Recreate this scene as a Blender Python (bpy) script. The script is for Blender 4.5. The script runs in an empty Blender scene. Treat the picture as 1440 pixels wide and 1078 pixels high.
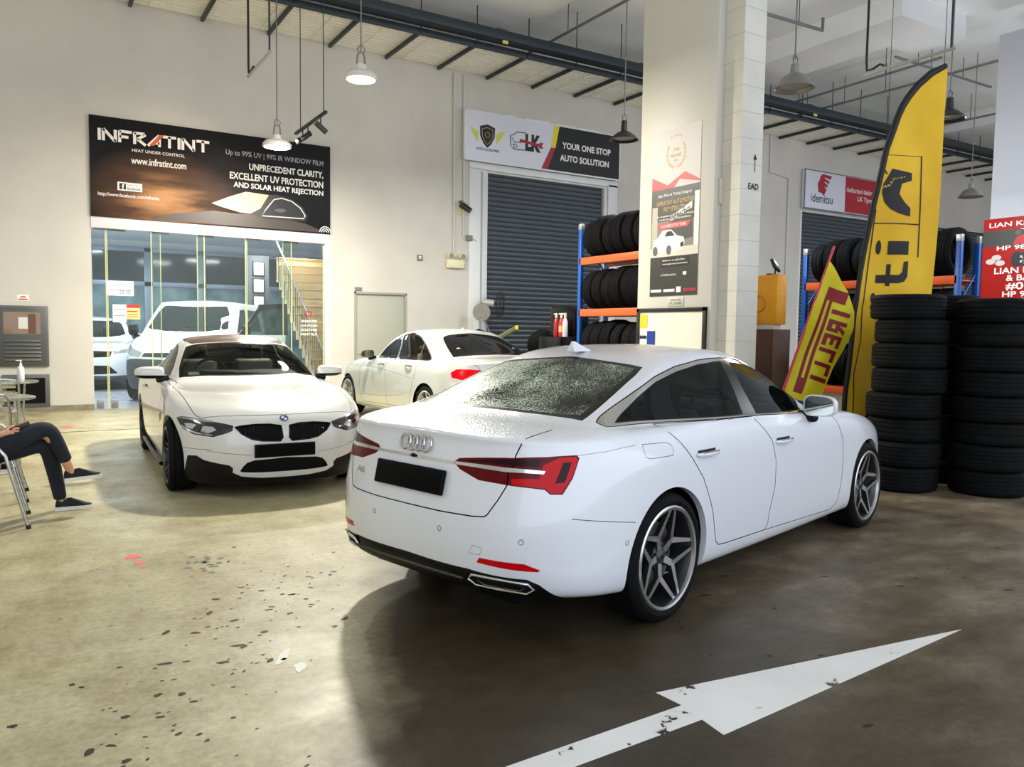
import bpy, bmesh, math, random
import numpy as np
from mathutils import Vector, Matrix, Euler
random.seed(7)
PI = math.pi
scene = bpy.context.scene
COL = scene.collection

# ------------------------------------------------------------------ camera
def make_camera():
    f, yaw, pitch, roll, h = 1115.0, 1.02280, 0.06525, 0.01372, 1.5267
    fw = Vector((math.cos(yaw) * math.cos(pitch), math.sin(yaw) * math.cos(pitch), -math.sin(pitch)))
    r = Vector((math.sin(yaw), -math.cos(yaw), 0)); u = r.cross(fw)
    r2 = math.cos(roll) * r + math.sin(roll) * u; u2 = -math.sin(roll) * r + math.cos(roll) * u
    cd = bpy.data.cameras.new('camera'); cd.sensor_fit = 'HORIZONTAL'; cd.sensor_width = 36
    cd.lens = 36 * f / 1440; cd.clip_start = .05; cd.clip_end = 300
    o = bpy.data.objects.new('camera', cd); COL.objects.link(o)
    o.matrix_world = Matrix((( r2.x, u2.x, -fw.x, 0), (r2.y, u2.y, -fw.y, 0), (r2.z, u2.z, -fw.z, h), (0, 0, 0, 1)))
    scene.camera = o
make_camera()

# ------------------------------------------------------------------ exposure, sky, daylight
vs = scene.view_settings
vs.view_transform = 'Standard'; vs.look = 'None'; vs.exposure = 0.0; vs.gamma = 1; vs.use_curve_mapping = False
scene.cycles.use_denoising = True
scene.cycles.max_bounces = 10; scene.cycles.diffuse_bounces = 7; scene.cycles.glossy_bounces = 4
scene.cycles.transparent_max_bounces = 16; scene.cycles.caustics_reflective = False; scene.cycles.caustics_refractive = False
scene.cycles.sample_clamp_indirect = 6
SKY = (.80, .87, 1.0); SKY_POWER = 2.15
LAMP_POWER = 680; LAMP_COLOR = (1.0, .95, .82)
BAY_POWER = 120; TUBE_POWER = 120
w = bpy.data.worlds.new('sky'); scene.world = w; w.use_nodes = True
bg = w.node_tree.nodes['Background']; bg.inputs[0].default_value = SKY + (1,); bg.inputs[1].default_value = SKY_POWER

# ------------------------------------------------------------------ materials
def lin(c):
    return tuple((x / 12.92 if x <= .04045 else ((x + .055) / 1.055) ** 2.4) for x in c)
def rgb(*c):
    return lin([x / 255 for x in c])
MATS = {}
def mat(name, col=(.8, .8, .8), rough=.5, metal=0., coat=0., emit=None, power=1., spec=.5, coat_rough=.03, alpha=1.):
    if name in MATS: return MATS[name]
    m = bpy.data.materials.new(name); m.use_nodes = True; b = m.node_tree.nodes['Principled BSDF']
    b.inputs['Base Color'].default_value = tuple(col[:3]) + (1,); b.inputs['Roughness'].default_value = rough
    b.inputs['Metallic'].default_value = metal; b.inputs['Coat Weight'].default_value = coat
    b.inputs['Coat Roughness'].default_value = coat_rough; b.inputs['Specular IOR Level'].default_value = spec
    b.inputs['Alpha'].default_value = alpha
    if emit is not None:
        b.inputs['Emission Color'].default_value = tuple(emit) + (1,); b.inputs['Emission Strength'].default_value = power
    MATS[name] = m
    return m
def nodes(m):
    return m.node_tree.nodes, m.node_tree.links, m.node_tree.nodes['Principled BSDF']
def noise_mat(name, c1, c2, scale=4., rough=(.4, .6), detail=6, bump=0., bscale=60., lo=.35, hi=.65, metal=0, coat=0, stretch=None):
    if name in MATS: return MATS[name]
    m = mat(name, c1, rough[0], metal, coat); N, L, b = nodes(m)
    tc = N.new('ShaderNodeTexCoord'); src = tc.outputs['Object']
    if stretch:
        mp = N.new('ShaderNodeMapping'); mp.inputs['Scale'].default_value = stretch; L.new(src, mp.inputs[0]); src = mp.outputs[0]
    n = N.new('ShaderNodeTexNoise'); n.inputs['Scale'].default_value = scale; n.inputs['Detail'].default_value = detail; L.new(src, n.inputs['Vector'])
    r = N.new('ShaderNodeValToRGB'); r.color_ramp.elements[0].position = lo; r.color_ramp.elements[1].position = hi
    r.color_ramp.elements[0].color = tuple(c1) + (1,); r.color_ramp.elements[1].color = tuple(c2) + (1,)
    L.new(n.outputs[0], r.inputs[0]); L.new(r.outputs[0], b.inputs['Base Color'])
    mr = N.new('ShaderNodeMapRange'); mr.inputs[3].default_value = rough[0]; mr.inputs[4].default_value = rough[1]
    L.new(n.outputs[0], mr.inputs[0]); L.new(mr.outputs[0], b.inputs['Roughness'])
    if bump:
        n2 = N.new('ShaderNodeTexNoise'); n2.inputs['Scale'].default_value = bscale; n2.inputs['Detail'].default_value = 3; L.new(src, n2.inputs['Vector'])
        bp = N.new('ShaderNodeBump'); bp.inputs['Strength'].default_value = bump; bp.inputs['Distance'].default_value = .01
        L.new(n2.outputs[0], bp.inputs['Height']); L.new(bp.outputs[0], b.inputs['Normal'])
    return m
def glass_mat(name, tint, opacity, rough=.02, body=(.01, .012, .012)):
    """thin pane: clear tinted film + body colour, with mirror reflection by angle"""
    if name in MATS: return MATS[name]
    m = bpy.data.materials.new(name); m.use_nodes = True; T = m.node_tree; N, L = T.nodes, T.links
    N.remove(N['Principled BSDF']); out = N['Material Output']
    tr = N.new('ShaderNodeBsdfTransparent'); tr.inputs[0].default_value = tuple(tint) + (1,)
    df = N.new('ShaderNodeBsdfDiffuse'); df.inputs[0].default_value = tuple(body) + (1,)
    mx = N.new('ShaderNodeMixShader'); mx.inputs[0].default_value = opacity; L.new(tr.outputs[0], mx.inputs[1]); L.new(df.outputs[0], mx.inputs[2])
    gl = N.new('ShaderNodeBsdfGlossy'); gl.inputs['Roughness'].default_value = rough; gl.inputs[0].default_value = (1, 1, 1, 1)
    fr = N.new('ShaderNodeFresnel'); fr.inputs[0].default_value = 1.22
    m2 = N.new('ShaderNodeMixShader'); L.new(fr.outputs[0], m2.inputs[0]); L.new(mx.outputs[0], m2.inputs[1]); L.new(gl.outputs[0], m2.inputs[2])
    L.new(m2.outputs[0], out.inputs[0]); MATS[name] = m
    m['glass'] = True
    return m

# ------------------------------------------------------------------ mesh building
class MB:
    def __init__(s): s.v = []; s.f = []; s.mi = []; s.mats = []; s.M = Matrix.Identity(4)
    def mid(s, m):
        if m not in s.mats: s.mats.append(m)
        return s.mats.index(m)
    def add(s, vs, fs, m):
        o = len(s.v); s.v += [tuple(s.M @ Vector(p)) for p in vs]; k = s.mid(m)
        for f in fs: s.f.append([o + i for i in f]); s.mi.append(k)
        return s
    def bm(s, b, m):
        b.verts.ensure_lookup_table(); ix = {v: i for i, v in enumerate(b.verts)}
        return s.add([v.co.copy() for v in b.verts], [[ix[v] for v in f.verts] for f in b.faces], m)
    def box(s, c, size, m, bev=0., rot=None, seg=2):
        b = bmesh.new(); bmesh.ops.create_cube(b, size=1)
        for v in b.verts: v.co = Vector((v.co.x * size[0], v.co.y * size[1], v.co.z * size[2]))
        if bev: bmesh.ops.bevel(b, geom=b.edges[:], offset=min(bev, min(size) * .49), segments=seg, affect='EDGES', profile=.5)
        R = rot if isinstance(rot, Matrix) else (Euler(rot).to_matrix() if rot else Matrix.Identity(3))
        for v in b.verts: v.co = R @ v.co + Vector(c)
        s.bm(b, m); b.free(); return s
    def b2(s, a, b, m, bev=0.):
        a, b = Vector(a), Vector(b)
        return s.box((a + b) / 2, [abs(x) for x in (b - a)], m, bev)
    def cyl(s, p0, p1, r0, m, r1=None, n=16, caps=True):
        r1 = r0 if r1 is None else r1; p0, p1 = Vector(p0), Vector(p1); d = (p1 - p0).normalized()
        a = d.orthogonal().normalized(); b = d.cross(a); vs = []
        for p, r in ((p0, r0), (p1, r1)):
            vs += [p + r * (math.cos(2 * PI * i / n) * a + math.sin(2 * PI * i / n) * b) for i in range(n)]
        fs = [[i, (i + 1) % n, n + (i + 1) % n, n + i] for i in range(n)]
        if caps: fs += [list(range(n))[::-1], list(range(n, 2 * n))]
        return s.add(vs, fs, m)
    def tube(s, pts, r, m, n=8, closed=False, caps=True):
        P = [Vector(p) for p in pts]; K = len(P); R = [float(x) for x in r] if isinstance(r, (list, tuple)) else [float(r)] * K
        vs = []; ref = None
        for i, p in enumerate(P):
            a = P[(i - 1) % K] if (closed or i) else p; b = P[(i + 1) % K] if (closed or i < K - 1) else p
            t = (b - a); t = t.normalized() if t.length > 1e-9 else Vector((0, 0, 1))
            if ref is None: ref = t.orthogonal().normalized()
            ref = (ref - t * ref.dot(t)); ref = ref.normalized() if ref.length > 1e-6 else t.orthogonal().normalized()
            q = t.cross(ref)
            vs += [p + R[i] * (math.cos(2 * PI * j / n) * ref + math.sin(2 * PI * j / n) * q) for j in range(n)]
        fs = []
        for i in range(K if closed else K - 1):
            a, b = i * n, ((i + 1) % K) * n
            fs += [[a + j, a + (j + 1) % n, b + (j + 1) % n, b + j] for j in range(n)]
        if not closed and caps: fs += [list(range(n))[::-1], list(range((K - 1) * n, K * n))]
        return s.add(vs, fs, m)
    def lathe(s, prof, m, n=32, c=(0, 0, 0), axis='z', closed=False):
        """prof: (radius, along axis)"""
        vs = []; K = len(prof)
        for r, h in prof:
            for i in range(n):
                a = 2 * PI * i / n; p = (r * math.cos(a), r * math.sin(a), h)
                if axis == 'y': p = (p[0], p[2], p[1])
                if axis == 'x': p = (p[2], p[0], p[1])
                vs.append(Vector(p) + Vector(c))
        fs = []
        for k in range(K if closed else K - 1):
            a, b = k * n, ((k + 1) % K) * n
            fs += [[a + i, a + (i + 1) % n, b + (i + 1) % n, b + i] for i in range(n)]
        return s.add(vs, fs, m)
    def prism(s, poly, o, u, v, t, m):
        """polygon (a, b) in the frame o + a u + b v, thickness t along u x v"""
        o, u, v = Vector(o), Vector(u), Vector(v); w = u.cross(v).normalized(); n = len(poly)
        P = [o + a * u + b * v for a, b in poly]
        vs = P + [p + w * t for p in P]
        fs = [list(range(n))[::-1], list(range(n, 2 * n))] + [[i, (i + 1) % n, n + (i + 1) % n, n + i] for i in range(n)]
        return s.add(vs, fs, m)
    def sphere(s, c, r, m, seg=16, rings=10, rot=None):
        b = bmesh.new(); bmesh.ops.create_uvsphere(b, u_segments=seg, v_segments=rings, radius=1)
        rr = r if isinstance(r, (tuple, list)) else (r, r, r)
        R = Euler(rot).to_matrix() if rot else Matrix.Identity(3)
        for v in b.verts: v.co = R @ Vector((v.co.x * rr[0], v.co.y * rr[1], v.co.z * rr[2])) + Vector(c)
        s.bm(b, m); b.free(); return s
    def build(s, name, parent=None, angle=35, normals=None):
        me = bpy.data.meshes.new(name); me.from_pydata(s.v, [], s.f); me.update()
        for m in s.mats: me.materials.append(m)
        me.polygons.foreach_set('material_index', s.mi)
        if normals is None:
            bmm = bmesh.new(); bmm.from_mesh(me); bmesh.ops.recalc_face_normals(bmm, faces=bmm.faces[:]); bmm.to_mesh(me); bmm.free()
        me.polygons.foreach_set('use_smooth', [True] * len(me.polygons))
        if normals is None: me.set_sharp_from_angle(angle=math.radians(angle))
        else: me.normals_split_custom_set_from_vertices(normals)
        o = bpy.data.objects.new(name, me); COL.objects.link(o)
        if parent: o.parent = parent
        return o
def tag(o, label=None, cat=None, group=None, kind=None):
    if label: o['label'] = label
    if cat: o['category'] = cat
    if group: o['group'] = group
    if kind: o['kind'] = kind
    return o
def thing(name, label, cat, loc=(0, 0, 0), rotz=0., group=None):
    o = bpy.data.objects.new(name, None); COL.objects.link(o); o.empty_display_size = .1
    o.location = loc; o.rotation_euler = (0, 0, rotz)
    return tag(o, label, cat, group)
def struct(mb, name, parent=None, label=None):
    o = mb.build(name, parent)
    if not parent: o['kind'] = 'structure'
    if label: o['label'] = label
    return o
def kids(o): return [c for c in bpy.data.objects if c.parent == o]
def dup(o, parent=None, loc=None, rotz=None, label=None, group=None, ch=None):
    ch = ch if ch is not None else CH(o)
    c = o.copy(); COL.objects.link(c)
    if parent: c.parent = parent
    if loc is not None: c.location = loc
    if rotz is not None: c.rotation_euler = (0, 0, rotz)
    if label: c['label'] = label
    if group: c['group'] = group
    for k, sub in ch: dup(k, c, ch=sub)
    return c
def CH(o): return [(k, CH(k)) for k in kids(o)]
def text(s, name, parent, o, u, v, width, height, m, depth=.004, bold=0., shear=0., spacing=1., align='l'):
    """raised lettering: lower left at o, reading along u, up v, fitted to width x height (height of the inked box)"""
    cu = bpy.data.curves.new('t', 'FONT'); cu.body = s; cu.size = 1; cu.offset = bold; cu.shear = shear; cu.space_character = spacing
    cu.resolution_u = 3
    ob = bpy.data.objects.new('t', cu); COL.objects.link(ob)
    dg = bpy.context.evaluated_depsgraph_get(); me = bpy.data.meshes.new_from_object(ob.evaluated_get(dg))
    bpy.data.objects.remove(ob); bpy.data.curves.remove(cu)
    V = np.array([p.co[:] for p in me.vertices]); F = [list(p.vertices) for p in me.polygons]; bpy.data.meshes.remove(me)
    lo, hi = V[:, :2].min(0), V[:, :2].max(0); k = np.array([width, height]) / (hi - lo + 1e-9)
    if height is None or height == 0: k[1] = k[0]
    o, u, v = Vector(o), Vector(u), Vector(v); w = u.cross(v).normalized()
    P = [o + u * float((a[0] - lo[0]) * k[0]) + v * float((a[1] - lo[1]) * k[1]) + w * depth for a in V]
    mb = MB(); mb.add(P, F, m)
    return mb.build(name, parent)
# ------------------------------------------------------------------ the hall
WALL = noise_mat('wall_plaster', rgb(206, 201, 190), rgb(196, 191, 181), .7, (.7, .85), 5, .04, 40)
CEIL = noise_mat('ceiling_paint', rgb(238, 238, 236), rgb(226, 226, 224), .6, (.8, .9))
WHITE = mat('white_board', rgb(210, 206, 194), .5)
TRIMW = mat('white_metal', rgb(222, 222, 220), .4)
DARKM = mat('dark_metal', rgb(52, 60, 64), .45, .5)
def floor_mat():
    m = mat('floor_concrete', (.2, .2, .2), .3); N, L, b = nodes(m)
    tc = N.new('ShaderNodeTexCoord'); P = tc.outputs['Object']
    def noise(sc, det=6, rough=.6, st=None):
        src = P
        if st: mp = N.new('ShaderNodeMapping'); mp.inputs['Scale'].default_value = st; L.new(P, mp.inputs[0]); src = mp.outputs[0]
        n = N.new('ShaderNodeTexNoise'); n.inputs['Scale'].default_value = sc; n.inputs['Detail'].default_value = det; n.inputs['Roughness'].default_value = rough; L.new(src, n.inputs['Vector']); return n.outputs[0]
    def ramp(src, stops):
        r = N.new('ShaderNodeValToRGB'); e = r.color_ramp.elements
        e[0].position, e[0].color = stops[0][0], tuple(stops[0][1]) + (1,); e[1].position, e[1].color = stops[-1][0], tuple(stops[-1][1]) + (1,)
        for p, c in stops[1:-1]: x = e.new(p); x.color = tuple(c) + (1,)
        L.new(src, r.inputs[0]); return r.outputs[0]
    def mix(f, a, c, mode='MIX'):
        x = N.new('ShaderNodeMix'); x.data_type = 'RGBA'; x.blend_type = mode
        if isinstance(f, float): x.inputs[0].default_value = f
        else: L.new(f, x.inputs[0])
        for k, s in ((6, a), (7, c)):
            if isinstance(s, tuple): x.inputs[k].default_value = s + (1,)
            else: L.new(s, x.inputs[k])
        return x.outputs[2]
    base = ramp(noise(.45, 8), [(.30, rgb(178, 170, 132)), (.5, rgb(196, 188, 150)), (.72, rgb(208, 201, 165))])
    dirt = ramp(noise(2.6, 9, .7, (1, .6, 1)), [(.40, (1, 1, 1)), (.66, rgb(190, 180, 158))])
    col = mix(.75, base, dirt, 'MULTIPLY')
    streak = ramp(noise(1.3, 8, .72, (.35, 2.2, 1)), [(.44, (0, 0, 0)), (.70, (1, 1, 1))])
    k = N.new('ShaderNodeMath'); k.operation = 'MULTIPLY'; k.inputs[1].default_value = .35; L.new(streak, k.inputs[0])
    col = mix(k.outputs[0], col, rgb(124, 110, 80))
    # brown concrete on the right; its dark edge paints in the saloon's shadow
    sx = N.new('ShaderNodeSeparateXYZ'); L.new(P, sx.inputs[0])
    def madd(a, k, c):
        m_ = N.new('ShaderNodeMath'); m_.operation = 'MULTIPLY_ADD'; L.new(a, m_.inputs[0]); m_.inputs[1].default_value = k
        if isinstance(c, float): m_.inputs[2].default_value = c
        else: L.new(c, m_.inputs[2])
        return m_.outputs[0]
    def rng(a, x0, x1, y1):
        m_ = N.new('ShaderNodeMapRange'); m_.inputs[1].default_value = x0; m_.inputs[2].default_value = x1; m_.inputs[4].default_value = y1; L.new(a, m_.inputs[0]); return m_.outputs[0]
    side = madd(noise(.6, 6), 1.4, madd(sx.outputs[1], -.5, sx.outputs[0]))          # slanted ragged edge, set to follow the saloon's cast shadow
    shaded_slab = mix(rng(madd(noise(.8, 6), 2.4, sx.outputs[0]), 3.4, 6.0, 1.0), ramp(noise(2.2, 8, .7, (.7, 1.2, 1)), [(.34, rgb(34, 26, 15)), (.66, rgb(62, 50, 33))]), ramp(noise(2.2, 8, .7, (.7, 1.2, 1)), [(.34, rgb(84, 71, 56)), (.5, rgb(110, 97, 79)), (.66, rgb(146, 132, 112))]))  # darkest brown near the saloon stands for its shadow, paler concrete beyond
    col = mix(rng(side, .10, .50, .95), col, shaded_slab)
    grain = ramp(noise(26, 8, .75), [(.30, rgb(196, 194, 190)), (.62, (1, 1, 1))]); col = mix(.8, col, grain, 'MULTIPLY')
    scuff = ramp(noise(4.5, 10, .8, (.5, 1.6, 1)), [(.56, (0, 0, 0)), (.70, (1, 1, 1))]); k2 = N.new('ShaderNodeMath'); k2.operation = 'MULTIPLY'; k2.inputs[1].default_value = .28; L.new(scuff, k2.inputs[0]); col = mix(k2.outputs[0], col, rgb(60, 50, 36))
    L.new(col, b.inputs['Base Color'])
    r = N.new('ShaderNodeMapRange'); r.inputs[1].default_value = .3; r.inputs[2].default_value = .7; r.inputs[3].default_value = .34; r.inputs[4].default_value = .55; L.new(noise(1.6, 6), r.inputs[0]); L.new(r.outputs[0], b.inputs['Roughness'])
    bp = N.new('ShaderNodeBump'); bp.inputs['Strength'].default_value = .08; bp.inputs['Distance'].default_value = .02; L.new(noise(9, 5), bp.inputs['Height']); L.new(bp.outputs[0], b.inputs['Normal'])
    b.inputs['Specular IOR Level'].default_value = .35
    return m
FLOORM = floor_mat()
D = 16.3
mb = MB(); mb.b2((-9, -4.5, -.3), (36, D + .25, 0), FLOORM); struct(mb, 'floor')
# back wall with its openings
mb = MB(); T = D + .25
def wl(x0, x1, z0, z1): mb.b2((x0, D, z0), (x1, T, z1), WALL)
wl(-9, 1.01, 0, 8.9); wl(1.01, 5.43, 3.5, 8.9); wl(5.43, 5.97, 0, 8.9); wl(5.97, 7.18, 2.34, 8.9); wl(7.18, 9.14, 0, 8.9)
wl(9.14, 12.74, 5.25, 8.9); wl(12.74, 20.15, 0, 8.9); wl(20.15, 24.2, 5.35, 8.9); wl(24.2, 27.35, 0, 8.9); wl(27.35, 31.2, 5.45, 8.9); wl(31.2, 36, 0, 8.9)
struct(mb, 'wall_back')
mb = MB(); mb.b2((36, -4.5, 0), (36.25, T, 8.9), WALL); struct(mb, 'wall_right')
mb = MB(); mb.b2((-9.25, -4.5, 0), (-9, T, 8.9), WALL); struct(mb, 'wall_left')
mb = MB(); mb.b2((-9, D - .03, 0), (1.01, D, .10), noise_mat('skirting_concrete', rgb(150, 142, 120), rgb(120, 112, 92), 6, (.5, .7))); struct(mb, 'baseboard_left')
# ceiling: lower slab, higher slab, beams
for nm, a, b in (('ceiling_low', (-9, -4.5, 8.1), (9.4, T, 8.9)), ('ceiling_high', (9.4, -4.5, 8.5), (36, T, 8.9)), ('beam_long', (15.2, 11.2, 8.0), (16.6, D, 8.5)), ('beam_cross', (15.2, 10.0, 8.0), (17.5, 11.2, 8.5)), ('beam_front', (-9, 2.0, 7.8), (36, 2.6, 8.1)), ('beam_far', (25, 2.7, 8.0), (26.2, D, 8.5))):
    mb = MB(); mb.b2(a, b, CEIL); struct(mb, nm)
# column between the bays: block-work shaft
BLOCK = noise_mat('block_paint', rgb(220, 216, 204), rgb(210, 206, 194), 2.5, (.6, .75), 5, .05, 50)
mb = MB(); c0, c1 = (6.97, 6.49), (7.32, 8.1); mb.b2((c0[0], c0[1], 0), (c1[0], c1[1], 8.5), BLOCK)
jm = mat('block_joint', rgb(196, 190, 172), .8)
for k in range(1, 29):
    z = k * .29; mb.b2((c0[0] - .002, c0[1] - .002, z), (c1[0] + .002, c1[1], z + .008), jm)
col = struct(mb, 'wall_column', label='painted block-work column')
ob = MB(); am = mat('stencil_black', rgb(20, 20, 20), .6)
ob.prism([(-.006, 0), (.006, 0), (.006, .14), (.03, .14), (0, .21), (-.03, .14), (-.006, .14)], (7.20, 6.487, 3.40), (1, 0, 0), (0, 0, 1), -.001, am); ob.build('stencil_arrow', col)
text('EAD', 'stencil_lettering', col, (7.10, 6.486, 3.20), (1, 0, 0), (0, 0, 1), .17, .07, am, .001, .03)
mb = MB(); mb.b2((6.86, 6.78, 0), (6.97, 8.1, 8.45), WHITE, .006); mb.b2((6.925, 6.745, 3.05), (6.975, 6.785, 3.35), mat('hinge_cream', rgb(214, 208, 190), .4, .2), .004); struct(mb, 'wall_panel', label='white cladding panel on the column')
# white side wall at the far right
mb = MB(); mb.b2((17.92, -2, 0), (18.3, 9.5, 8.0), mat('wall_paint_cool', rgb(178, 178, 182), .7)); struct(mb, 'wall_far_right')
# the mesh walkway and cable tray along the back wall
MESH = noise_mat('mesh_panel', rgb(246, 244, 234), rgb(236, 233, 220), 3, (.5, .7))
wk = thing('cable_walkway', 'dark steel cable tray with white mesh deck hung high along the back wall', 'cable tray', (0, D, 7.35))
mb = MB(); mb.b2((-9, -1.72, .03), (36, -.02, .045), MESH)
for k in range(0, 45): mb.b2((-9 + k, -1.72, .02), (-9 + k + .015, -.02, .03), mat('mesh_rib', rgb(214, 210, 196), .6))
for k in range(1, 12): mb.b2((-9, -1.72 + k * .145, .018), (36, -1.72 + k * .145 + .012, .03), mat('mesh_rib', rgb(214, 210, 196), .6))
mb.build('mesh_deck', wk)
mb = MB(); mb.b2((-9, -1.84, .08), (36, -1.80, .26), DARKM, .004); mb.b2((-9, -2.10, .08), (36, -2.06, .26), DARKM, .004); mb.b2((-9, -2.08, .08), (36, -1.82, .10), DARKM); mb.b2((-9, -1.78, -.06), (36, -1.70, .06), DARKM, .006); mb.build('tray', wk)
for k in range(0, 27):
    x = 2.95 + (k - 1) * 1.24; mb = MB(); mb.b2((x - .03, -1.80, -.05), (x + .03, -.02, .02), DARKM, .004); mb.build('bracket', wk)
    mb = MB(); zt = 8.1 if x < 9.4 else 8.5
    mb.cyl((x, -1.80, 0), (x, -1.80, zt - 7.35), .012, DARKM, n=6); mb.build('hanger_rod', wk)
for x in (8.4, 12.2, 18.0):
    mb = MB(); mb.b2((x - .12, -1.98, .10), (x + .12, -1.86, .34), mat('grey_box', rgb(90, 98, 100), .5), .01); mb.b2((x - .06, -2.11, .0), (x + .06, -2.08, .06), mat('yellow_tag', rgb(205, 200, 80), .5)); mb.build('junction_box', wk)
# pipes on the ceiling
PIPE = mat('grey_pipe', rgb(120, 122, 122), .45, .4)
def pipe(name, label, pts, r, hang=None, m=PIPE):
    o = thing(name, label, 'pipe', pts[0]); q = [Vector(p) - Vector(pts[0]) for p in pts]
    mb = MB(); mb.tube(q, r, m, 8); mb.build('pipe_run', o)
    for p in hang or []:
        mb = MB(); a = Vector(p) - Vector(pts[0]); zt = (8.1 if p[0] < 9.4 else 8.5) - pts[0][2]; mb.cyl(a, (a.x, a.y, zt), .009, DARKM, n=6); mb.build('hanger_rod', o)
pipe('sprinkler_pipe', 'thin pipe crossing overhead left of the column towards the viewer', [(9.8, 15.9, 7.8), (9.8, 4, 7.8)], .03, [(9.8, y, 7.8) for y in (14, 11, 8)])
pipe('sprinkler_pipe', 'longest ceiling pipe behind the tall yellow flag', [(18.9, 16, 7.8), (18.9, 10, 7.8)], .03, [(18.9, y, 7.8) for y in (15.2, 14, 12.8, 11.6)])
pipe('sprinkler_pipe', 'upper ceiling pipe left of the flag tip', [(17.8, 15.2, 7.8), (17.65, 10.6, 7.8)], .03, [(17.7, y, 7.8) for y in (14.5, 12)])
pipe('sprinkler_pipe', 'ceiling pipe low behind the black lamp right of the flag', [(23.2, 15.6, 7.8), (23.3, 11.4, 7.8)], .03, [(23.2, y, 7.8) for y in (14.8, 13, 12)])
pipe('sprinkler_pipe', 'short ceiling pipe with an upturned end right of the column', [(12.3, 11.0, 7.75), (14.0, 10.95, 7.75), (14.0, 10.95, 8.0)], .035, [(13.3, 10.97, 7.75)])
pipe('sprinkler_pipe', 'ceiling pipe running across above the right-hand lamps', [(17.3, 11.5, 8.0), (21.4, 11.5, 8.0)], .03, [(18.2, 11.5, 8.0), (20.1, 11.5, 8.0)])
# conduits down the walls
CON = mat('white_conduit', rgb(205, 205, 200), .5)
for i, (lab, P, r) in enumerate((('white conduit left of the pair beside the first shutter', [(8.30, D - .03, 7.3), (8.33, D - .03, 3.3)], .022), ('white conduit running down beside the dark shutter frame', [(8.55, D - .03, 7.3), (8.58, D - .03, 3.7)], .022),
    ('white stepped conduit beside the red and white sign', [(18.69, D - .03, 7.4), (18.70, D - .03, 6.3), (19.53, D - .03, 6.2), (19.54, D - .03, 2)], .025))):
    o = thing('wall_conduit', lab, 'conduit', P[0]); mb = MB(); mb.tube([Vector(p) - Vector(P[0]) for p in P], r, CON, 8); mb.build('conduit_run', o)
# roller shutters
SHM = mat('shutter_slate', rgb(92, 100, 106), .5); SHD = mat('shutter_dark', rgb(40, 47, 52), .5, .3)
def shutter(n, x0, x1, z1, y=D + .12):
    o = thing('door_%d' % n, None, None, ((x0 + x1) / 2, y, 0)); o['kind'] = 'structure'; o['label'] = 'slate grey roller shutter'
    h = (x1 - x0) / 2; mb = MB(); mb.b2((-h - .06, .05, 0), (h + .06, .09, z1 + .05), SHD); mb.build('added_backing', o); mb = MB(); k = int(z1 / .115) + 1; V = []  # backing added behind the curtain to stop sky light leaking through
    for i in range(k):
        z = i * .115
        for dz, dy in ((0, .03), (.02, .0), (.05, -.022), (.08, -.006), (.095, .03)): V += [(-h, dy, z + dz), (h, dy, z + dz)]
    F = [[2 * i, 2 * i + 1, 2 * i + 3, 2 * i + 2] for i in range(len(V) // 2 - 1)]
    mb.add(V, [f for i, f in enumerate(F) if i % 5 < 3], SHM); mb.add(V, [f for i, f in enumerate(F) if i % 5 >= 3], SHD); c = mb.build('shutter_curtain', o, 20)  # dark strips paint shade into the grooves between slats
    mb = MB()
    for sx in (-1, 1): mb.b2((sx * h - .05, -.10, 0), (sx * h + .05, .06, z1), TRIMW, .004)
    mb.b2((-h, -.08, z1 - .04), (h, .06, z1 + .03), TRIMW, .004); mb.build('guide_frame', o)
shutter(3, 9.18, 12.70, 5.25); shutter(4, 20.2, 24.15, 5.35); shutter(5, 27.4, 31.15, 5.45)
mb = MB(); mb.b2((9.14 - .42, D - .03, 0), (9.14, D, 5.27), TRIMW, .005); mb.b2((12.74, D - .03, 0), (13.03, D, 5.30), TRIMW, .005); mb.b2((8.72, D - .03, 5.25), (13.03, D, 5.40), TRIMW, .005); mb.b2((9.02, D - .045, 0), (9.06, D - .03, 5.2), mat('frame_line', rgb(170, 170, 166), .5)); struct(mb, 'trim_2', label='white shutter surround')
# grey side door
dr = thing('door_1', None, None, (6.575, D, 0)); dr['kind'] = 'structure'; dr['label'] = 'pale grey-green flush side door'
mb = MB(); mb.b2((-.57, .03, .01), (.57, .08, 2.29), mat('door_leaf_paint', rgb(166, 166, 150), .5), .004); mb.build('door_leaf', dr)
mb = MB(); fm = mat('door_frame_grey', rgb(150, 150, 142), .5)
for a, b in (((-.605, -.02, 0), (-.57, .1, 2.34)), ((.57, -.02, 0), (.605, .1, 2.34)), ((-.605, -.02, 2.29), (.605, .1, 2.34))): mb.b2(a, b, fm, .003)
mb.build('door_frame', dr)
mb = MB(); mb.cyl((-.48, .03, 1.02), (-.48, -.04, 1.02), .014, CON, n=10); mb.box((-.43, -.04, 1.02), (.12, .016, .018), mat('steel', rgb(150, 150, 150), .3, 1), .006); mb.build('door_handle', dr)
mb = MB(); mb.b2((-.60, -.028, 2.36), (-.44, -.02, 2.43), mat('grey_plate', rgb(120, 120, 112), .5)); mb.build('door_number_plate', dr)
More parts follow.
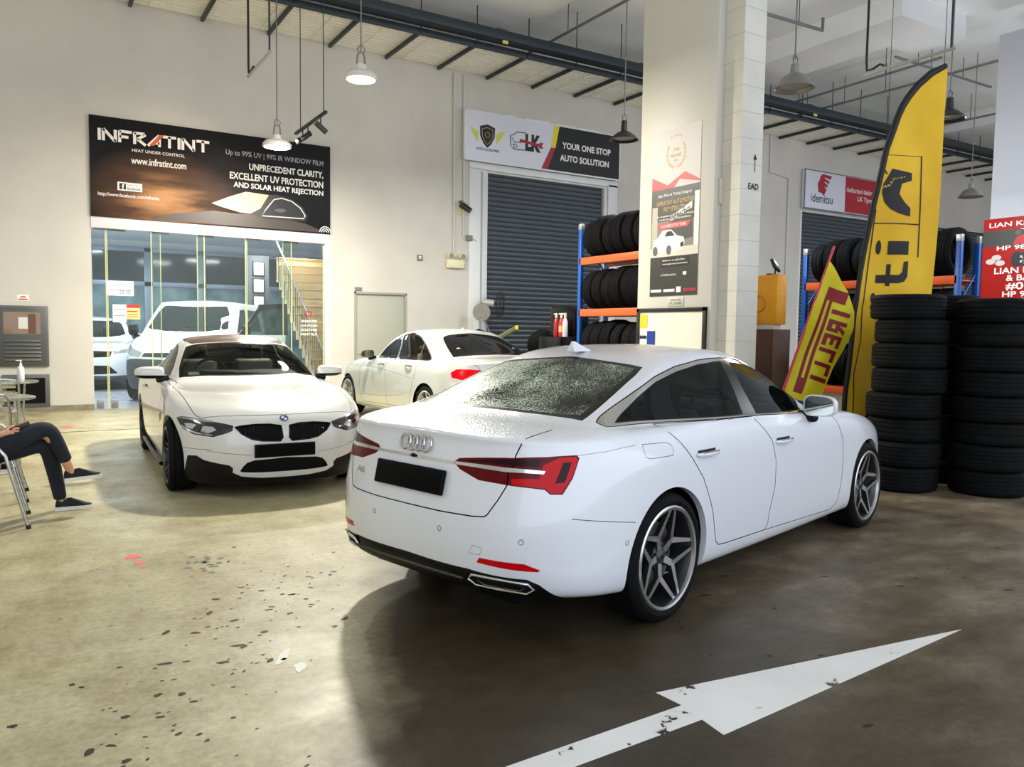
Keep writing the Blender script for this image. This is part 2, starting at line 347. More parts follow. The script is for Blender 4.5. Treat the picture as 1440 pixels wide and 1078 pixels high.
# ------------------------------------------------------------------ the glazed tinting bay beyond the back wall
BAYF = noise_mat('bay_floor', rgb(186, 188, 200), rgb(170, 172, 186), 1.2, (.2, .35)); BAYW = mat('bay_wall', rgb(226, 230, 234), .6)
mb = MB(); mb.b2((-1.5, D, -.3), (9, 26.2, .004), BAYF); struct(mb, 'floor_bay')
mb = MB(); mb.b2((-1.7, T, 0), (-1.5, 26.2, 4.05), BAYW); mb.b2((9, T, 0), (9.2, 26.2, 4.05), BAYW); mb.b2((-1.7, 26, 0), (9.2, 26.2, 2.0), BAYW); mb.b2((-1.7, 26, 3.85), (9.2, 26.2, 4.05), BAYW); struct(mb, 'wall_bay')
mb = MB(); mb.b2((-1.7, T, 4.05), (9.2, 26.2, 4.2), BAYW); struct(mb, 'ceiling_bay')
BM = mat('bay_mullion', rgb(150, 166, 186), .4, .3)
BGL = noise_mat('bay_window_glass', rgb(72, 108, 118), rgb(140, 170, 172), 1.4, (.04, .08), 5)
for i, (x0, x1) in enumerate(((-1.4, 1.5), (1.5, 3.1), (3.1, 4.6), (4.6, 6.1), (6.1, 9))):
    o = thing('window_%d' % (i + 11), None, None, ((x0 + x1) / 2, 25.95, 0)); o['kind'] = 'structure'; h = (x1 - x0) / 2
    mb = MB()
    for a, b in (((-h, -.08, 0), (-h + .12, .05, 3.85)), ((h - .12, -.08, 0), (h, .05, 3.85)), ((-h, -.08, 3.73), (h, .05, 3.85)), ((-h, -.08, 2.72), (h, .05, 2.86)), ((-h, -.08, 0), (h, .05, .15))): mb.b2(a, b, BM, .006)
    mb.build('window_frame', o)
    mb = MB(); mb.b2((-h + .12, -.01, .15), (h - .12, .01, 2.72), BGL); mb.b2((-h + .12, -.01, 2.86), (h - .12, .01, 3.73), mat('bay_upper_glass', rgb(36, 54, 64), .08)); mb.build('window_pane', o)
# shopfront: frameless glass leaves with pale green edges
PANE = glass_mat('shop_glass', (.93, .97, .95), .03, .01, (.5, .56, .55)); EDGE = mat('glass_edge', rgb(206, 206, 150), .25)
for i, (x0, x1, st) in enumerate(((1.02, 1.25, 0), (1.26, 2.18, 1), (2.00, 2.96, 0), (2.82, 3.77, 1), (3.72, 4.65, 0), (4.47, 5.33, 1))):
    o = thing('window_%d' % (i + 1), None, None, ((x0 + x1) / 2, D + .06 + .03 * st, 0)); o['kind'] = 'structure'; o['label'] = 'clear shopfront glass leaf'; h = (x1 - x0) / 2
    mb = MB(); mb.b2((-h, -.005, .01), (h, .005, 3.30), PANE); mb.build('window_pane', o)
    mb = MB(); mb.b2((h - .016, -.009, .01), (h, .009, 3.30), EDGE); mb.b2((-h, -.009, .01), (-h + .016, .009, 3.30), EDGE) if i else None; mb.build('edge_strip', o)
    mb = MB(); mb.b2((-h + .03, -.02, 3.27), (-h + .32, .02, 3.31), PIPE, .004); mb.b2((-h + .03, -.02, .01), (-h + .15, .02, .17), mat('patch_fitting', rgb(150, 152, 150), .3, .8), .004); mb.build('patch_fitting', o)
mb = MB(); mb.b2((1.01, D - .02, 3.30), (5.43, D + .16, 3.50), mat('header_white', rgb(228, 222, 224), .4), .004); mb.b2((5.33, D - .01, 0), (5.43, D + .16, 3.30), TRIMW, .004); struct(mb, 'trim_1', label='white header beam over the glass')
mb = MB(); mb.b2((-9, 12.95, .0005), (4.5, 12.99, .003), mat('floor_joint', rgb(60, 58, 50), .8)); struct(mb, 'trim_3', label='dark joint line in the floor')
# stair inside the bay
st = thing('staircase', 'timber-tread staircase rising inside the glazed bay, steel handrail at its side', 'staircase', (6.3, 17.0, 0))
WOOD = noise_mat('stair_wood', rgb(216, 190, 150), rgb(190, 162, 120), 5, (.45, .6), stretch=(1, 8, 8))
for k in range(16):
    mb = MB(); mb.b2((-.72, k * .25, 0 if k < 3 else (k - 2) * .21), (.72, k * .25 + .29, (k + 1) * .21 - .03), mat('riser_wood', rgb(206, 182, 144), .6)); mb.b2((-.74, k * .25 - .02, (k + 1) * .21 - .03), (.74, k * .25 + .28, (k + 1) * .21), WOOD, .004); mb.build('step', st)
RAIL = mat('rail_steel', rgb(110, 110, 112), .5, .6)
mb = MB(); mb.tube([(-.78, -.1, 1.0), (-.78, 3.9, 3.85)], .024, RAIL, 8); mb.tube([(-.78, -.1, 1.0), (-.78, -.12, 0)], .024, RAIL, 8)
for k in range(1, 26): y = k * .15; mb.cyl((-.78, y, y * .73 + .05), (-.78, y, y * .73 + 1.05), .008, DARKM, n=6)
mb.build('handrail', st)
# ------------------------------------------------------------------ lamps
GALV = mat('galvanised', rgb(150, 148, 142), .4, .7); BLK = mat('lamp_black', rgb(24, 25, 27), .4)
def highbay(label, x, y, z, lit, m, r=.26, group=None):
    o = thing('high_bay_lamp', label, 'lamp', (x, y, z)); zt = (8.1 if x < 9.4 else 8.5) - z
    mb = MB(); mb.cyl((0, 0, .40), (0, 0, zt), .010, PIPE, n=8); mb.build('drop_rod', o)
    mb = MB()
    if lit: mb.lathe([(0, .20), (.07, .20), (.08, .13), (r * .8, .10), (r, .05), (r, .0), (r * .9, -.005), (r * .86, .03), (0, .05)], mat('lamp_white', rgb(214, 212, 200), .4), 32); mb.tube([(.06, 0, .19), (.05, 0, .33), (0, 0, .38), (-.05, 0, .33), (-.06, 0, .19)], .012, PIPE, 6)
    elif m is BLK: mb.lathe([(0, .34), (.05, .34), (.06, .16), (.12, .13), (r * .8, .07), (r, .015), (r + .012, 0), (r - .006, .004), (r * .7, .06), (0, .07)], m, 32)
    else: mb.lathe([(0, .34), (.05, .34), (.06, .22), (.10, .20), (r * .62, .16), (r, .015), (r + .012, .0), (r - .006, .004), (r * .6, .14), (0, .15)], m, 32)
    mb.tube([(.03, 0, .34), (.06, 0, .42), (0, 0, .48), (-.05, 0, .42), (-.03, 0, .34)], .006, DARKM, 6); mb.build('lamp_shade', o)
    mb = MB(); em = mat('lamp_glow', (1, 1, 1), .3, emit=LAMP_COLOR, power=60) if lit else mat('lamp_lens_off', rgb(150, 148, 140), .35)
    mb.lathe([(0, -.035 if lit else .03), (r * .45, -.028 if lit else .032), (r * .75, .0 if lit else .035), (r * .82, .05)], em, 28); mb.build('lens', o)
    if lit:
        ld = bpy.data.lights.new('lamp_light', 'AREA'); ld.shape = 'DISK'; ld.size = .36; ld.energy = LAMP_POWER * lit; ld.color = LAMP_COLOR
        lo = bpy.data.objects.new('lamp_light', ld); COL.objects.link(lo); lo.parent = o; lo.location = (0, 0, -.045)
GALV = mat('galvanised', rgb(150, 148, 142), .4, .7); BLK = mat('lamp_black', rgb(24, 25, 27), .4)
highbay('lit hanging lamp with bare glow high in front of the plain wall', 4.04, 10.77, 5.0, 1.0, GALV, .22)
highbay('lit hanging lamp glowing in front of the black shop sign', 3.71, 13.9, 4.62, .25, GALV, .24)
highbay('unlit grey dome lamp hanging right of the column', 9.32, 7.73, 5.0, 0, GALV, .27)
highbay('unlit black lamp hanging right of the tall yellow flag', 12.64, 7.42, 5.0, 0, BLK, .24)
highbay('small unlit pale lamp hanging lowest at the far right', 19.98, 11.09, 5.0, 0, GALV, .28)
highbay('unlit black lamp hanging at the end of the auto solution sign', 9.26, 11.41, 5.0, 0, BLK, .25)
def tube_lamp(label, a, b, p):
    o = thing('tube_lamp', label, 'lamp', a); d = Vector(b) - Vector(a); mb = MB(); mb.cyl((0, 0, 0), d, .03, mat('tube_glow', (1, 1, 1), .3, emit=(.86, .93, 1), power=330), n=10); mb.build('tube', o)
    mb = MB(); mb.cyl((0, 0, .05), d + Vector((0, 0, .05)), .03, TRIMW, n=8); mb.cyl((0, 0, .05), (0, 0, (8.05 if a[0] < 9.4 else 8.45) - a[2]), .006, DARKM, n=6); mb.cyl(d + Vector((0, 0, .05)), (d.x, d.y, (8.05 if a[0] < 9.4 else 8.45) - a[2]), .006, DARKM, n=6); mb.build('batten', o)
    ld = bpy.data.lights.new('tube_light', 'AREA'); ld.shape = 'RECTANGLE'; ld.size = .08; ld.size_y = d.length; ld.energy = p; ld.color = (.86, .93, 1)
    lo = bpy.data.objects.new('tube_light', ld); COL.objects.link(lo); lo.parent = o; lo.location = d / 2 + Vector((0, 0, -.04))
tube_lamp('lit fluorescent tube right of the tall yellow flag', (15.05, 10.1, 4.75), (15.0, 8.95, 4.75), TUBE_POWER)
for lab, a, b in (('added unseen fill tube beyond the far right wall sign', (21, 10.2, 5), (21, 9.0, 5)), ('added unseen fill tube farthest along the right-hand bays', (27, 10.2, 5), (27, 9.0, 5)), ('added unseen fill tube over the tyre racks, off to the right', (15, 4.0, 5), (15, 2.8, 5)), ('added unseen fill tube over the cafe corner at the left', (-4.5, 9.5, 5), (-4.5, 8.3, 5))): tube_lamp(lab, a, b, TUBE_POWER * .6)  # unseen fill tubes added to brighten the ceiling and back wall
tube_lamp('lit fluorescent tube half hidden behind the column', (9.62, 10.9, 5.0), (9.62, 9.7, 5.0), TUBE_POWER)
for k, (x, y) in enumerate(((1.2, 18.6), (4.2, 18.6), (1.6, 22.2), (5.6, 20.6))):
    o = thing('bay_ceiling_light', ('flat ceiling light near the glass, left end of the bay', 'flat ceiling light near the glass, stair end of the bay', 'flat ceiling light deep in the bay, left', 'flat ceiling light deep in the bay, stair end')[k], 'lamp', (x, y, 4.02))
    mb = MB(); mb.b2((-.6, -.15, -.02), (.6, .15, .03), TRIMW, .004); mb.build('light_housing', o); mb = MB(); mb.b2((-.56, -.11, -.028), (.56, .11, -.02), mat('bay_glow', (1, 1, 1), .3, emit=(.93, .97, 1), power=10)); mb.build('diffuser', o)
    ld = bpy.data.lights.new('bay_light', 'AREA'); ld.shape = 'RECTANGLE'; ld.size = 1.1; ld.size_y = .25; ld.energy = BAY_POWER; ld.color = (.90, .95, 1)
    lo = bpy.data.objects.new('bay_light', ld); COL.objects.link(lo); lo.parent = o; lo.location = (0, 0, -.04)
# spot track in front of the sign
tr = thing('spotlight_track', 'black track with spotlights hanging in front of the black shop sign', 'lamp', (4.16, 13.5, 5.0))
mb = MB(); mb.box((0, 0, 0), (.05, 1.7, .045), BLK, .006); mb.build('track', tr)
for dy in (-.72, .55): mb = MB(); mb.cyl((0, dy, 0), (0, dy, 3.1), .008, DARKM, n=6); mb.build('hanger_rod', tr)
for dy, dx in ((-.58, .12), (.12, -.10), (.42, -.12)):
    mb = MB(); mb.cyl((0, dy, -.02), (0, dy, -.13), .012, BLK, n=8); mb.cyl((-dx * .6, dy + .03, -.12), (dx * .9, dy - .02 + .08, -.24), .045, BLK, n=16); mb.build('spot_head', tr)
o = tr
ld = bpy.data.lights.new('spot_light', 'SPOT'); ld.energy = 260; ld.spot_size = 1.4; ld.spot_blend = .8; ld.color = (1, .72, .50); ld.shadow_soft_size = .05
lo = bpy.data.objects.new('spot_light', ld); COL.objects.link(lo); lo.parent = tr; lo.location = (-.1, .4, -.22); lo.rotation_euler = Vector((-1.4, 2.2, -.9)).to_track_quat('-Z', 'Y').to_euler()
def hang_bar(label, x, y0, y1, z, side):
    o = thing('hanging_rail', label, 'rail', (x, (y0 + y1) / 2, z)); h = abs(y1 - y0) / 2; mb = MB(); mb.tube([(0, -h, 0), (0, h, 0)], .022, mat('rail_grey', rgb(180, 176, 160), .4, .3), 8); mb.build('rail_bar', o)
    mb = MB(); mb.cyl((0, -h * .9, 0), (0, -h * .9, 8.1 - z), .014, DARKM, n=6); mb.build('hanger_rod', o)
    mb = MB(); mb.tube([(0, h * .95, 3), (0, h * .95, .2), (.0, h * .93, .05), (.02, h * .8, .06), (.03, h * .66, .10), (.02, h * .55, .06)], .018, mat('cable_black', rgb(22, 22, 22), .6), 8); mb.build('cable', o)
hang_bar('pale rail hanging above the black shop sign, black cable at its end', 3.07, 11.81, 13.19, 5.5, 1)
hang_bar('pale rail hanging above the tip of the tall yellow flag', 10.97, 6.39, 7.8, 5.5, 1)

# ---------------------------------------------------------------- car skin: rings of control points, bicubic B-spline
NC, NS = 8, 5            # columns on each rounded end, columns spans along the side
NCOL = 2 * NC + NS + 1
def cap(xc, xs, w, n, m, num):
    th = np.linspace(0, np.pi / 2, 400)
    x = xs + (xc - xs) * np.cos(th) ** (2 / n); y = w * np.sin(th) ** (2 / m)
    d = np.r_[0, np.cumsum(np.hypot(np.diff(x), np.diff(y)))]
    q = np.linspace(0, d[-1], num + 1)
    return np.interp(q, d, x), np.interp(q, d, y)
def ring(xf, sf, xr, sr, w, zs, nf=3., nr=3.2, wf=None, wr=None):
    """closed outline of one half: front centre -> side -> rear centre. zs: heights at 7 stations round it"""
    wf = w if wf is None else wf; wr = w if wr is None else wr
    fx, fy = cap(xf, sf, wf, nf, nf, NC); rx, ry = cap(xr, sr, wr, nr, nr, NC)
    t = np.linspace(0, 1, NS + 1)[1:-1]
    mx = sf + (sr - sf) * t; my = wf + (wr - wf) * t + 4 * t * (1 - t) * (w - (wf + wr) / 2)
    x = np.r_[fx, mx, rx[::-1]]; y = np.r_[fy, my, ry[::-1]]
    st = [0, NC * .55, NC * .85, NC + NS / 2, NC + NS + NC * .15, NC + NS + NC * .45, NCOL - 1]
    i = np.arange(NCOL); z = np.interp(i, st, zs)
    for _ in range(2):
        z2 = z.copy(); z2[1:-1] = .25 * z[:-2] + .5 * z[1:-1] + .25 * z[2:]; z = z2
    return np.stack([x, y, z], -1)
def ridge(xf, xr, zs):
    t = np.linspace(0, 1, NCOL); x = xf + (xr - xf) * t
    return np.stack([x, 0 * x, np.interp(t, np.linspace(0, 1, len(zs)), zs)], -1)
MIR = np.array([1, -1, 1.])
def pad(P):
    a = P[:, 1:2] * MIR; b = P[:, -2:-1] * MIR
    P = np.concatenate([a, P, b], 1)
    top = P[-2:-1] * MIR; bot = 2 * P[0:1] - P[1:2]
    return np.concatenate([bot, P, top], 0)
def bas(u, n):
    i = np.clip(np.floor(u).astype(int), 0, n - 2); f = u - i
    b = np.stack([(1 - f) ** 3, 3 * f ** 3 - 6 * f ** 2 + 4, -3 * f ** 3 + 3 * f ** 2 + 3 * f + 1, f ** 3], -1) / 6
    d = np.stack([-(1 - f) ** 2, 3 * f ** 2 - 4 * f, -3 * f ** 2 + 2 * f + 1, f ** 2], -1) / 2
    return i, b, d
class Skin:
    def __init__(s, rings, it=2):
        T = np.array(rings); s.K, s.S = T.shape[:2]; P = T.copy()
        kk, ss = np.meshgrid(np.arange(s.K), np.arange(s.S), indexing='ij')
        for _ in range(it):
            s.Q = pad(P); E = s.at(ss.ravel(), kk.ravel())[0].reshape(T.shape)
            P = P + (T - E)
        s.Q = pad(P); s._d = None
    def at(s, u, v):
        u = np.asarray(u, float); v = np.asarray(v, float)
        i, bu, du = bas(u, s.S); j, bv, dv = bas(v, s.K)
        p = np.zeros(u.shape + (3,)); pu = p.copy(); pv = p.copy()
        for a in range(4):
            for b in range(4):
                q = s.Q[j + b, i + a]
                p += (bu[..., a] * bv[..., b])[..., None] * q
                pu += (du[..., a] * bv[..., b])[..., None] * q
                pv += (bu[..., a] * dv[..., b])[..., None] * q
        n = np.cross(pu, pv); n /= np.linalg.norm(n, axis=-1, keepdims=True) + 1e-12
        return p, n
    def dense(s):
        if s._d is None:
            u, v = np.meshgrid(np.linspace(0, s.S - 1, 520), np.linspace(0, s.K - 1, 300), indexing='ij')
            s._d = (u, v) + s.at(u, v)
        return s._d
    def inv(s, pts, view, u0=0, u1=99, v0=0, v1=99):
        """(u, v) of points given in a view: 's' side (x, z), 'f'/'r' end (y, z), 't' top (x, y), '3' (x, y, z)"""
        u, v, p, n = s.dense(); ax = {'s': [0, 2], 'f': [1, 2], 'r': [1, 2], 't': [0, 1], '3': [0, 1, 2]}[view]
        ok = (u >= u0) & (u <= u1) & (v >= v0) & (v <= v1)
        if view == 's': ok &= n[..., 1] > .12
        if view == 'f': ok &= (n[..., 0] > .1)
        if view == 'r': ok &= (n[..., 0] < -.1)
        if view == 't': ok &= n[..., 2] > .12
        U, V, A = u[ok], v[ok], p[ok][:, ax]; out = []
        for q in pts:
            q = np.asarray(q, float); k = np.argmin(((A - q) ** 2).sum(1)); a, b = U[k], V[k]
            for _ in range(6):
                p0 = s.at(a, b)[0][ax]; e = 1e-3
                J = np.stack([(s.at(a + e, b)[0][ax] - p0) / e, (s.at(a, b + e)[0][ax] - p0) / e], 1)
                d = np.linalg.lstsq(J, q - p0, rcond=1e-4)[0]; d = np.clip(d, -.3, .3)
                na, nb = np.clip(a + d[0], max(0, u0), min(s.S - 1, u1)), np.clip(b + d[1], max(0, v0), min(s.K - 1, v1))
                if ((s.at(na, nb)[0][ax] - q) ** 2).sum() < ((p0 - q) ** 2).sum(): a, b = na, nb
                else: break
            out.append((float(a), float(b)))
        return out
def inside(px, py, poly):
    c = np.zeros(px.shape, bool); n = len(poly)
    for i in range(n):
        x1, y1 = poly[i]; x2, y2 = poly[(i + 1) % n]
        if y1 == y2: continue
        k = ((y1 > py) != (y2 > py)) & (px < (x2 - x1) * (py - y1) / (y2 - y1) + x1); c ^= k
    return c
def densify(pts, step, closed=True):
    out = []; n = len(pts)
    for i in range(n if closed else n - 1):
        a, b = np.array(pts[i], float), np.array(pts[(i + 1) % n], float); k = max(1, int(np.ceil(np.linalg.norm(b - a) / step)))
        out += [tuple(a + (b - a) * j / k) for j in range(k)]
    if not closed: out.append(tuple(pts[-1]))
    return out
def circle(cx, cz, r, n=48, sq=1.):
    return [(cx + r * math.cos(2 * PI * i / n), cz + sq * r * math.sin(2 * PI * i / n)) for i in range(n)]
class Car:
    def __init__(s, name, label, cat, rings, loc, rotz, paint, res=(7, 7)):
        s.root = thing(name, label, cat, loc, rotz); s.sk = Skin(rings); s.paint = paint; s.res = res
        s.cuts = []; s.defs = {}; s.gaps = []; s.arches = []; s.n = 0
    def uv(s, pts, view, closed=True, step=.06, **k):
        return s.sk.inv(densify(pts, step, closed), view, **k)
    def part(s, name, m, parent=None, both=False, off=0., label=None):
        s.n += 1; s.defs[s.n] = dict(name=name, m=m, parent=parent, both=both, off=off, label=label); return s.n
    def cut(s, pid, pts, view, center=None, step=.06, uv=None, tail=None, **k):
        q = uv if uv is not None else s.uv(pts, view, closed=center is None and tail is None, step=step, **k)
        if center == 'f': q = [(-.5, q[0][1])] + q + [(-.5, q[-1][1])]
        if center == 'r': e = s.sk.S - .5; q = [(e, q[0][1])] + q + [(e, q[-1][1])]
        if tail: q = q + tail
        s.cuts.append((pid, q)); return q
    def gap(s, pts, view, w=.005, step=.04, **k):
        s.gaps.append((s.uv(pts, view, closed=False, step=step, **k), w))
    def arch(s, cx, cz, r, **k):
        """wheel opening: cut the skin and turn its edge inwards"""
        q = s.uv(circle(cx, cz, r, 60), 's', step=9, **k); s.cuts.append((-1, q)); s.arches.append((cx, cz, r, q))
    def build(s):
        sk = s.sk; nu, nv = (sk.S - 1) * s.res[0], (sk.K - 1) * s.res[1]
        b = bmesh.new(); us = np.linspace(0, sk.S - 1, nu + 1); vs_ = np.linspace(0, sk.K - 1, nv + 1)
        G = [[b.verts.new((u, v, 0)) for v in vs_] for u in us]
        for i in range(nu):
            for j in range(nv): b.faces.new((G[i][j], G[i + 1][j], G[i + 1][j + 1], G[i][j + 1]))
        lay = b.faces.layers.int.new('pid')
        for pid, poly in s.cuts:
            A = np.array(poly); lo, hi = A.min(0) - .01, A.max(0) + .01
            def bb(f):
                X = [v.co.x for v in f.verts]; Y = [v.co.y for v in f.verts]; return min(X), min(Y), max(X), max(Y)
            cand = {}
            for f in b.faces:
                x0, y0, x1, y1 = bb(f)
                if x1 >= lo[0] and x0 <= hi[0] and y1 >= lo[1] and y0 <= hi[1]: cand[f] = (x0, y0, x1, y1)
            for i in range(len(A)):
                p, q = A[i], A[(i + 1) % len(A)]; d = q - p; L = np.hypot(*d)
                if L < 1e-6: continue
                x0, x1 = min(p[0], q[0]) - 1e-4, max(p[0], q[0]) + 1e-4; y0, y1 = min(p[1], q[1]) - 1e-4, max(p[1], q[1]) + 1e-4
                nx, ny = -d[1] / L, d[0] / L; fs = []
                for f, (a0, b0, a1, b1) in cand.items():
                    if a1 < x0 or a0 > x1 or b1 < y0 or b0 > y1: continue
                    ds = [(v.co.x - p[0]) * nx + (v.co.y - p[1]) * ny for v in f.verts]
                    if min(ds) < -1e-5 and max(ds) > 1e-5: fs.append(f)
                if not fs: continue
                geom = list({v for f in fs for v in f.verts}) + list({e for f in fs for e in f.edges}) + fs
                r = bmesh.ops.bisect_plane(b, geom=geom, dist=2e-6, plane_co=(p[0], p[1], 0), plane_no=(nx, ny, 0))
                for f in fs: cand.pop(f, None)
                for f in r['geom']:
                    if isinstance(f, bmesh.types.BMFace) and f.is_valid: cand[f] = bb(f)
                for f in fs:
                    if f.is_valid: cand[f] = bb(f)
            fl = [f for f in cand if f.is_valid]
            C = np.array([f.calc_center_median()[:2] for f in fl]); k = inside(C[:, 0], C[:, 1], poly)
            for f, t in zip(fl, k):
                if t: f[lay] = pid
        b.verts.ensure_lookup_table(); b.verts.index_update()
        UV = np.array([v.co[:2] for v in b.verts]); P, Nn = sk.at(UV[:, 0], UV[:, 1])
        groups = {}
        for f in b.faces: groups.setdefault(f[lay], []).append([v.index for v in f.verts])
        b.free(); s.obj = {}
        def mesh(name, m, parent, faces, off, sides, extra=None):
            mb = MB(); nor = []
            ids = sorted({i for f in faces for i in f}); ix = {i: k for k, i in enumerate(ids)}
            for sd in sides:
                F = [[ix[i] for i in f] for f in faces]; M = np.array([1, sd, 1.])
                pv = (P[ids] + Nn[ids] * off) * M; mb.add(pv, F if sd > 0 else [f[::-1] for f in F], m); nor += list(map(tuple, Nn[ids] * M))
            if extra: nor += extra(mb)
            return mb.build(name, parent, normals=nor)
        def ribbons(mb):
            nor = []; gm = mat('panel_gap', rgb(28, 28, 30), .6)
            for sd in (1, -1):
                for q, wd in s.gaps:
                    A = np.array(q); p, n = sk.at(A[:, 0], A[:, 1]); t = np.gradient(p, axis=0); t /= np.linalg.norm(t, axis=1, keepdims=True) + 1e-9
                    sdv = np.cross(t, n) * wd / 2; M = np.array([1, sd, 1.]); K = len(p)
                    V = np.concatenate([(p + n * .0008 + sdv) * M, (p + n * .0008 - sdv) * M])
                    mb.add(V, [[i, i + 1, K + i + 1, K + i] for i in range(K - 1)], gm); nor += list(map(tuple, np.concatenate([n, n]) * M))
            for cx, cz, r, q in s.arches:            # returned lip of the wheel openings, in paint
                A = np.array(q); p, n = sk.at(A[:, 0], A[:, 1]); K = len(p)
                c = np.array([cx, 0, cz]); rad = p - c; rad[:, 1] = 0; rad /= np.linalg.norm(rad, axis=1, keepdims=True) + 1e-9
                for sd in (1, -1):
                    M = np.array([1, sd, 1.]); p2 = p.copy(); p2[:, 1] -= .035; p2 -= rad * .004
                    ok = p[:, 2] > .2
                    mb.add(np.concatenate([p * M, p2 * M]), [[i, (i + 1) % K, K + (i + 1) % K, K + i] for i in range(K) if ok[i] and ok[(i + 1) % K]], s.paint)
                    nor += list(map(tuple, np.concatenate([-rad, -rad]) * M))
            return nor
        s.obj['body'] = mesh('body', s.paint, s.root, groups.get(0, []), 0, (1, -1), ribbons)
        for pid, d in s.defs.items():
            if pid not in groups: continue
            par = lambda sd: (s.root if d['parent'] is None else s.obj.get((d['parent'], sd), s.obj.get((d['parent'], 0), s.root)))
            if d['both']: s.obj[(pid, 0)] = mesh(d['name'], d['m'], par(0), groups[pid], d['off'], (1, -1))
            else:
                for sd in (1, -1): s.obj[(pid, sd)] = mesh(d['name'], d['m'], par(sd), groups[pid], d['off'], (sd,))
            if d['label']:
                for k, o in s.obj.items():
                    if isinstance(k, tuple) and k[0] == pid: o['label'] = d['label']
        # floor pan and wheel housings
        u = np.linspace(0, sk.S - 1, 60); p = sk.at(u, 0 * u)[0]; mb = MB(); um = mat('underbody', rgb(14, 14, 15), .9)
        L = [tuple(a) for a in p]; R_ = [(a[0], -a[1], a[2]) for a in p]; n = len(L)
        mb.add(L + R_, [[i, i + 1, n + i + 1, n + i] for i in range(n - 1)], um)
        for cx, cz, r, q in s.arches:
            for sd in (1, -1):
                pr = [(r + .03, cz)]; yo, yi = .80 * sd, .48 * sd
                a = np.linspace(-.25, PI + .25, 24); V = [(cx + (r + .015) * math.cos(t), y, cz + (r + .015) * math.sin(t)) for y in (yo, yi) for t in a]; K = len(a)
                mb.add(V + [(cx, yi, cz)], [[i, i + 1, K + i + 1, K + i] for i in range(K - 1)] + [[K + i, K + i + 1, 2 * K] for i in range(K - 1)], um)
        mb.build('underbody', s.root)
        return s
    def place(s, pts, view='3', **k):
        """3-D point(s) and normals on the skin"""
        q = np.array(s.sk.inv(pts, view, **k)); return s.sk.at(q[:, 0], q[:, 1])

# ------------------------------------------------------------------ wheels, seats and other shared car parts
def tyre_mat():
    m = noise_mat('tyre_rubber', rgb(9, 9, 10), rgb(17, 18, 19), 14, (.7, .85)); m.node_tree.nodes['Principled BSDF'].inputs['Specular IOR Level'].default_value = .14; return m
TYRE = lambda: tyre_mat()
def tyre_profile(r, w, rr, grooves=4, n=0):
    """closed section of a tyre (radius, across)"""
    h = w / 2; P = [(rr, -h * .80), (rr + .012, -h * .93), (rr + (r - rr) * .45, -h), (r - .035, -h * .97), (r - .012, -h * .88), (r - .002, -h * .74)]
    for g in range(grooves):
        x = -h * .62 + g * (1.24 * h) / (grooves - 1)
        P += [(r, x - .006), (r - .008, x - .004), (r - .008, x + .004), (r, x + .006)]
    P += [(r - .002, h * .74), (r - .012, h * .88), (r - .035, h * .97), (rr + (r - rr) * .45, h), (rr + .012, h * .93), (rr, h * .80), (rr - .004, 0)]
    return P
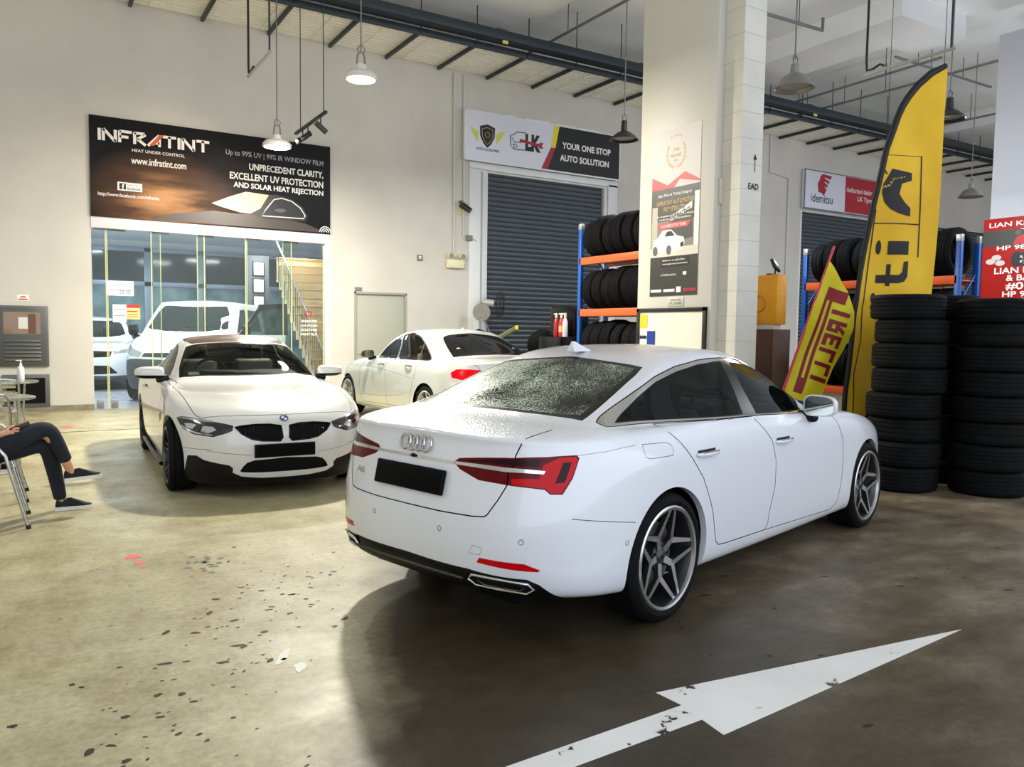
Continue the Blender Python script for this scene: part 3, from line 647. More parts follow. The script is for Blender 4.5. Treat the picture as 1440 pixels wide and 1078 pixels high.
def wheel(root, x, y, side, R, rr, w, style, mrim, mdark, mface=None, cal=None, steer=0.):
    """side +1 = left (outer face +y). returns the tyre object; rim, disc are its children"""
    mface = mface or mrim
    tb = MB(); tb.lathe(tyre_profile(R, w, rr), TYRE(), 72, axis='y', closed=True)
    t = tb.build('wheel', root, 40); t.location = (x, y, R); t.rotation_euler = (0, 0, steer)
    S = side; o = w / 2 * S; rb = MB()
    rb.lathe([(rr + .010, o * .90), (rr + .012, o * .96), (rr + .002, o * 1.0), (rr - .012, o * .97), (rr - .016, o * .85)], mface, 72, axis='y')
    rb.lathe([(rr - .016, o * .85), (rr - .03, o * .5), (rr - .045, -o * .2), (rr - .05, -o * .9), (rr + .004, -o * .95)], mrim, 72, axis='y')
    def sp(a0, r0, w0, a1, r1, w1, y0, y1, th=.022, mm=None):
        """tapered spoke bar from polar (a0, r0) to (a1, r1), raised ridge in the middle"""
        p0 = Vector((r0 * math.cos(a0), 0, r0 * math.sin(a0))); p1 = Vector((r1 * math.cos(a1), 0, r1 * math.sin(a1)))
        d = (p1 - p0).normalized(); q = Vector((-d.z, 0, d.x)); Y = Vector((0, 1, 0)); V = []
        for p, wd, yy in ((p0, w0, y0), (p1, w1, y1)):
            for k, dy in ((-1, -th), (-.8, 0), (.8, 0), (1, -th)): V.append(p + q * wd * k + Y * (yy + dy) * S)
        rb.add(V, [[1, 2, 6, 5]], mm or mface)
        rb.add(V, [[0, 1, 5, 4], [2, 3, 7, 6], [0, 4, 7, 3], [0, 3, 2, 1], [4, 5, 6, 7]], mrim)
    yh, yr = w / 2 - .055, w / 2 - .018
    if style == 'star':          # five-pointed star of doubled bars, short arms to the hub
        for k in range(5):
            a = 2 * PI * k / 5 + PI / 2 - .20
            for e in (-1, 1):
                sp(a + e * .62, rr * .42, .019, a + e * .085, rr - .010, .0115, yh + .012, yr, .026)
            sp(a + .62, .04, .024, a + .62, rr * .46, .021, yh, yh + .014, .030)
    elif style == 'twin':
        for k in range(5):
            a = 2 * PI * k / 5 + PI / 2
            for e in (-1, 1): sp(a + e * .22, .06, .014, a + e * .14, rr - .012, .010, yh, yr)
    else:
        for k in range(10):
            a = 2 * PI * k / 10 + PI / 2; sp(a, .05, .020, a, rr - .012, .013, yh, yr)
    rb.lathe([(0, (yh + .004) * S), (.030, (yh + .004) * S), (.034, yh * S), (.075, (yh - .008) * S), (.082, (yh - .05) * S)], mrim, 32, axis='y')
    for k in range(5):
        a = 2 * PI * k / 5 + .3; c = Vector((.055 * math.cos(a), (yh - .006) * S, .055 * math.sin(a))); rb.cyl(c, c + Vector((0, .006 * S, 0)), .010, mdark, n=8)
    r = rb.build('rim', t, 25)
    hb = MB(); hb.lathe([(0, (yh + .009) * S), (.020, (yh + .009) * S), (.027, (yh + .006) * S), (.029, (yh + .002) * S)], mrim, 24, axis='y')
    hb.lathe([(.0, (yh + .0095) * S), (.012, (yh + .0095) * S)], mdark, 16, axis='y'); hb.build('hub_cap', t)
    db = MB(); dm = mat('brake_disc', rgb(120, 118, 115), .35, .9)
    db.lathe([(.06, .015 * S), (.175, .015 * S), (.175, -.01 * S), (.06, -.01 * S)], dm, 40, axis='y'); db.build('brake_disc', t)
    cb = MB(); a = np.linspace(2.5, 3.7, 8)
    V = [(q * math.cos(t_), yy * S, q * math.sin(t_)) for q in (.115, .205) for yy in (-.03, .045) for t_ in a]; K = 8
    F = []
    for i in range(K - 1):
        for p, q in ((0, 1), (1, 3), (3, 2), (2, 0)): F.append([p * K + i, p * K + i + 1, q * K + i + 1, q * K + i])
    F += [[0, K, 3 * K, 2 * K], [K - 1, 2 * K - 1, 4 * K - 1, 3 * K - 1]]
    cb.add(V, F, cal or mdark); cb.build('brake_caliper', t)
    return t
def seats(car, x_front, x_rear, z, w, hr=1.0, leather=None):
    m = leather or mat('seat_leather', rgb(34, 33, 33), .55)
    def seat(nm, x, y, wd, hz):
        mb = MB(); mb.box((x + .02, y, z + .12), (.52, wd, .16), m, .06, seg=3); mb.box((x - .27, y, z + .44), (.15, wd * .95, .62), m, .06, (0, -.22, 0), 3)
        o = mb.build(nm, car.root)
        hb = MB(); hb.box((x - .36, y, z + hz), (.10, .26 if wd < .8 else .26, .19), m, .045, (0, -.15, 0), 3)
        if wd > .8: hb.box((x - .36, y - .42, z + hz), (.10, .24, .16), m, .045, None, 3); hb.box((x - .36, y + .42, z + hz), (.10, .24, .16), m, .045, None, 3)
        for dy in (-.06, .06): hb.cyl((x - .34, y + dy, z + hz - .16), (x - .355, y + dy, z + hz - .05), .006, mat('chrome', rgb(225, 225, 225), .12, 1), n=6)
        hb.build('headrest', o)
    seat('front_seat', x_front, w * .40, .50, .84 * hr); seat('front_seat', x_front, -w * .40, .50, .84 * hr); seat('rear_seat', x_rear, 0, 1.25, .76 * hr)
def cabin(car, xd, z, w, driver=-1):
    """dashboard, wheel, inner floor and parcel shelf"""
    dm = mat('cabin_trim', rgb(26, 26, 27), .6); mb = MB()
    mb.box((xd, 0, z - .06), (.52, w * 1.62, .2), dm, .07, (0, .12, 0), 3); mb.box((xd - .28, 0, z - .30), (.5, .24, .3), dm, .03)
    o = mb.build('dashboard', car.root)
    sb = MB(); c = Vector((xd - .38, driver * w * .40, z + .0)); R = Euler((0, -.38, 0)).to_matrix()
    sb.tube([c + R @ Vector((0, .18 * math.cos(t), .18 * math.sin(t))) for t in np.linspace(0, 2 * PI, 33)[:-1]], .015, dm, 8, True)
    sb.box(c + Vector((.02, 0, 0)), (.05, .13, .10), dm, .02, R); sb.box(c + Vector((.02, 0, 0)), (.02, .34, .03), dm, .008, R); sb.cyl(c, c + Vector((.3, 0, -.10)), .03, dm, n=10)
    sb.build('steering_wheel', car.root)
def mirror(car, x, y, z, side, paint, dark, facing=1, L=.22, H=.145, two=False):
    """door mirror: shell, stalk, glass looking backwards"""
    mb = MB(); S = side; b = bmesh.new(); bmesh.ops.create_uvsphere(b, u_segments=24, v_segments=14, radius=1)
    for v in b.verts:
        p = v.co.copy(); e = lambda t, k: math.copysign(abs(t) ** k, t)
        xx = e(p.x, .75) * .085; xx = xx if xx > -.035 else -.035
        tp = 1 - .22 * (p.y * .5 + .5)
        v.co = Vector((x + xx - (.03 * (p.y * .5 + .5) if xx > 0 else 0), y + S * (e(p.y, .6) * L / 2), z + e(p.z, .6) * H / 2 * tp))
    if two:
        lo = bmesh.new(); lo = b.copy(); bmesh.ops.delete(lo, geom=[f for f in lo.faces if f.calc_center_median().z > z - H * .16], context='FACES'); bmesh.ops.delete(b, geom=[f for f in b.faces if f.calc_center_median().z <= z - H * .16], context='FACES'); mb.bm(lo, dark); lo.free()
    mb.bm(b, paint); b.free()
    o = mb.build('door_mirror', car.root, 50)
    sb = MB(); sb.box((x + .01, y - S * (L / 2 - .02), z - H / 2 + .005), (.085, .13, .05), dark, .015, (S * -.3, 0, 0)); sb.build('stalk', o)
    gb = MB(); th = np.linspace(0, 2 * PI, 28)[:-1]; e = lambda t, k: math.copysign(abs(t) ** k, t)
    poly = [(S * e(math.cos(t), .6) * L * .43, e(math.sin(t), .6) * H * .39 * (1 - .12 * math.cos(t))) for t in th]
    gb.prism(poly, (x - .0375, y, z), (0, 1, 0), (0, 0, 1), -.003 if S > 0 else .003, mat('mirror_glass', (.75, .82, .78), .03, 1)); g = gb.build('mirror_glass', o)
    return o
def handle(car, x, y, z, side, paint, parent=None, L=.23):
    mb = MB(); S = side; m2 = mat('chrome', rgb(225, 225, 225), .12, 1)
    pts = [(x - L / 2 + i * L / 8, y + S * (.006 + .026 * math.sin(PI * i / 8) ** .5), z) for i in range(9)]
    mb.tube(pts, [.008, .011, .013, .014, .014, .014, .013, .011, .008], paint, 8)
    mb.tube([(p[0], p[1] + S * .006, p[2] + .011) for p in pts[1:-1]], .005, m2, 6)
    mb.add([(x - L * .42, y + S * .002, z + .022), (x + L * .42, y + S * .002, z + .022), (x + L * .38, y + S * .002, z - .02), (x - L * .38, y + S * .002, z - .02)], [[0, 1, 2, 3]], mat('panel_gap', rgb(28, 28, 30), .6))
    return mb.build('door_handle', parent or car.root)
def fin(car, x, z, paint, tilt=0.):
    mb = MB(); L = [(.10, 0), (.02, .03), (-.05, .062), (-.075, .064), (-.085, .03), (-.09, 0)]
    V = []
    for sd in (1, -1): V += [(x + a, sd * (.030 * (1 - h / .075)), z + h - tilt * a) for a, h in L]
    n = len(L); F = [list(range(n)), list(range(n, 2 * n))[::-1]] + [[i, n + i, n + i + 1, i + 1] for i in range(n - 1)]
    mb.add(V, F, paint); return mb.build('antenna_fin', car.root, 60)
# ------------------------------------------------------------------ white saloon in the middle
def spec_a6():
    R=[]
    #        xf    sf    xr     sr    w    z: f, fcorner, fwheel, mid, rwheel, rcorner, rear
    R.append(ring(3.74,2.55,-.93,-.15,.80,[.19,.19,.20,.19,.22,.27,.27]))
    R.append(ring(3.82,2.55,-1.0,-.15,.90,[.22,.22,.22,.215,.24,.30,.31]))
    R.append(ring(3.86,2.55,-1.03,-.15,.935,[.40,.40,.40,.36,.40,.45,.46]))
    R.append(ring(3.87,2.55,-1.025,-.15,.945,[.55,.56,.60,.60,.60,.62,.62],wf=.935,wr=.945))
    R.append(ring(3.84,2.55,-.995,-.15,.938,[.66,.68,.76,.80,.79,.76,.77],wf=.93,wr=.94))
    R.append(ring(3.78,2.55,-.965,-.15,.925,[.73,.76,.86,.92,.92,.89,.90],wf=.915,wr=.925))
    R.append(ring(3.66,2.52,-.94,-.15,.905,[.79,.82,.92,.975,.985,.985,.995],wf=.885,wr=.895))
    R.append(ring(3.55,2.45,-.92,-.15,.893,[.82,.85,.945,1.0,1.02,1.02,1.035],wf=.86,wr=.875))
    R.append(ring(2.90,2.20,-.68,-.14,.885,[.945,.945,.975,1.025,1.045,1.06,1.07],wf=.80,wr=.83,nf=3.5,nr=3.5))
    R.append(ring(2.22,1.98,-.47,-.08,.868,[1.015,1.01,1.005,1.045,1.075,1.09,1.095],wf=.76,wr=.77,nf=3.5,nr=3.6))
    R.append(ring(1.86,1.62,-.08,.17,.745,[1.225,1.215,1.205,1.225,1.225,1.225,1.235],wf=.68,wr=.67,nf=3.2,nr=3.6))
    R.append(ring(1.47,1.20,.32,.52,.61,[1.405,1.39,1.38,1.405,1.365,1.36,1.385],wf=.57,wr=.565,nf=3.0,nr=3.4))
    R.append(ring(1.25,1.10,.50,.65,.46,[1.432,1.425,1.425,1.435,1.415,1.41,1.415],wf=.43,wr=.42,nf=3,nr=3))
    R.append(ridge(1.12,.65,[1.446,1.457,1.455,1.452,1.44]))
    return R
PAINT_A = mat('white_paint', rgb(226, 228, 232), .32, 0, 1.0, coat_rough=.04)
CHROME = mat('chrome', rgb(225, 225, 225), .12, 1)
BLACK = mat('gloss_black', rgb(6, 6, 7), .25, 0, 0, spec=.22)
MATTE = mat('matte_black', rgb(9, 9, 10), .75, spec=.15)
TAIL = mat('tail_lens_dark', rgb(92, 0, 10), .2, 0, 0, spec=.22)
TAILB = mat('tail_lens_bright', rgb(196, 0, 18), .2, 0, 0, spec=.22)
RIMA = mat('rim_grey', rgb(84, 86, 90), .32, .9); RIMF = mat('rim_machined', rgb(196, 196, 196), .25, 1)
def drops_mat(name, base, dens=1.0):
    """tinted rear screen with rain drops, thicker at the left to paint in a reflection"""
    m = glass_mat(name, (.30, .36, .33), .45, .02, (.012, .016, .014)); N, L = m.node_tree.nodes, m.node_tree.links
    out = N['Material Output']; src = out.inputs[0].links[0].from_socket
    tc = N.new('ShaderNodeTexCoord'); a = None
    for sc, th in ((95, .36), (170, .36)):
        v = N.new('ShaderNodeTexVoronoi'); v.inputs['Scale'].default_value = sc; L.new(tc.outputs['Object'], v.inputs['Vector'])
        lt = N.new('ShaderNodeMath'); lt.operation = 'LESS_THAN'; L.new(v.outputs['Distance'], lt.inputs[0])
        n = N.new('ShaderNodeTexNoise'); n.inputs['Scale'].default_value = 3.2; n.inputs['Detail'].default_value = 4; L.new(tc.outputs['Object'], n.inputs['Vector'])
        mr = N.new('ShaderNodeMapRange'); mr.inputs[1].default_value = .22; mr.inputs[2].default_value = .62; mr.inputs[3].default_value = .10; mr.inputs[4].default_value = .14 + th * dens
        sy = N.new('ShaderNodeSeparateXYZ'); L.new(tc.outputs['Object'], sy.inputs[0]); ma = N.new('ShaderNodeMath'); ma.operation = 'MULTIPLY_ADD'; ma.inputs[1].default_value = .30; L.new(sy.outputs[1], ma.inputs[0]); L.new(n.outputs[0], ma.inputs[2]); L.new(ma.outputs[0], mr.inputs[0]); L.new(mr.outputs[0], lt.inputs[1])  # extra drops on the left side imitate a bright reflection
        if a is None: a = lt.outputs[0]
        else:
            mx = N.new('ShaderNodeMath'); mx.operation = 'MAXIMUM'; L.new(a, mx.inputs[0]); L.new(lt.outputs[0], mx.inputs[1]); a = mx.outputs[0]
    df = N.new('ShaderNodeBsdfPrincipled'); df.inputs['Base Color'].default_value = (.66, .80, .62, 1); df.inputs['Roughness'].default_value = .25
    k = N.new('ShaderNodeMath'); k.operation = 'MULTIPLY'; k.inputs[1].default_value = .85; L.new(a, k.inputs[0])
    ms = N.new('ShaderNodeMixShader'); L.new(k.outputs[0], ms.inputs[0]); L.new(src, ms.inputs[1]); L.new(df.outputs[0], ms.inputs[2]); L.new(ms.outputs[0], out.inputs[0])
    return m
def wet_paint():
    """white paint whose upward faces carry beads of rain"""
    if 'wet' in MATS: return MATS['wet']
    m = PAINT_A; N, L, b = nodes(m); tc = N.new('ShaderNodeTexCoord'); g = N.new('ShaderNodeNewGeometry')
    sp = N.new('ShaderNodeSeparateXYZ'); L.new(g.outputs['Normal'], sp.inputs[0])
    up = N.new('ShaderNodeMapRange'); up.inputs[1].default_value = .80; up.inputs[2].default_value = .95; L.new(sp.outputs[2], up.inputs[0])
    v = N.new('ShaderNodeTexVoronoi'); v.inputs['Scale'].default_value = 110; L.new(tc.outputs['Object'], v.inputs['Vector'])
    n = N.new('ShaderNodeTexNoise'); n.inputs['Scale'].default_value = 60; n.inputs['Detail'].default_value = 3; L.new(tc.outputs['Object'], n.inputs['Vector'])
    h = N.new('ShaderNodeMath'); h.operation = 'ADD'; L.new(v.outputs['Distance'], h.inputs[0]); L.new(n.outputs[0], h.inputs[1])
    bp = N.new('ShaderNodeBump'); bp.inputs['Distance'].default_value = .004; L.new(h.outputs[0], bp.inputs['Height'])
    st = N.new('ShaderNodeMath'); st.operation = 'MULTIPLY'; st.inputs[1].default_value = .55; L.new(up.outputs[0], st.inputs[0]); L.new(st.outputs[0], bp.inputs['Strength'])
    L.new(bp.outputs[0], b.inputs['Coat Normal']); L.new(bp.outputs[0], b.inputs['Normal'])
    MATS['wet'] = m; return m
def build_a6():
    c = Car('saloon_car', 'white four-door saloon with rain-wet roof and chrome rings on the boot, largest car', 'car',
            spec_a6(), (2.6215, 3.9782, 0), .2692, wet_paint(), (8, 8))
    G_side = glass_mat('side_glass', (.36, .45, .42), .34, .015, (.006, .010, .009)); G_front = glass_mat('screen_glass', (.62, .70, .66), .12, .015)
    S = dict(v0=7.2)
    # side glazing
    chrome = c.part('window_trim', CHROME); qg = c.part('quarter_window', G_side, off=-.002); rg = c.part('rear_door_window', G_side, off=-.002); fg = c.part('front_door_window', G_side, off=-.002); pil = c.part('pillar_cover', BLACK, off=-.001)
    CO = [(-.378, 1.073), (-.374, 1.056), (.107, 1.049), (.565, 1.036), (1.085, 1.026), (1.863, .990), (1.950, 1.052), (1.878, 1.165), (1.749, 1.245), (1.577, 1.310), (1.386, 1.353), (1.21, 1.371), (1.042, 1.378), (.88, 1.377), (.737, 1.368), (.506, 1.335), (.27, 1.281), (.036, 1.213), (-.189, 1.139), (-.314, 1.097)]
    GO = [(-.286, 1.069), (.118, 1.061), (.934, 1.036), (1.855, 1.004), (1.885, 1.096), (1.804, 1.186), (1.669, 1.261), (1.462, 1.318), (1.277, 1.346), (1.086, 1.359), (.93, 1.358), (.705, 1.342), (.477, 1.306), (.243, 1.252), (.0, 1.174), (-.189, 1.106)]
    c.cut(chrome, CO, 's', **S); c.cut(pil, GO, 's', **S)
    c.cut(qg, [(-.262, 1.073), (.045, 1.064), (.10, 1.150), (.165, 1.220), (.0, 1.168), (-.17, 1.108)], 's', **S)
    c.cut(rg, [(.245, 1.063), (.90, 1.043), (.965, 1.20), (1.00, 1.352), (.86, 1.350), (.705, 1.336), (.50, 1.304), (.385, 1.276), (.305, 1.19), (.262, 1.12)], 's', **S)
    c.cut(fg, [(1.075, 1.036), (1.835, 1.009), (1.860, 1.096), (1.79, 1.18), (1.66, 1.254), (1.46, 1.310), (1.277, 1.338), (1.13, 1.350), (1.09, 1.20)], 's', **S)
    c.gap(CO + [CO[0]], 's', .006, **S)
    # screens
    fr = c.part('screen_border', BLACK, both=True, off=-.001); rgl = c.part('rear_window', drops_mat('wet_glass', None), both=True, off=-.001)
    c.cut(fr, [(-.462, 0), (-.458, .3), (-.445, .5), (-.415, .655), (-.1, .615), (.17, .575), (.282, .545), (.292, .4), (.298, .2), (.30, 0)], 't', center='r', u0=13, v0=8.4, v1=11.9)
    c.cut(rgl, [(-.430, 0), (-.425, .3), (-.41, .5), (-.365, .60), (-.1, .575), (.17, .535), (.245, .51), (.26, .4), (.268, .2), (.27, 0)], 't', center='r', u0=13, v0=8.4, v1=11.9)
    ws = c.part('windscreen', G_front, both=True, off=-.001)
    c.cut(ws, [(2.13, 0), (2.11, .3), (2.02, .60), (1.94, .68), (1.72, .655), (1.50, .565), (1.44, .52), (1.50, .3), (1.52, 0)], 't', center='f', u1=9, v0=8.4, v1=11.9)
    # tail lamps, light bar across the boot
    tl = c.part('tail_light', TAIL, label='red tail light'); hi = c.part('outer_lens', TAILB, parent=tl, off=.0015); dk = c.part('inner_lens', mat('tail_lens_black', rgb(36, 0, 6), .2, 0, 0, spec=.22), parent=tl, off=.002)
    bar = c.part('light_bar', CHROME, parent=tl, off=.003); strip = c.part('chrome_strip', CHROME, both=True, off=.004)
    R3 = dict(u0=12.5, v0=2, v1=7.5)
    c.cut(tl, [(-.962, .292, .885), (-.953, .319, .907), (-.874, .617, .934), (-.786, .744, .944), (-.673, .829, .951), (-.664, .84, .937), (-.711, .839, .846), (-.76, .82, .773), (-.805, .781, .774), (-.82, .761, .795), (-.905, .627, .806), (-.956, .459, .817), (-.964, .336, .856)], '3', **R3)
    c.cut(hi, [(-.800, .735, .905), (-.745, .785, .940), (-.680, .826, .944), (-.671, .836, .932), (-.715, .836, .850), (-.763, .817, .779), (-.803, .779, .780), (-.815, .763, .800), (-.905, .627, .812), (-.905, .625, .840), (-.830, .735, .845)], '3', **R3)
    c.cut(dk, [(-.735, .800, .918), (-.70, .820, .918), (-.745, .820, .830), (-.785, .793, .825)], '3', **R3)
    c.cut(dk, [(-.945, .40, .905), (-.874, .617, .928), (-.81, .725, .932), (-.82, .72, .898), (-.88, .62, .897), (-.948, .37, .896)], '3', **R3)
    c.cut(bar, [(-.959, .301, .889), (-.901, .589, .887), (-.805, .751, .880), (-.812, .747, .866), (-.905, .592, .867), (-.962, .304, .875)], '3', **R3)
    c.cut(strip, [(0, .890), (.30, .888), (.30, .877), (0, .877)], 'r', center='r', u0=13, v0=3, v1=7)
    # black lower apron, reflectors
    ap = c.part('rear_diffuser', mat('satin_black', rgb(8, 8, 9), .45, spec=.25), both=True, label='black lower bumper apron'); K = c.sk.S
    q = c.uv([(-1.03, 0, .395), (-1.0, .43, .392), (-.88, .71, .374), (-.846, .760, .345), (-.716, .80, .255)], '3', closed=False, u0=11, v1=4)
    c.cut(ap, None, None, uv=[(K + .5, q[0][1])] + q + [(q[-1][0] - .1, -1), (K + .5, -1)])
    rf = c.part('rear_reflector', TAILB, off=.001, label='red bumper reflector'); c.cut(rf, [(-.994, .49, .432), (-.992, .505, .457), (-.899, .71, .449), (-.847, .765, .421), (-.854, .756, .412), (-.93, .655, .417)], '3', u0=12, v1=4)
    # openings and panels
    c.arch(0, .345, .378, u0=8, v1=6.6); c.arch(2.924, .345, .372, u1=13, v1=6.6)
    RD = [(.0, 1.045), (.011, 1.028), (.09, .961), (.198, .859), (.313, .734), (.395, .59), (.427, .522), (.46, .42), (.49, .345), (.525, .318), (.60, .312), (1.12, .300), (1.150, .33), (1.158, .413), (1.215, .576), (1.222, .739), (1.179, .861), (1.06, .969), (.99, 1.025)]
    FD = [(.99, 1.025), (1.06, .969), (1.179, .861), (1.222, .739), (1.215, .576), (1.158, .413), (1.150, .33), (1.13, .300), (2.2, .262), (2.30, .30), (2.345, .45), (2.37, .60), (2.36, .76), (2.28, .90), (2.17, .985)]
    c.gap(RD + [RD[0]], 's', .005, v1=9); c.gap(FD[8:], 's', .005, v1=9); c.gap([(1.12, .300), (2.2, .262)], 's', .004, v1=9)
    rd = c.part('rear_door', c.paint); fd = c.part('front_door', c.paint); c.cut(rd, RD, 's', u0=6, u1=16, v0=1.2, v1=9); c.cut(fd, FD, 's', u0=6, u1=16, v0=1.2, v1=9)
    ff = c.part('fuel_flap', c.paint); FF = [(-.24, .968), (-.03, .960), (.012, .945), (.022, .909), (.008, .890), (-.20, .894), (-.235, .905), (-.245, .94)]
    c.cut(ff, FF, 's', u0=10, v0=4, v1=9); c.gap(FF + [FF[0]], 's', .0025, u0=10, v0=4, v1=9)
    TG = [(-.65, .655, 1.058), (-.823, .640, 1.026), (-.848, .637, 1.001), (-.87, .622, .947), (-.885, .618, .896), (-.901, .605, .870), (-.909, .605, .804), (-.936, .575, .735), (-.965, .535, .665), (-.970, .52, .653), (-.99, .46, .648), (-1.016, .261, .644), (-1.02, 0, .643)]
    c.gap(TG, '3', .006, u0=12, v0=2)
    tk = c.part('boot_lid', c.paint, both=True); q = c.uv(TG, '3', closed=False, u0=12, v0=2, step=.06); q2 = c.uv([(-.47, 0), (-.46, .5), (-.44, .655)], 't', closed=False, u0=13, v0=7, v1=9.5)
    e = K - .5
    lid = [(e, q[-1][1])] + q[::-1] + q2[::-1] + [(e, q2[0][1])]
    c.cuts.insert(0, (tk, lid))
    c.gap([(-.735, .86, .66), (-.52, .93, .625), (-.34, .94, .595)], '3', .003, u0=11)
    c.gap([(-.80, .88, 1.035 - .06), (-.53, .925, .975), (-.3, .93, .985)], '3', .0015, u0=11)
    # bonnet, lamps and grille at the far end
    c.gap([(2.14, .74), (2.6, .80), (3.2, .80), (3.5, .74)], 't', .005, u1=12, v0=6, v1=9.4)
    hl = c.part('headlight', mat('lamp_glass', rgb(190, 195, 200), .06, 0, 1, spec=.8)); c.cut(hl, [(3.72, .45, .72), (3.60, .70, .74), (3.25, .87, .80), (3.30, .885, .73), (3.6, .76, .66), (3.76, .48, .66)], '3', u1=9, v0=3, v1=6.5)
    gr = c.part('front_grille', BLACK, both=True); c.cut(gr, [(0, .70), (.36, .70), (.48, .62), (.50, .50), (.36, .34), (0, .33)], 'f', center='f', u1=7, v0=1, v1=6)
    c.build(); r = c.root
    # wheels
    for x in (0, 2.924):
        for sd in (1, -1): wheel(r, x, sd * .812, sd, .343, .268, .245, 'star', RIMA, MATTE, RIMF)
    for sd in (-1, 1):
        p, n = c.place([(.357, .872), (1.336, .856)], 's', v0=3, v1=8)
        handle(c, .357, p[0][1] * sd, .868, sd, c.paint, c.obj[(rd, sd)]); handle(c, 1.336, p[1][1] * sd, .850, sd, c.paint, c.obj[(fd, sd)])
        mirror(c, 1.80, sd * .985, 1.05, sd, c.paint, BLACK, L=.23, H=.165)
        # exhaust trims
        E = [(-.992, .445, .345), (-.992, .465, .368), (-.94, .60, .362), (-.873, .72, .352), (-.845, .735, .325), (-.86, .705, .303), (-.93, .60, .314), (-.975, .485, .323)]
        mb = MB(); P = [Vector((p[0] - .012, p[1] * sd, p[2])) for p in E]; mb.tube(P, .007, CHROME, 8, True)
        cn = sum(P, Vector()) / len(P); mb.add([p + Vector((.006, 0, 0)) for p in P], [list(range(len(P)))], MATTE)
        Q = [cn + (p - cn) * .72 + Vector((.004, 0, 0)) for p in P]; mb.tube(Q, .004, mat('dark_chrome', rgb(90, 90, 92), .25, 1), 6, True); mb.build('exhaust_trim', r)
    mb = MB(); mb.tube([(-1.022, -.43, .347), (-1.038, -.2, .350), (-1.042, 0, .351), (-1.038, .2, .350), (-1.022, .43, .347)], .007, mat('dark_chrome', rgb(90, 90, 92), .25, 1), 6); mb.build('apron_strip', r)
    mb = MB(); mb.box((-.62, .42, .25), (.36, .34, .14), MATTE, .05); mb.build('silencer', r); mb = MB(); mb.box((-.62, -.42, .25), (.36, .34, .14), MATTE, .05); mb.build('silencer', r)
    # boot furniture
    p, n = c.place([(-.95, 0, .949)], '3', u0=18); n = Vector(n[0]); p = Vector(p[0]); up = (Vector((0, 0, 1)) - n * n.z).normalized()
    mb = MB(); yv = up.cross(n)
    for k in range(4):
        o = p + yv * ((k - 1.5) * .054) + n * .010
        mb.tube([o + yv * .0385 * math.cos(t) + up * .0385 * math.sin(t) for t in np.linspace(0, 2 * PI, 33)[:-1]], .0062, CHROME, 8, True)
    lidob = c.obj[(tk, 0)]; mb.build('ring_emblem', lidob)
    p, n = c.place([(-.965, .455, .757)], '3', u0=15); n = Vector(n[0]); up = (Vector((0, 0, 1)) - n * n.z).normalized(); yv = up.cross(n)
    text('A6', 'model_badge', lidob, Vector(p[0]) - yv * .045 - up * .018, yv, up, .09, .036, CHROME, .004, .02)
    p, n = c.place([(-.98, 0, .775)], '3', u0=17, v0=2); n = Vector(n[0]); up = (Vector((0, 0, 1)) - n * n.z).normalized(); yv = up.cross(n)
    R = Matrix((n, yv, up)).transposed(); mb = MB(); mb.box(Vector(p[0]) + n * .012, (.022, .53, .125), MATTE, .006, R); mb.box(Vector(p[0]) + n * .024, (.004, .50, .10), mat('plate_black', rgb(4, 4, 4), .7, spec=.1), .001, R); mb.build('number_plate', lidob)
    mb = MB(); p, n = c.place([(-.965, 0, .884)], '3', u0=18); mb.sphere(Vector(p[0]) + Vector(n[0]) * .008, (.012, .02, .010), BLACK); mb.build('reversing_camera', lidob)
    # parking sensors and tow cover outlines
    mb = MB(); gm = mat('panel_gap', rgb(28, 28, 30), .6)
    for pt in ((-.912, .70, .552), (-1.02, .26, .560), (-.40, .945, .50)):
        p, n = c.place([pt], '3', u0=11); p, n = Vector(p[0]), Vector(n[0]); a = n.orthogonal().normalized(); b = n.cross(a)
        for sd in (1, -1):
            M = Vector((1, sd, 1)); mb.tube([Vector([x * y for x, y in zip(p + a * .012 * math.cos(t) + b * .012 * math.sin(t), M)]) for t in np.linspace(0, 2 * PI, 17)[:-1]], .0016, gm, 5, True)
    mb.build('parking_sensor', r)
    mb = MB(); p, n = c.place([(-1.002, .467, .512), (-.988, .521, .504), (-.99, .508, .472), (-1.005, .446, .470)], '3', u0=12)
    mb.tube([Vector((a[0], -a[1], a[2])) for a in p], .0012, gm, 5, True); mb.build('tow_eye_cover', r)
    fin(c, .38, 1.408, c.paint); cabin(c, 1.95, .98, .78); seats(c, 1.15, .36, .30, .9, .95)
    return c
build_a6()
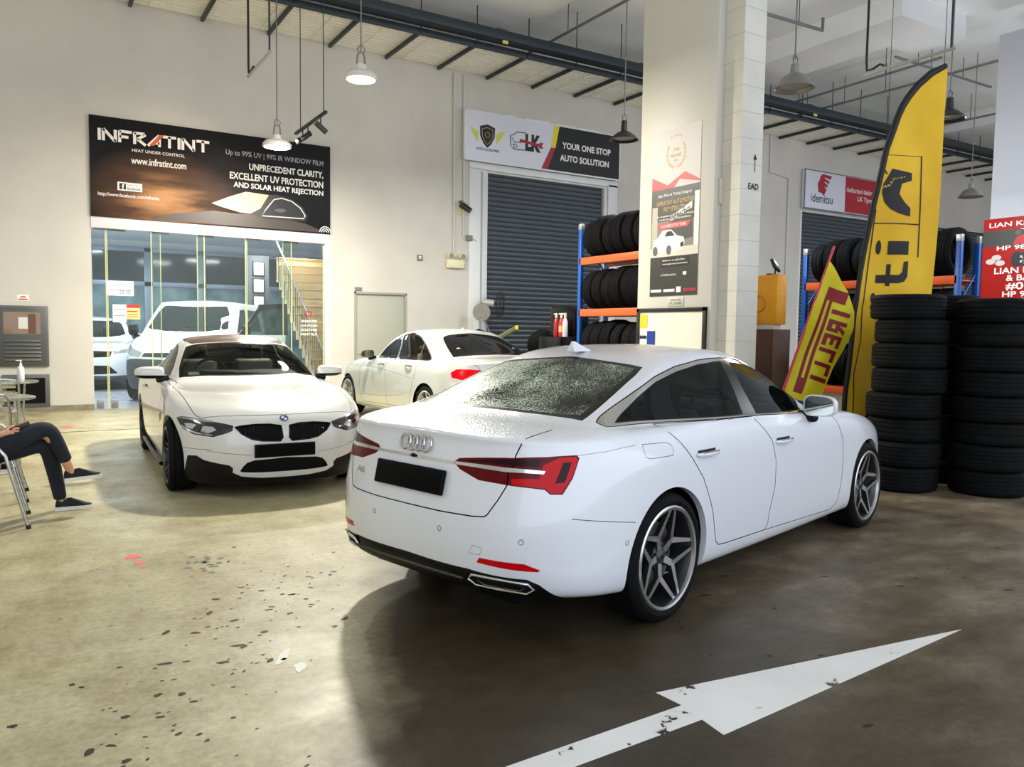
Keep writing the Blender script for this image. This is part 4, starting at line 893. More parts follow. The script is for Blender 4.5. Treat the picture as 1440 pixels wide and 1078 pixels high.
# ------------------------------------------------------------------ white coupe facing the camera
def spec_m4():
    R=[]
    #        xf    sf    xr     sr    w    z: f, fcorner, fwheel, mid, rwheel, rcorner, rear
    R.append(ring(3.44,2.45,-.95,-.10,.78,[.13,.13,.15,.16,.17,.22,.22],nf=2.9))
    R.append(ring(3.53,2.45,-1.0,-.10,.89,[.15,.15,.18,.20,.21,.26,.28],nf=2.9))
    R.append(ring(3.58,2.45,-1.04,-.10,.925,[.33,.33,.35,.34,.38,.45,.46],nf=2.9,wf=.915))
    R.append(ring(3.585,2.45,-1.06,-.10,.935,[.50,.51,.54,.56,.58,.62,.63],nf=2.8,wf=.925,wr=.94))
    R.append(ring(3.56,2.45,-1.03,-.10,.928,[.61,.62,.68,.72,.73,.74,.75],nf=2.8,wf=.922,wr=.94))
    R.append(ring(3.50,2.45,-1.0,-.10,.905,[.69,.70,.78,.84,.85,.84,.86],nf=2.75,wf=.905,wr=.925))
    R.append(ring(3.42,2.42,-.98,-.10,.885,[.745,.755,.845,.905,.915,.92,.95],nf=2.7,wf=.87,wr=.895))
    R.append(ring(3.28,2.36,-.95,-.08,.868,[.79,.80,.875,.935,.955,.96,.985],nf=2.7,wf=.83,wr=.865))
    R.append(ring(2.72,2.12,-.70,-.02,.852,[.885,.88,.905,.95,.975,.99,1.0],nf=3.2,wf=.77,wr=.81))
    R.append(ring(2.10,1.86,-.42,.06,.832,[.955,.945,.93,.965,.995,1.01,1.02],nf=3.2,wf=.745,wr=.75,nr=3.4))
    R.append(ring(1.74,1.50,.05,.36,.715,[1.155,1.145,1.12,1.14,1.14,1.15,1.165],nf=3.0,wf=.66,wr=.64,nr=3.4))
    R.append(ring(1.34,1.10,.50,.72,.585,[1.328,1.312,1.295,1.315,1.295,1.29,1.305],nf=2.9,wf=.555,wr=.54,nr=3.2))
    R.append(ring(1.14,1.0,.62,.80,.44,[1.368,1.358,1.353,1.368,1.352,1.347,1.355],nf=2.9,wf=.42,wr=.41,nr=3))
    R.append(ridge(1.05,.75,[1.385,1.398,1.402,1.398,1.385]))
    for r in R: r[:,2]=np.where(r[:,2]>.3,.3+(r[:,2]-.3)*1.045,r[:,2])
    return R
def build_m4():
    paint = mat('ivory_white_paint', rgb(214, 213, 206), .30, 0, 1.0, coat_rough=.03)
    c = Car('coupe_car', 'white two-door coupe with black roof and black kidney grille, facing out by the glass shopfront', 'car',
            spec_m4(), (2.108, 10.72, 0), -1.6081, paint, (7, 7))
    G_side = glass_mat('coupe_side_glass', (.66, .72, .64), .15, .015, (.012, .014, .013)); G_rear = glass_mat('coupe_rear_glass', (.86, .92, .86), .04, .015); G_front = glass_mat('coupe_screen_glass', (.84, .90, .85), .04, .015)
    carbon = noise_mat('carbon_roof', rgb(58, 44, 36), rgb(84, 66, 54), 60, (.25, .40), coat=.4)
    V = dict(v0=7.2)
    trim = c.part('window_trim', BLACK); sg = c.part('side_window', G_side, off=-.002); qg = c.part('quarter_window', G_side, off=-.002)
    O = [(1.62, 1.005), (1.50, 1.105), (1.30, 1.220), (1.08, 1.312), (.90, 1.350), (.70, 1.362), (.48, 1.345), (.26, 1.290), (.04, 1.205), (-.20, 1.105), (-.24, 1.075), (-.1, 1.062), (.5, 1.040), (1.0, 1.022)]
    c.cut(trim, O, 's', **V)
    c.cut(sg, [(1.56, 1.022), (1.48, 1.092), (1.29, 1.203), (1.08, 1.292), (.90, 1.330), (.72, 1.340), (.50, 1.20), (.46, 1.058), (1.0, 1.038)], 's', **V)
    c.cut(qg, [(.40, 1.062), (.44, 1.21), (.62, 1.336), (.48, 1.324), (.26, 1.271), (.05, 1.190), (-.18, 1.098), (-.16, 1.083), (-.05, 1.078)], 's', **V)
    rf = c.part('roof_panel', carbon, both=True, label='dark carbon-look roof panel')
    q = c.uv([(1.35, 0), (1.335, .3), (1.28, .50), (1.11, .545), (.95, .553), (.75, .54), (.62, .50), (.56, .3), (.54, 0)], 't', closed=False, v0=10)
    c.cut(rf, None, None, uv=[(-.5, q[0][1])] + q + [(c.sk.S - .5, q[-1][1]), (c.sk.S - .5, 14), (-.5, 14)])
    bd = c.part('screen_border', BLACK, both=True, off=-.001); ws = c.part('windscreen', G_front, both=True, off=-.002)
    c.cut(bd, [(2.02, 0), (2.0, .3), (1.95, .60), (1.90, .705), (1.70, .68), (1.45, .61), (1.30, .562), (1.345, .3), (1.36, 0)], 't', center='f', u1=9, v0=8.3, v1=12)
    c.cut(ws, [(1.99, 0), (1.975, .3), (1.925, .58), (1.875, .685), (1.70, .66), (1.46, .59), (1.34, .54), (1.385, .3), (1.40, 0)], 't', center='f', u1=9, v0=8.3, v1=12)
    rw = c.part('rear_window', G_rear, both=True, off=-.001); c.cut(rw, [(-.36, 0), (-.34, .4), (-.28, .62), (.2, .53), (.48, .45), (.52, .3), (.53, 0)], 't', center='r', u0=13, v0=8.4, v1=11.9)
    # face
    F3 = dict(u1=9, v0=.6, v1=8)
    sur = c.part('grille_surround', BLACK); gr = c.part('kidney_grille', MATTE, parent=sur, off=-.012)
    KG = [(3.545, .032, .656), (3.53, .13, .672), (3.52, .26, .674), (3.505, .40, .662), (3.495, .438, .650), (3.53, .385, .585), (3.565, .30, .535), (3.578, .21, .517), (3.585, .05, .510), (3.582, .022, .545)]
    c.cut(sur, KG, '3', **F3); c.cut(gr, [(3.547, .045, .645), (3.53, .15, .659), (3.52, .26, .661), (3.507, .39, .650), (3.505, .415, .642), (3.535, .370, .585), (3.565, .29, .545), (3.578, .21, .529), (3.584, .06, .523), (3.582, .036, .55)], '3', **F3)
    hl = c.part('headlight', mat('headlight_bezel', rgb(24, 25, 28), .15, .2, 1)); he = c.part('lamp_lens', mat('lamp_reflector', rgb(205, 212, 222), .12, .7, 1), parent=hl, off=.001); ey = c.part('brow_strip', mat('lamp_brow', rgb(178, 182, 186), .12, .5, 1), parent=hl, off=.001)
    HL = [(3.022, .858, .706), (3.09, .826, .722), (3.268, .71, .716), (3.40, .58, .691), (3.487, .44, .660), (3.503, .45, .615), (3.498, .488, .598), (3.444, .602, .562), (3.30, .747, .577), (3.155, .824, .620)]
    c.cut(hl, HL, '3', **F3)
    c.cut(ey, [(3.05, .845, .703), (3.10, .815, .712), (3.268, .703, .706), (3.40, .575, .682), (3.33, .655, .684), (3.20, .757, .692)], '3', **F3)
    for pts in ([(3.16, .795, .662), (3.22, .748, .664), (3.28, .70, .650), (3.26, .735, .617), (3.20, .785, .628)], [(3.33, .655, .640), (3.39, .585, .636), (3.42, .56, .612), (3.39, .63, .588), (3.34, .68, .598)]): c.cut(he, pts, '3', **F3)
    c.cut(he, [(3.12, .83, .640), (3.20, .79, .610), (3.32, .715, .583), (3.43, .605, .573), (3.43, .61, .580), (3.32, .712, .594), (3.21, .782, .621), (3.13, .822, .650)], '3', **F3)
    lo = c.part('lower_grille', MATTE, both=True, off=-.01); c.cut(lo, [(3.584, 0, .366), (3.57, .28, .352), (3.56, .34, .332), (3.55, .37, .30), (3.53, .395, .258), (3.538, .375, .246), (3.555, .25, .238), (3.562, 0, .236)], '3', center='f', u1=9, v0=.3, v1=6)
    ap = c.part('front_splitter', mat('satin_black', rgb(12, 12, 13), .35), both=True, label='black lower front apron')
    q = c.uv([(3.55, 0, .180), (3.54, .21, .187), (3.528, .38, .206), (3.515, .455, .245), (3.52, .452, .288), (3.51, .482, .314), (3.395, .68, .356), (3.33, .73, .392), (3.234, .793, .385), (3.196, .81, .28), (3.09, .81, .12)], '3', closed=False, u1=9, v1=6)
    c.cut(ap, None, None, uv=[(-.5, q[0][1])] + q + [(q[-1][0] + .05, -1), (-.5, -1)])
    c.gap([(1.95, .80, .98), (2.13, .822, .942), (2.53, .785, .916), (2.95, .76, .83), (3.22, .725, .742), (3.30, .69, .728), (3.412, .441, .742), (3.46, .2, .750), (3.47, 0, .752)], '3', .005, u1=12, v0=4)
    c.gap([(3.42, .60, .45), (3.30, .76, .45), (3.1, .86, .455)], '3', .003, u1=9); c.gap([(3.56, .30, .40), (3.47, .55, .425), (3.40, .66, .44)], '3', .003, u1=9)
    c.arch(0, .335, .372, u0=8, v1=6.4); c.arch(2.812, .335, .372, u1=13, v1=6.4)
    DR = [(.42, 1.04), (.40, .90), (.42, .70), (.50, .50), (.56, .33), (.64, .29), (2.0, .255), (2.12, .30), (2.17, .50), (2.17, .80), (2.02, .955), (1.70, .985)]
    dr = c.part('door', c.paint); c.cut(dr, DR, 's', u0=6, u1=16, v0=1.2, v1=9); c.gap(DR, 's', .005, v1=9)
    vent = c.part('fender_vent', BLACK); c.cut(vent, [(2.20, .66), (2.36, .70), (2.38, .64), (2.24, .58)], 's', u0=5, u1=12, v0=2, v1=6)
    tl = c.part('tail_light', TAIL); c.cut(tl, [(-.98, .40, .88), (-.86, .70, .90), (-.62, .86, .88), (-.70, .87, .78), (-.93, .68, .76), (-1.0, .42, .76)], '3', u0=12, v0=2, v1=7)
    c.build(); r = c.root
    dk = mat('rim_dark', rgb(40, 41, 44), .3, .9)
    for x in (0, 2.812):
        for sd in (1, -1): wheel(r, x, sd * .805, sd, .335, .255, .255, 'twin', dk, MATTE, mat('rim_dark_face', rgb(70, 71, 75), .3, .9))
    for sd in (1, -1):
        mirror(c, 1.66, sd * .965, 1.045, sd, c.paint, BLACK, L=.29, H=.145, two=True)
        p, n = c.place([(.62, .84)], 's', v0=3, v1=8); handle(c, .62, p[0][1] * sd, .835, sd, c.paint, c.obj[(dr, sd)])
        mb = MB(); mb.tube([(.42, .93 * sd, .21), (1.2, .935 * sd, .20), (2.38, .93 * sd, .19)], .022, BLACK, 6); mb.build('side_skirt', r)
    mb = MB()
    for sd in (1, -1):
        for k in range(9):
            y = .06 + k * .036; zt = .655 - .02 * (y / .42) ** 3; zb = .528 + .05 * (y / .42) ** 4
            mb.tube([(3.543 - .10 * y * y - .012, sd * y, zt), (3.580 - .14 * y * y - .012, sd * y, zb)], .004, BLACK, 6)
    mb.build('grille_bars', c.obj.get((gr, 1), r))
    p, n = c.place([(3.495, 0, .708)], '3', u1=3); p, n = Vector(p[0]), Vector(n[0]); a = Vector((0, 1, 0)); b = n.cross(a)
    mb = MB(); disc = lambda r0, m, h, a0=0, a1=2 * PI, k=28: mb.add([p + n * h] + [p + n * h + (a * math.cos(t) + b * math.sin(t)) * r0 for t in np.linspace(a0, a1, k)], [[0, i, i + 1] for i in range(1, k)], m)
    disc(.041, CHROME, .004); disc(.036, mat('badge_black', rgb(20, 20, 22), .3), .0045); disc(.027, mat('badge_white', rgb(235, 235, 235), .3), .005)
    for k in (0, 2): disc(.0265, mat('badge_blue', rgb(30, 95, 170), .3), .0055, k * PI / 2, (k + 1) * PI / 2, 10)
    mb.build('round_badge', r)
    mb = MB(); mb.box((3.590, -.01, .435), (.022, .54, .118), MATTE, .005); mb.box((3.603, -.01, .435), (.004, .50, .09), mat('plate_black', rgb(6, 6, 6), .5)); mb.build('number_plate', r)
    mb = MB(); mb.box((3.525, .335, .610), (.006, .05, .012), mat('badge_white', rgb(235, 235, 235), .3), .002); mb.build('grille_badge', r)
    mb = MB(); mb.box((1.42, .10, 1.283), (.03, .24, .055), MATTE, .02); mb.cyl((1.46, .1, 1.31), (1.46, .1, 1.33), .015, MATTE, n=8); mb.build('rear_view_mirror', r)
    mb = MB(); mb.box((1.84, -.55, 1.03), (.004, .11, .085), mat('sticker_grey', rgb(176, 178, 170), .5), .001, (0, -.95, 0)); mb.build('screen_sticker', r)
    cabin(c, 1.68, 1.0, .74, driver=-1); seats(c, .75, -.15, .40, .84, 1.0)
    return c
build_m4()
# ------------------------------------------------------------------ silver saloon at the side door
def spec_sc():
    R=[]
    R.append(ring(3.70,2.65,-1.10,-.25,.80,[.20,.20,.20,.20,.22,.27,.27]))
    R.append(ring(3.78,2.65,-1.17,-.25,.90,[.23,.23,.22,.215,.24,.30,.31]))
    R.append(ring(3.82,2.65,-1.20,-.25,.94,[.42,.42,.42,.38,.42,.46,.47]))
    R.append(ring(3.83,2.65,-1.20,-.25,.950,[.58,.58,.60,.60,.60,.63,.64],wf=.94,wr=.945))
    R.append(ring(3.79,2.65,-1.17,-.25,.945,[.70,.71,.77,.80,.78,.76,.78],wf=.935,wr=.935))
    R.append(ring(3.70,2.62,-1.14,-.25,.930,[.78,.80,.88,.93,.91,.89,.92],wf=.915,wr=.92))
    R.append(ring(3.58,2.58,-1.12,-.25,.912,[.84,.86,.94,.995,.99,.99,1.03],wf=.885,wr=.885))
    R.append(ring(3.42,2.50,-1.08,-.24,.902,[.88,.89,.965,1.02,1.03,1.03,1.07],wf=.86,wr=.86))
    R.append(ring(2.85,2.25,-.82,-.22,.893,[.98,.98,.995,1.04,1.065,1.085,1.10],wf=.81,wr=.80,nf=3.5,nr=3.4))
    R.append(ring(2.25,2.00,-.58,-.15,.875,[1.035,1.03,1.025,1.06,1.095,1.115,1.125],wf=.77,wr=.74,nf=3.5,nr=3.2))
    R.append(ring(1.95,1.66,-.16,.12,.772,[1.25,1.24,1.23,1.25,1.25,1.26,1.275],wf=.725,wr=.665,nf=3.4,nr=3.2))
    R.append(ring(1.56,1.24,.25,.48,.645,[1.435,1.42,1.415,1.44,1.415,1.40,1.42],wf=.615,wr=.565,nf=3.0,nr=3.1))
    R.append(ring(1.25,1.08,.42,.62,.47,[1.47,1.462,1.462,1.475,1.458,1.448,1.452],wf=.46,wr=.43,nf=3,nr=3))
    R.append(ridge(1.12,.62,[1.485,1.50,1.502,1.496,1.478]))
    for r in R: r[:,2]=np.where(r[:,2]>.3,.3+(r[:,2]-.3)*1.055,r[:,2])
    return R
def build_sc():
    paint = noise_mat('silver_paint', rgb(186, 187, 182), rgb(196, 197, 192), 400, (.28, .34), coat=1); b = paint.node_tree.nodes['Principled BSDF']; b.inputs['Metallic'].default_value = .35
    c = Car('large_saloon_car', 'silver four-door saloon with chrome-edged windows, nose to the wall by the grey side door', 'car',
            spec_sc(), (5.977, 10.80, 0), 1.6097, paint, (6, 6))
    G = glass_mat('saloon_side_glass', (.62, .64, .58), .16, .012, (.02, .02, .018)); GR = glass_mat('dark_tinted_glass', (.05, .05, .05), .80, .015, (.006, .006, .006))
    V = dict(v0=7.2)
    tr = c.part('window_trim', CHROME); f = c.part('front_door_window', G, off=-.002); rw = c.part('rear_door_window', G, off=-.002); q = c.part('quarter_window', G, off=-.002)
    c.cut(tr, [(2.04, 1.040), (1.95, 1.125), (1.76, 1.265), (1.52, 1.385), (1.27, 1.462), (1.03, 1.493), (.88, 1.490), (.62, 1.428), (.38, 1.315), (.12, 1.16), (-.02, 1.072), (.0, 1.060), (.44, 1.052), (1.02, 1.054)], 's', **V)
    c.cut(f, [(1.99, 1.058), (1.92, 1.125), (1.74, 1.252), (1.51, 1.368), (1.29, 1.440), (1.13, 1.28), (1.06, 1.068)], 's', **V)
    c.cut(rw, [(1.02, 1.068), (1.09, 1.28), (1.24, 1.452), (1.03, 1.476), (.88, 1.473), (.63, 1.412), (.47, 1.34), (.36, 1.066)], 's', **V)
    c.cut(q, [(.32, 1.068), (.435, 1.325), (.36, 1.285), (.12, 1.143), (.03, 1.082)], 's', **V)
    rg = c.part('rear_window', GR, both=True, off=-.001, label='very dark tinted rear window'); c.cut(rg, [(-.555, 0), (-.55, .3), (-.52, .55), (-.45, .695), (-.1, .62), (.12, .56), (.21, .51), (.26, .4), (.285, .2), (.29, 0)], 't', center='r', u0=13, v0=8.4, v1=12)
    ws = c.part('windscreen', G, both=True, off=-.001); c.cut(ws, [(2.16, 0), (2.14, .3), (2.05, .62), (1.97, .70), (1.75, .68), (1.60, .63), (1.52, .57), (1.58, .3), (1.60, 0)], 't', center='f', u1=9, v0=8.4, v1=12)
    tl = c.part('tail_light', TAILB, label='red tail light'); c.cut(tl, [(-.70, .888, .930), (-.79, .845, .985), (-.93, .76, .99), (-1.08, .52, .97), (-1.13, .45, .90), (-1.10, .60, .83), (-.95, .80, .83), (-.74, .89, .862)], '3', u0=11, v0=2, v1=8)
    hl = c.part('headlight', mat('lamp_glass', rgb(190, 195, 200), .06, 0, 1, spec=.8)); c.cut(hl, [(3.66, .45, .80), (3.50, .72, .84), (3.15, .88, .86), (3.25, .89, .76), (3.55, .76, .68), (3.72, .48, .70)], '3', u1=9, v0=3, v1=7)
    gr = c.part('front_grille', BLACK, both=True); c.cut(gr, [(0, .80), (.34, .79), (.40, .70), (.34, .52), (0, .50)], 'f', center='f', u1=7, v0=1, v1=7)
    c.arch(0, .36, .385, u0=8, v1=6.5); c.arch(3.035, .36, .38, u1=13, v1=6.5)
    RD = [(.30, 1.06), (.31, .97), (.36, .82), (.41, .66), (.48, .50), (.52, .36), (.60, .325), (1.30, .315), (1.34, .36), (1.35, .60), (1.40, .80), (1.42, .95), (1.30, 1.05), (1.04, 1.055)]
    FD = [(1.04, 1.055), (1.30, 1.05), (1.42, .95), (1.40, .80), (1.35, .60), (1.34, .36), (1.30, .315), (2.30, .29), (2.42, .34), (2.46, .60), (2.46, .85), (2.30, .98), (2.05, 1.035)]
    rd = c.part('rear_door', c.paint); fd = c.part('front_door', c.paint); c.cut(rd, RD, 's', u0=6, u1=16, v0=1.2, v1=9); c.cut(fd, FD, 's', u0=6, u1=16, v0=1.2, v1=9)
    c.gap(RD, 's', .006, v1=9); c.gap(FD[6:], 's', .006, v1=9)
    for L in ([(2.9, .88), (2.2, .905), (1.5, .885), (.9, .84), (.42, .79)], [(2.4, .42), (1.6, .44), (.9, .50), (.6, .56)]): c.gap(L, 's', .003, v1=8)
    c.gap([(-.56, .705, 1.12), (-.92, .70, 1.09), (-1.07, .66, 1.045), (-1.10, .62, .96), (-1.14, .56, .78), (-1.17, .4, .74), (-1.19, 0, .735)], '3', .006, u0=12)
    ap = c.part('rear_apron', mat('satin_black', rgb(12, 12, 13), .35), both=True); K = c.sk.S; qq = c.uv([(-1.2, 0, .42), (-1.1, .55, .41), (-.95, .78, .34), (-.85, .82, .27)], '3', closed=False, u0=11, v1=4); c.cut(ap, None, None, uv=[(K + .5, qq[0][1])] + qq + [(qq[-1][0] - .1, -1), (K + .5, -1)])
    c.build(); r = c.root; ri = mat('rim_silver', rgb(190, 190, 188), .28, .95)
    for x in (0, 3.035):
        for sd in (1, -1): wheel(r, x, sd * .815, sd, .355, .265, .245, 'multi', ri, MATTE, ri)
    for sd in (1, -1):
        p, n = c.place([(.56, .97), (1.56, .95)], 's', v0=3, v1=8.5); handle(c, .56, p[0][1] * sd, .965, sd, CHROME, c.obj[(rd, sd)], .24); handle(c, 1.56, p[1][1] * sd, .95, sd, CHROME, c.obj[(fd, sd)], .24)
        mirror(c, 1.98, sd * 1.0, 1.12, sd, mat('mirror_black', rgb(16, 16, 17), .25, 0, .5), BLACK)
        mb = MB(); mb.tube([(.42, .935 * sd, .235), (1.5, .935 * sd, .23), (2.62, .935 * sd, .225)], .012, CHROME, 6); mb.build('sill_strip', r)
        mb = MB(); mb.box((-1.13, .55 * sd, .33), (.06, .26, .07), CHROME, .02); mb.build('exhaust_trim', r)
    mb = MB(); mb.box((-1.19, 0, .85), (.02, .53, .12), MATTE, .006); mb.build('number_plate', r)
    fin(c, .55, 1.515, c.paint); cabin(c, 2.05, 1.03, .8); seats(c, 1.2, .15, .42, .92, 1.02, mat('cream_leather', rgb(150, 140, 122), .55))
    return c
build_sc()
# ------------------------------------------------------------------ the two white vehicles inside the glazed bay
def zs_(R, k):
    for r in R: r[:, 2] = np.where(r[:, 2] > .3, .3 + (r[:, 2] - .3) * k, r[:, 2])
    return R
def spec_van():
    R = []
    R.append(ring(3.50, 2.5, -.75, -.2, .86, [.22, .22, .22, .22, .22, .25, .25], nf=3))
    R.append(ring(3.64, 2.5, -.82, -.2, .95, [.28, .28, .26, .25, .26, .30, .30], nf=3))
    R.append(ring(3.71, 2.5, -.85, -.2, .99, [.50, .50, .48, .45, .48, .50, .50], nf=3))
    R.append(ring(3.70, 2.5, -.86, -.2, 1.0, [.72, .72, .72, .70, .70, .72, .72], nf=3))
    R.append(ring(3.60, 2.5, -.86, -.2, .995, [.92, .93, .95, .92, .92, .92, .92], nf=2.9))
    R.append(ring(3.46, 2.48, -.86, -.2, .985, [1.02, 1.04, 1.08, 1.08, 1.08, 1.08, 1.08], nf=2.9))
    R.append(ring(3.24, 2.42, -.86, -.2, .975, [1.12, 1.13, 1.15, 1.16, 1.16, 1.16, 1.16], nf=2.9))
    R.append(ring(2.98, 2.30, -.86, -.2, .968, [1.20, 1.20, 1.20, 1.21, 1.21, 1.21, 1.21], nf=3.2))
    R.append(ring(2.66, 2.16, -.85, -.2, .955, [1.27, 1.26, 1.26, 1.28, 1.28, 1.28, 1.28], nf=3.4))
    R.append(ring(2.24, 1.86, -.83, -.2, .90, [1.58, 1.57, 1.56, 1.56, 1.56, 1.56, 1.56], nf=3.4))
    R.append(ring(1.84, 1.52, -.80, -.2, .82, [1.86, 1.85, 1.84, 1.84, 1.83, 1.82, 1.82], nf=3.2))
    R.append(ring(1.62, 1.4, -.72, -.2, .66, [1.93, 1.925, 1.92, 1.93, 1.92, 1.90, 1.90], nf=3))
    R.append(ridge(1.45, -.5, [1.95, 1.98, 1.99, 1.98, 1.95])); return zs_(R, 1.06)
def spec_suv():
    R = []
    R.append(ring(3.28, 2.3, -.72, -.2, .82, [.24, .24, .24, .24, .25, .28, .28]))
    R.append(ring(3.40, 2.3, -.78, -.2, .93, [.28, .28, .26, .25, .28, .32, .32]))
    R.append(ring(3.45, 2.3, -.82, -.2, .975, [.50, .50, .50, .48, .50, .52, .52]))
    R.append(ring(3.45, 2.3, -.82, -.2, .985, [.70, .70, .72, .70, .72, .72, .72]))
    R.append(ring(3.42, 2.3, -.80, -.2, .975, [.84, .85, .90, .90, .92, .90, .90]))
    R.append(ring(3.36, 2.28, -.78, -.2, .955, [.95, .97, 1.02, 1.04, 1.06, 1.04, 1.04]))
    R.append(ring(3.22, 2.20, -.76, -.2, .935, [1.03, 1.04, 1.08, 1.11, 1.13, 1.12, 1.12]))
    R.append(ring(2.60, 1.95, -.74, -.2, .92, [1.10, 1.10, 1.11, 1.14, 1.17, 1.17, 1.17], nf=3.3))
    R.append(ring(1.98, 1.70, -.72, -.2, .905, [1.14, 1.13, 1.13, 1.17, 1.20, 1.21, 1.21], nf=3.4))
    R.append(ring(1.58, 1.30, -.62, -.15, .80, [1.40, 1.39, 1.38, 1.38, 1.39, 1.40, 1.40], nf=3.2))
    R.append(ring(1.18, .92, -.50, -.1, .68, [1.59, 1.58, 1.57, 1.58, 1.56, 1.54, 1.54], nf=3))
    R.append(ridge(.95, -.3, [1.63, 1.66, 1.66, 1.64, 1.60])); return zs_(R, 1.08)
def build_bay_cars():
    wp = mat('bay_white_paint', rgb(226, 230, 236), .3, 0, 1); G = glass_mat('bay_car_glass', (.60, .70, .68), .28, .015, (.05, .07, .07)); PL = mat('grey_plastic', rgb(66, 72, 82), .6)
    LG = mat('lamp_pale', rgb(176, 178, 176), .12, .2, 1); LR = mat('lamp_reflector', rgb(205, 212, 222), .12, .7, 1)
    c = Car('van', 'white van with grey lower bumper and one front door open, inside the glazed bay', 'van', spec_van(), (4.08, 20.55, .004), math.radians(-116.5), wp, (5, 6))
    k = 1.06; zf = lambda z: .3 + (z - .3) * k
    ws = c.part('windscreen', G, both=True, off=-.001); c.cut(ws, [(2.60, 0), (2.57, .4), (2.46, .72), (2.38, .80), (2.0, .73), (1.83, .64), (1.90, .3), (1.92, 0)], 't', center='f', u1=9, v0=7.4, v1=11)
    sg = c.part('side_window', G, off=-.002); c.cut(sg, [(2.25, zf(1.30)), (1.98, zf(1.52)), (1.66, zf(1.76)), (1.25, zf(1.78)), (1.22, zf(1.31))], 's', v0=6.5); c.cut(sg, [(1.10, zf(1.32)), (1.12, zf(1.78)), (.1, zf(1.77)), (.05, zf(1.32))], 's', v0=6.5)
    bp = c.part('front_bumper', PL, both=True, label='dark grey lower bumper'); q = c.uv([(3.68, 0, zf(.80)), (3.62, .4, zf(.80)), (3.45, .75, zf(.80)), (3.1, .94, zf(.74)), (2.98, .97, zf(.3))], '3', closed=False, u1=10, v1=5.5); c.cut(bp, None, None, uv=[(-.5, q[0][1])] + q + [(q[-1][0], -1), (-.5, -1)])
    hl = c.part('headlight', LG); c.cut(hl, [(3.56, .50, zf(.93)), (3.40, .72, zf(1.0)), (3.1, .90, zf(1.07)), (3.12, .93, zf(.95)), (3.42, .78, zf(.86)), (3.58, .55, zf(.84))], '3', u1=9, v0=2.5, v1=7)
    gr = c.part('front_grille', mat('grille_slate', rgb(46, 52, 58), .4), both=True); c.cut(gr, [(0, zf(.93)), (.46, zf(.92)), (.50, zf(.85)), (0, zf(.84))], 'f', center='f', u1=6, v0=2.5, v1=6)
    c.arch(0, .34, .37, u0=8, v1=5.8); c.arch(2.85, .34, .37, u1=13, v1=5.8)
    c.gap([(3.30, .60, zf(1.09)), (3.45, .3, zf(1.06)), (3.48, 0, zf(1.05))], '3', .008, u1=8); c.gap([(1.18, zf(.35)), (1.18, zf(1.80))], 's', .006, v1=10)
    c.build(); r = c.root
    for x in (0, 2.85):
        for sd in (1, -1): wheel(r, x, sd * .86, sd, .33, .21, .2, 'multi', mat('steel', rgb(150, 150, 150), .3, 1), MATTE)
    for sd in (1, -1): mirror(c, 2.30, sd * 1.13, 1.40, sd, BLACK, BLACK, L=.20, H=.28)
    r.scale = (1.05, 1.05, 1.04)
    # open driver-side door swung out on its hinge
    mb = MB(); u = Vector((-.56, .83, 0)); o = Vector((2.42, 1.0, 0)); d = Vector((.83, .56, 0)) * -1
    P = lambda a, z: (a, z)
    mb.prism([P(0, .45), P(.95, .45), P(1.0, 1.32), P(0, 1.32)], o, u, Z_, .07, wp); mb.prism([P(0, 1.32), P(.06, 1.32), P(.50, 1.86), P(.98, 1.92), P(1.0, 1.32), P(1.06, 1.32), P(1.05, 1.98), P(.46, 1.94)], o, u, Z_, .05, BLACK)
    dr_ = mb.build('open_door', r); dr_['label'] = 'front door standing open'
    mb = MB(); mb.prism([P(.08, 1.32), P(.51, 1.86), P(.98, 1.92), P(1.0, 1.32)], o + Vector((.01, .01, 0)), u, Z_, .01, G); mb.build('door_window', dr_); mb = MB(); mb.prism([P(.44, 1.84), P(.46, 1.96), P(1.07, 2.0), P(1.06, 1.90)], o - Vector((.04, .03, 0)), u, Z_, .02, BLACK); mb.build('rain_visor', dr_)
    cabin(c, 2.45, 1.22, .85, -1); seats(c, 1.45, .4, .70, .9, 1.0, mat('grey_cloth', rgb(96, 98, 100), .8))
    s = thing('yellow_hat', 'yellow cloth on the dashboard of the white van behind its windscreen', 'cloth', (0, 0, 0)); h = Matrix.Translation((4.08, 20.55, 0)) @ Matrix.Rotation(math.radians(-116.5), 4, 'Z') @ Vector((2.42 * 1.05, -.15, 1.22 * 1.04)); s.location = h
    mb = MB(); mb.sphere((0, 0, .05), (.20, .30, .13), mat('cloth_yellow', rgb(238, 206, 60), .8), 20, 12); mb.box((0, .1, .03), (.30, .95, .05), mat('cloth_yellow', rgb(238, 206, 60), .8), .02); mb.build('cloth_folds', s)
    c = Car('suv', 'white sport utility vehicle at the far left inside the glazed bay, beside the van', 'car', spec_suv(), (1.52, 24.30, .004), math.radians(-94), wp, (5, 6)); k2 = 1.08; zf = lambda z: .3 + (z - .3) * k2
    ws = c.part('windscreen', G, both=True, off=-.001); c.cut(ws, [(1.92, 0), (1.90, .3), (1.80, .62), (1.70, .74), (1.35, .66), (1.16, .55), (1.24, .3), (1.26, 0)], 't', center='f', u1=9, v0=7, v1=10.5)
    sg = c.part('side_window', G, off=-.002); c.cut(sg, [(1.60, zf(1.18)), (1.3, zf(1.36)), (1.0, zf(1.50)), (.2, zf(1.52)), (-.2, zf(1.45)), (-.3, zf(1.24)), (.5, zf(1.19))], 's', v0=6)
    hl = c.part('headlight', LG); c.cut(hl, [(3.40, .42, zf(.90)), (3.25, .72, zf(.94)), (2.95, .87, zf(.98)), (2.98, .90, zf(.92)), (3.22, .78, zf(.86)), (3.42, .45, zf(.83))], '3', u1=9, v0=2.5, v1=7)
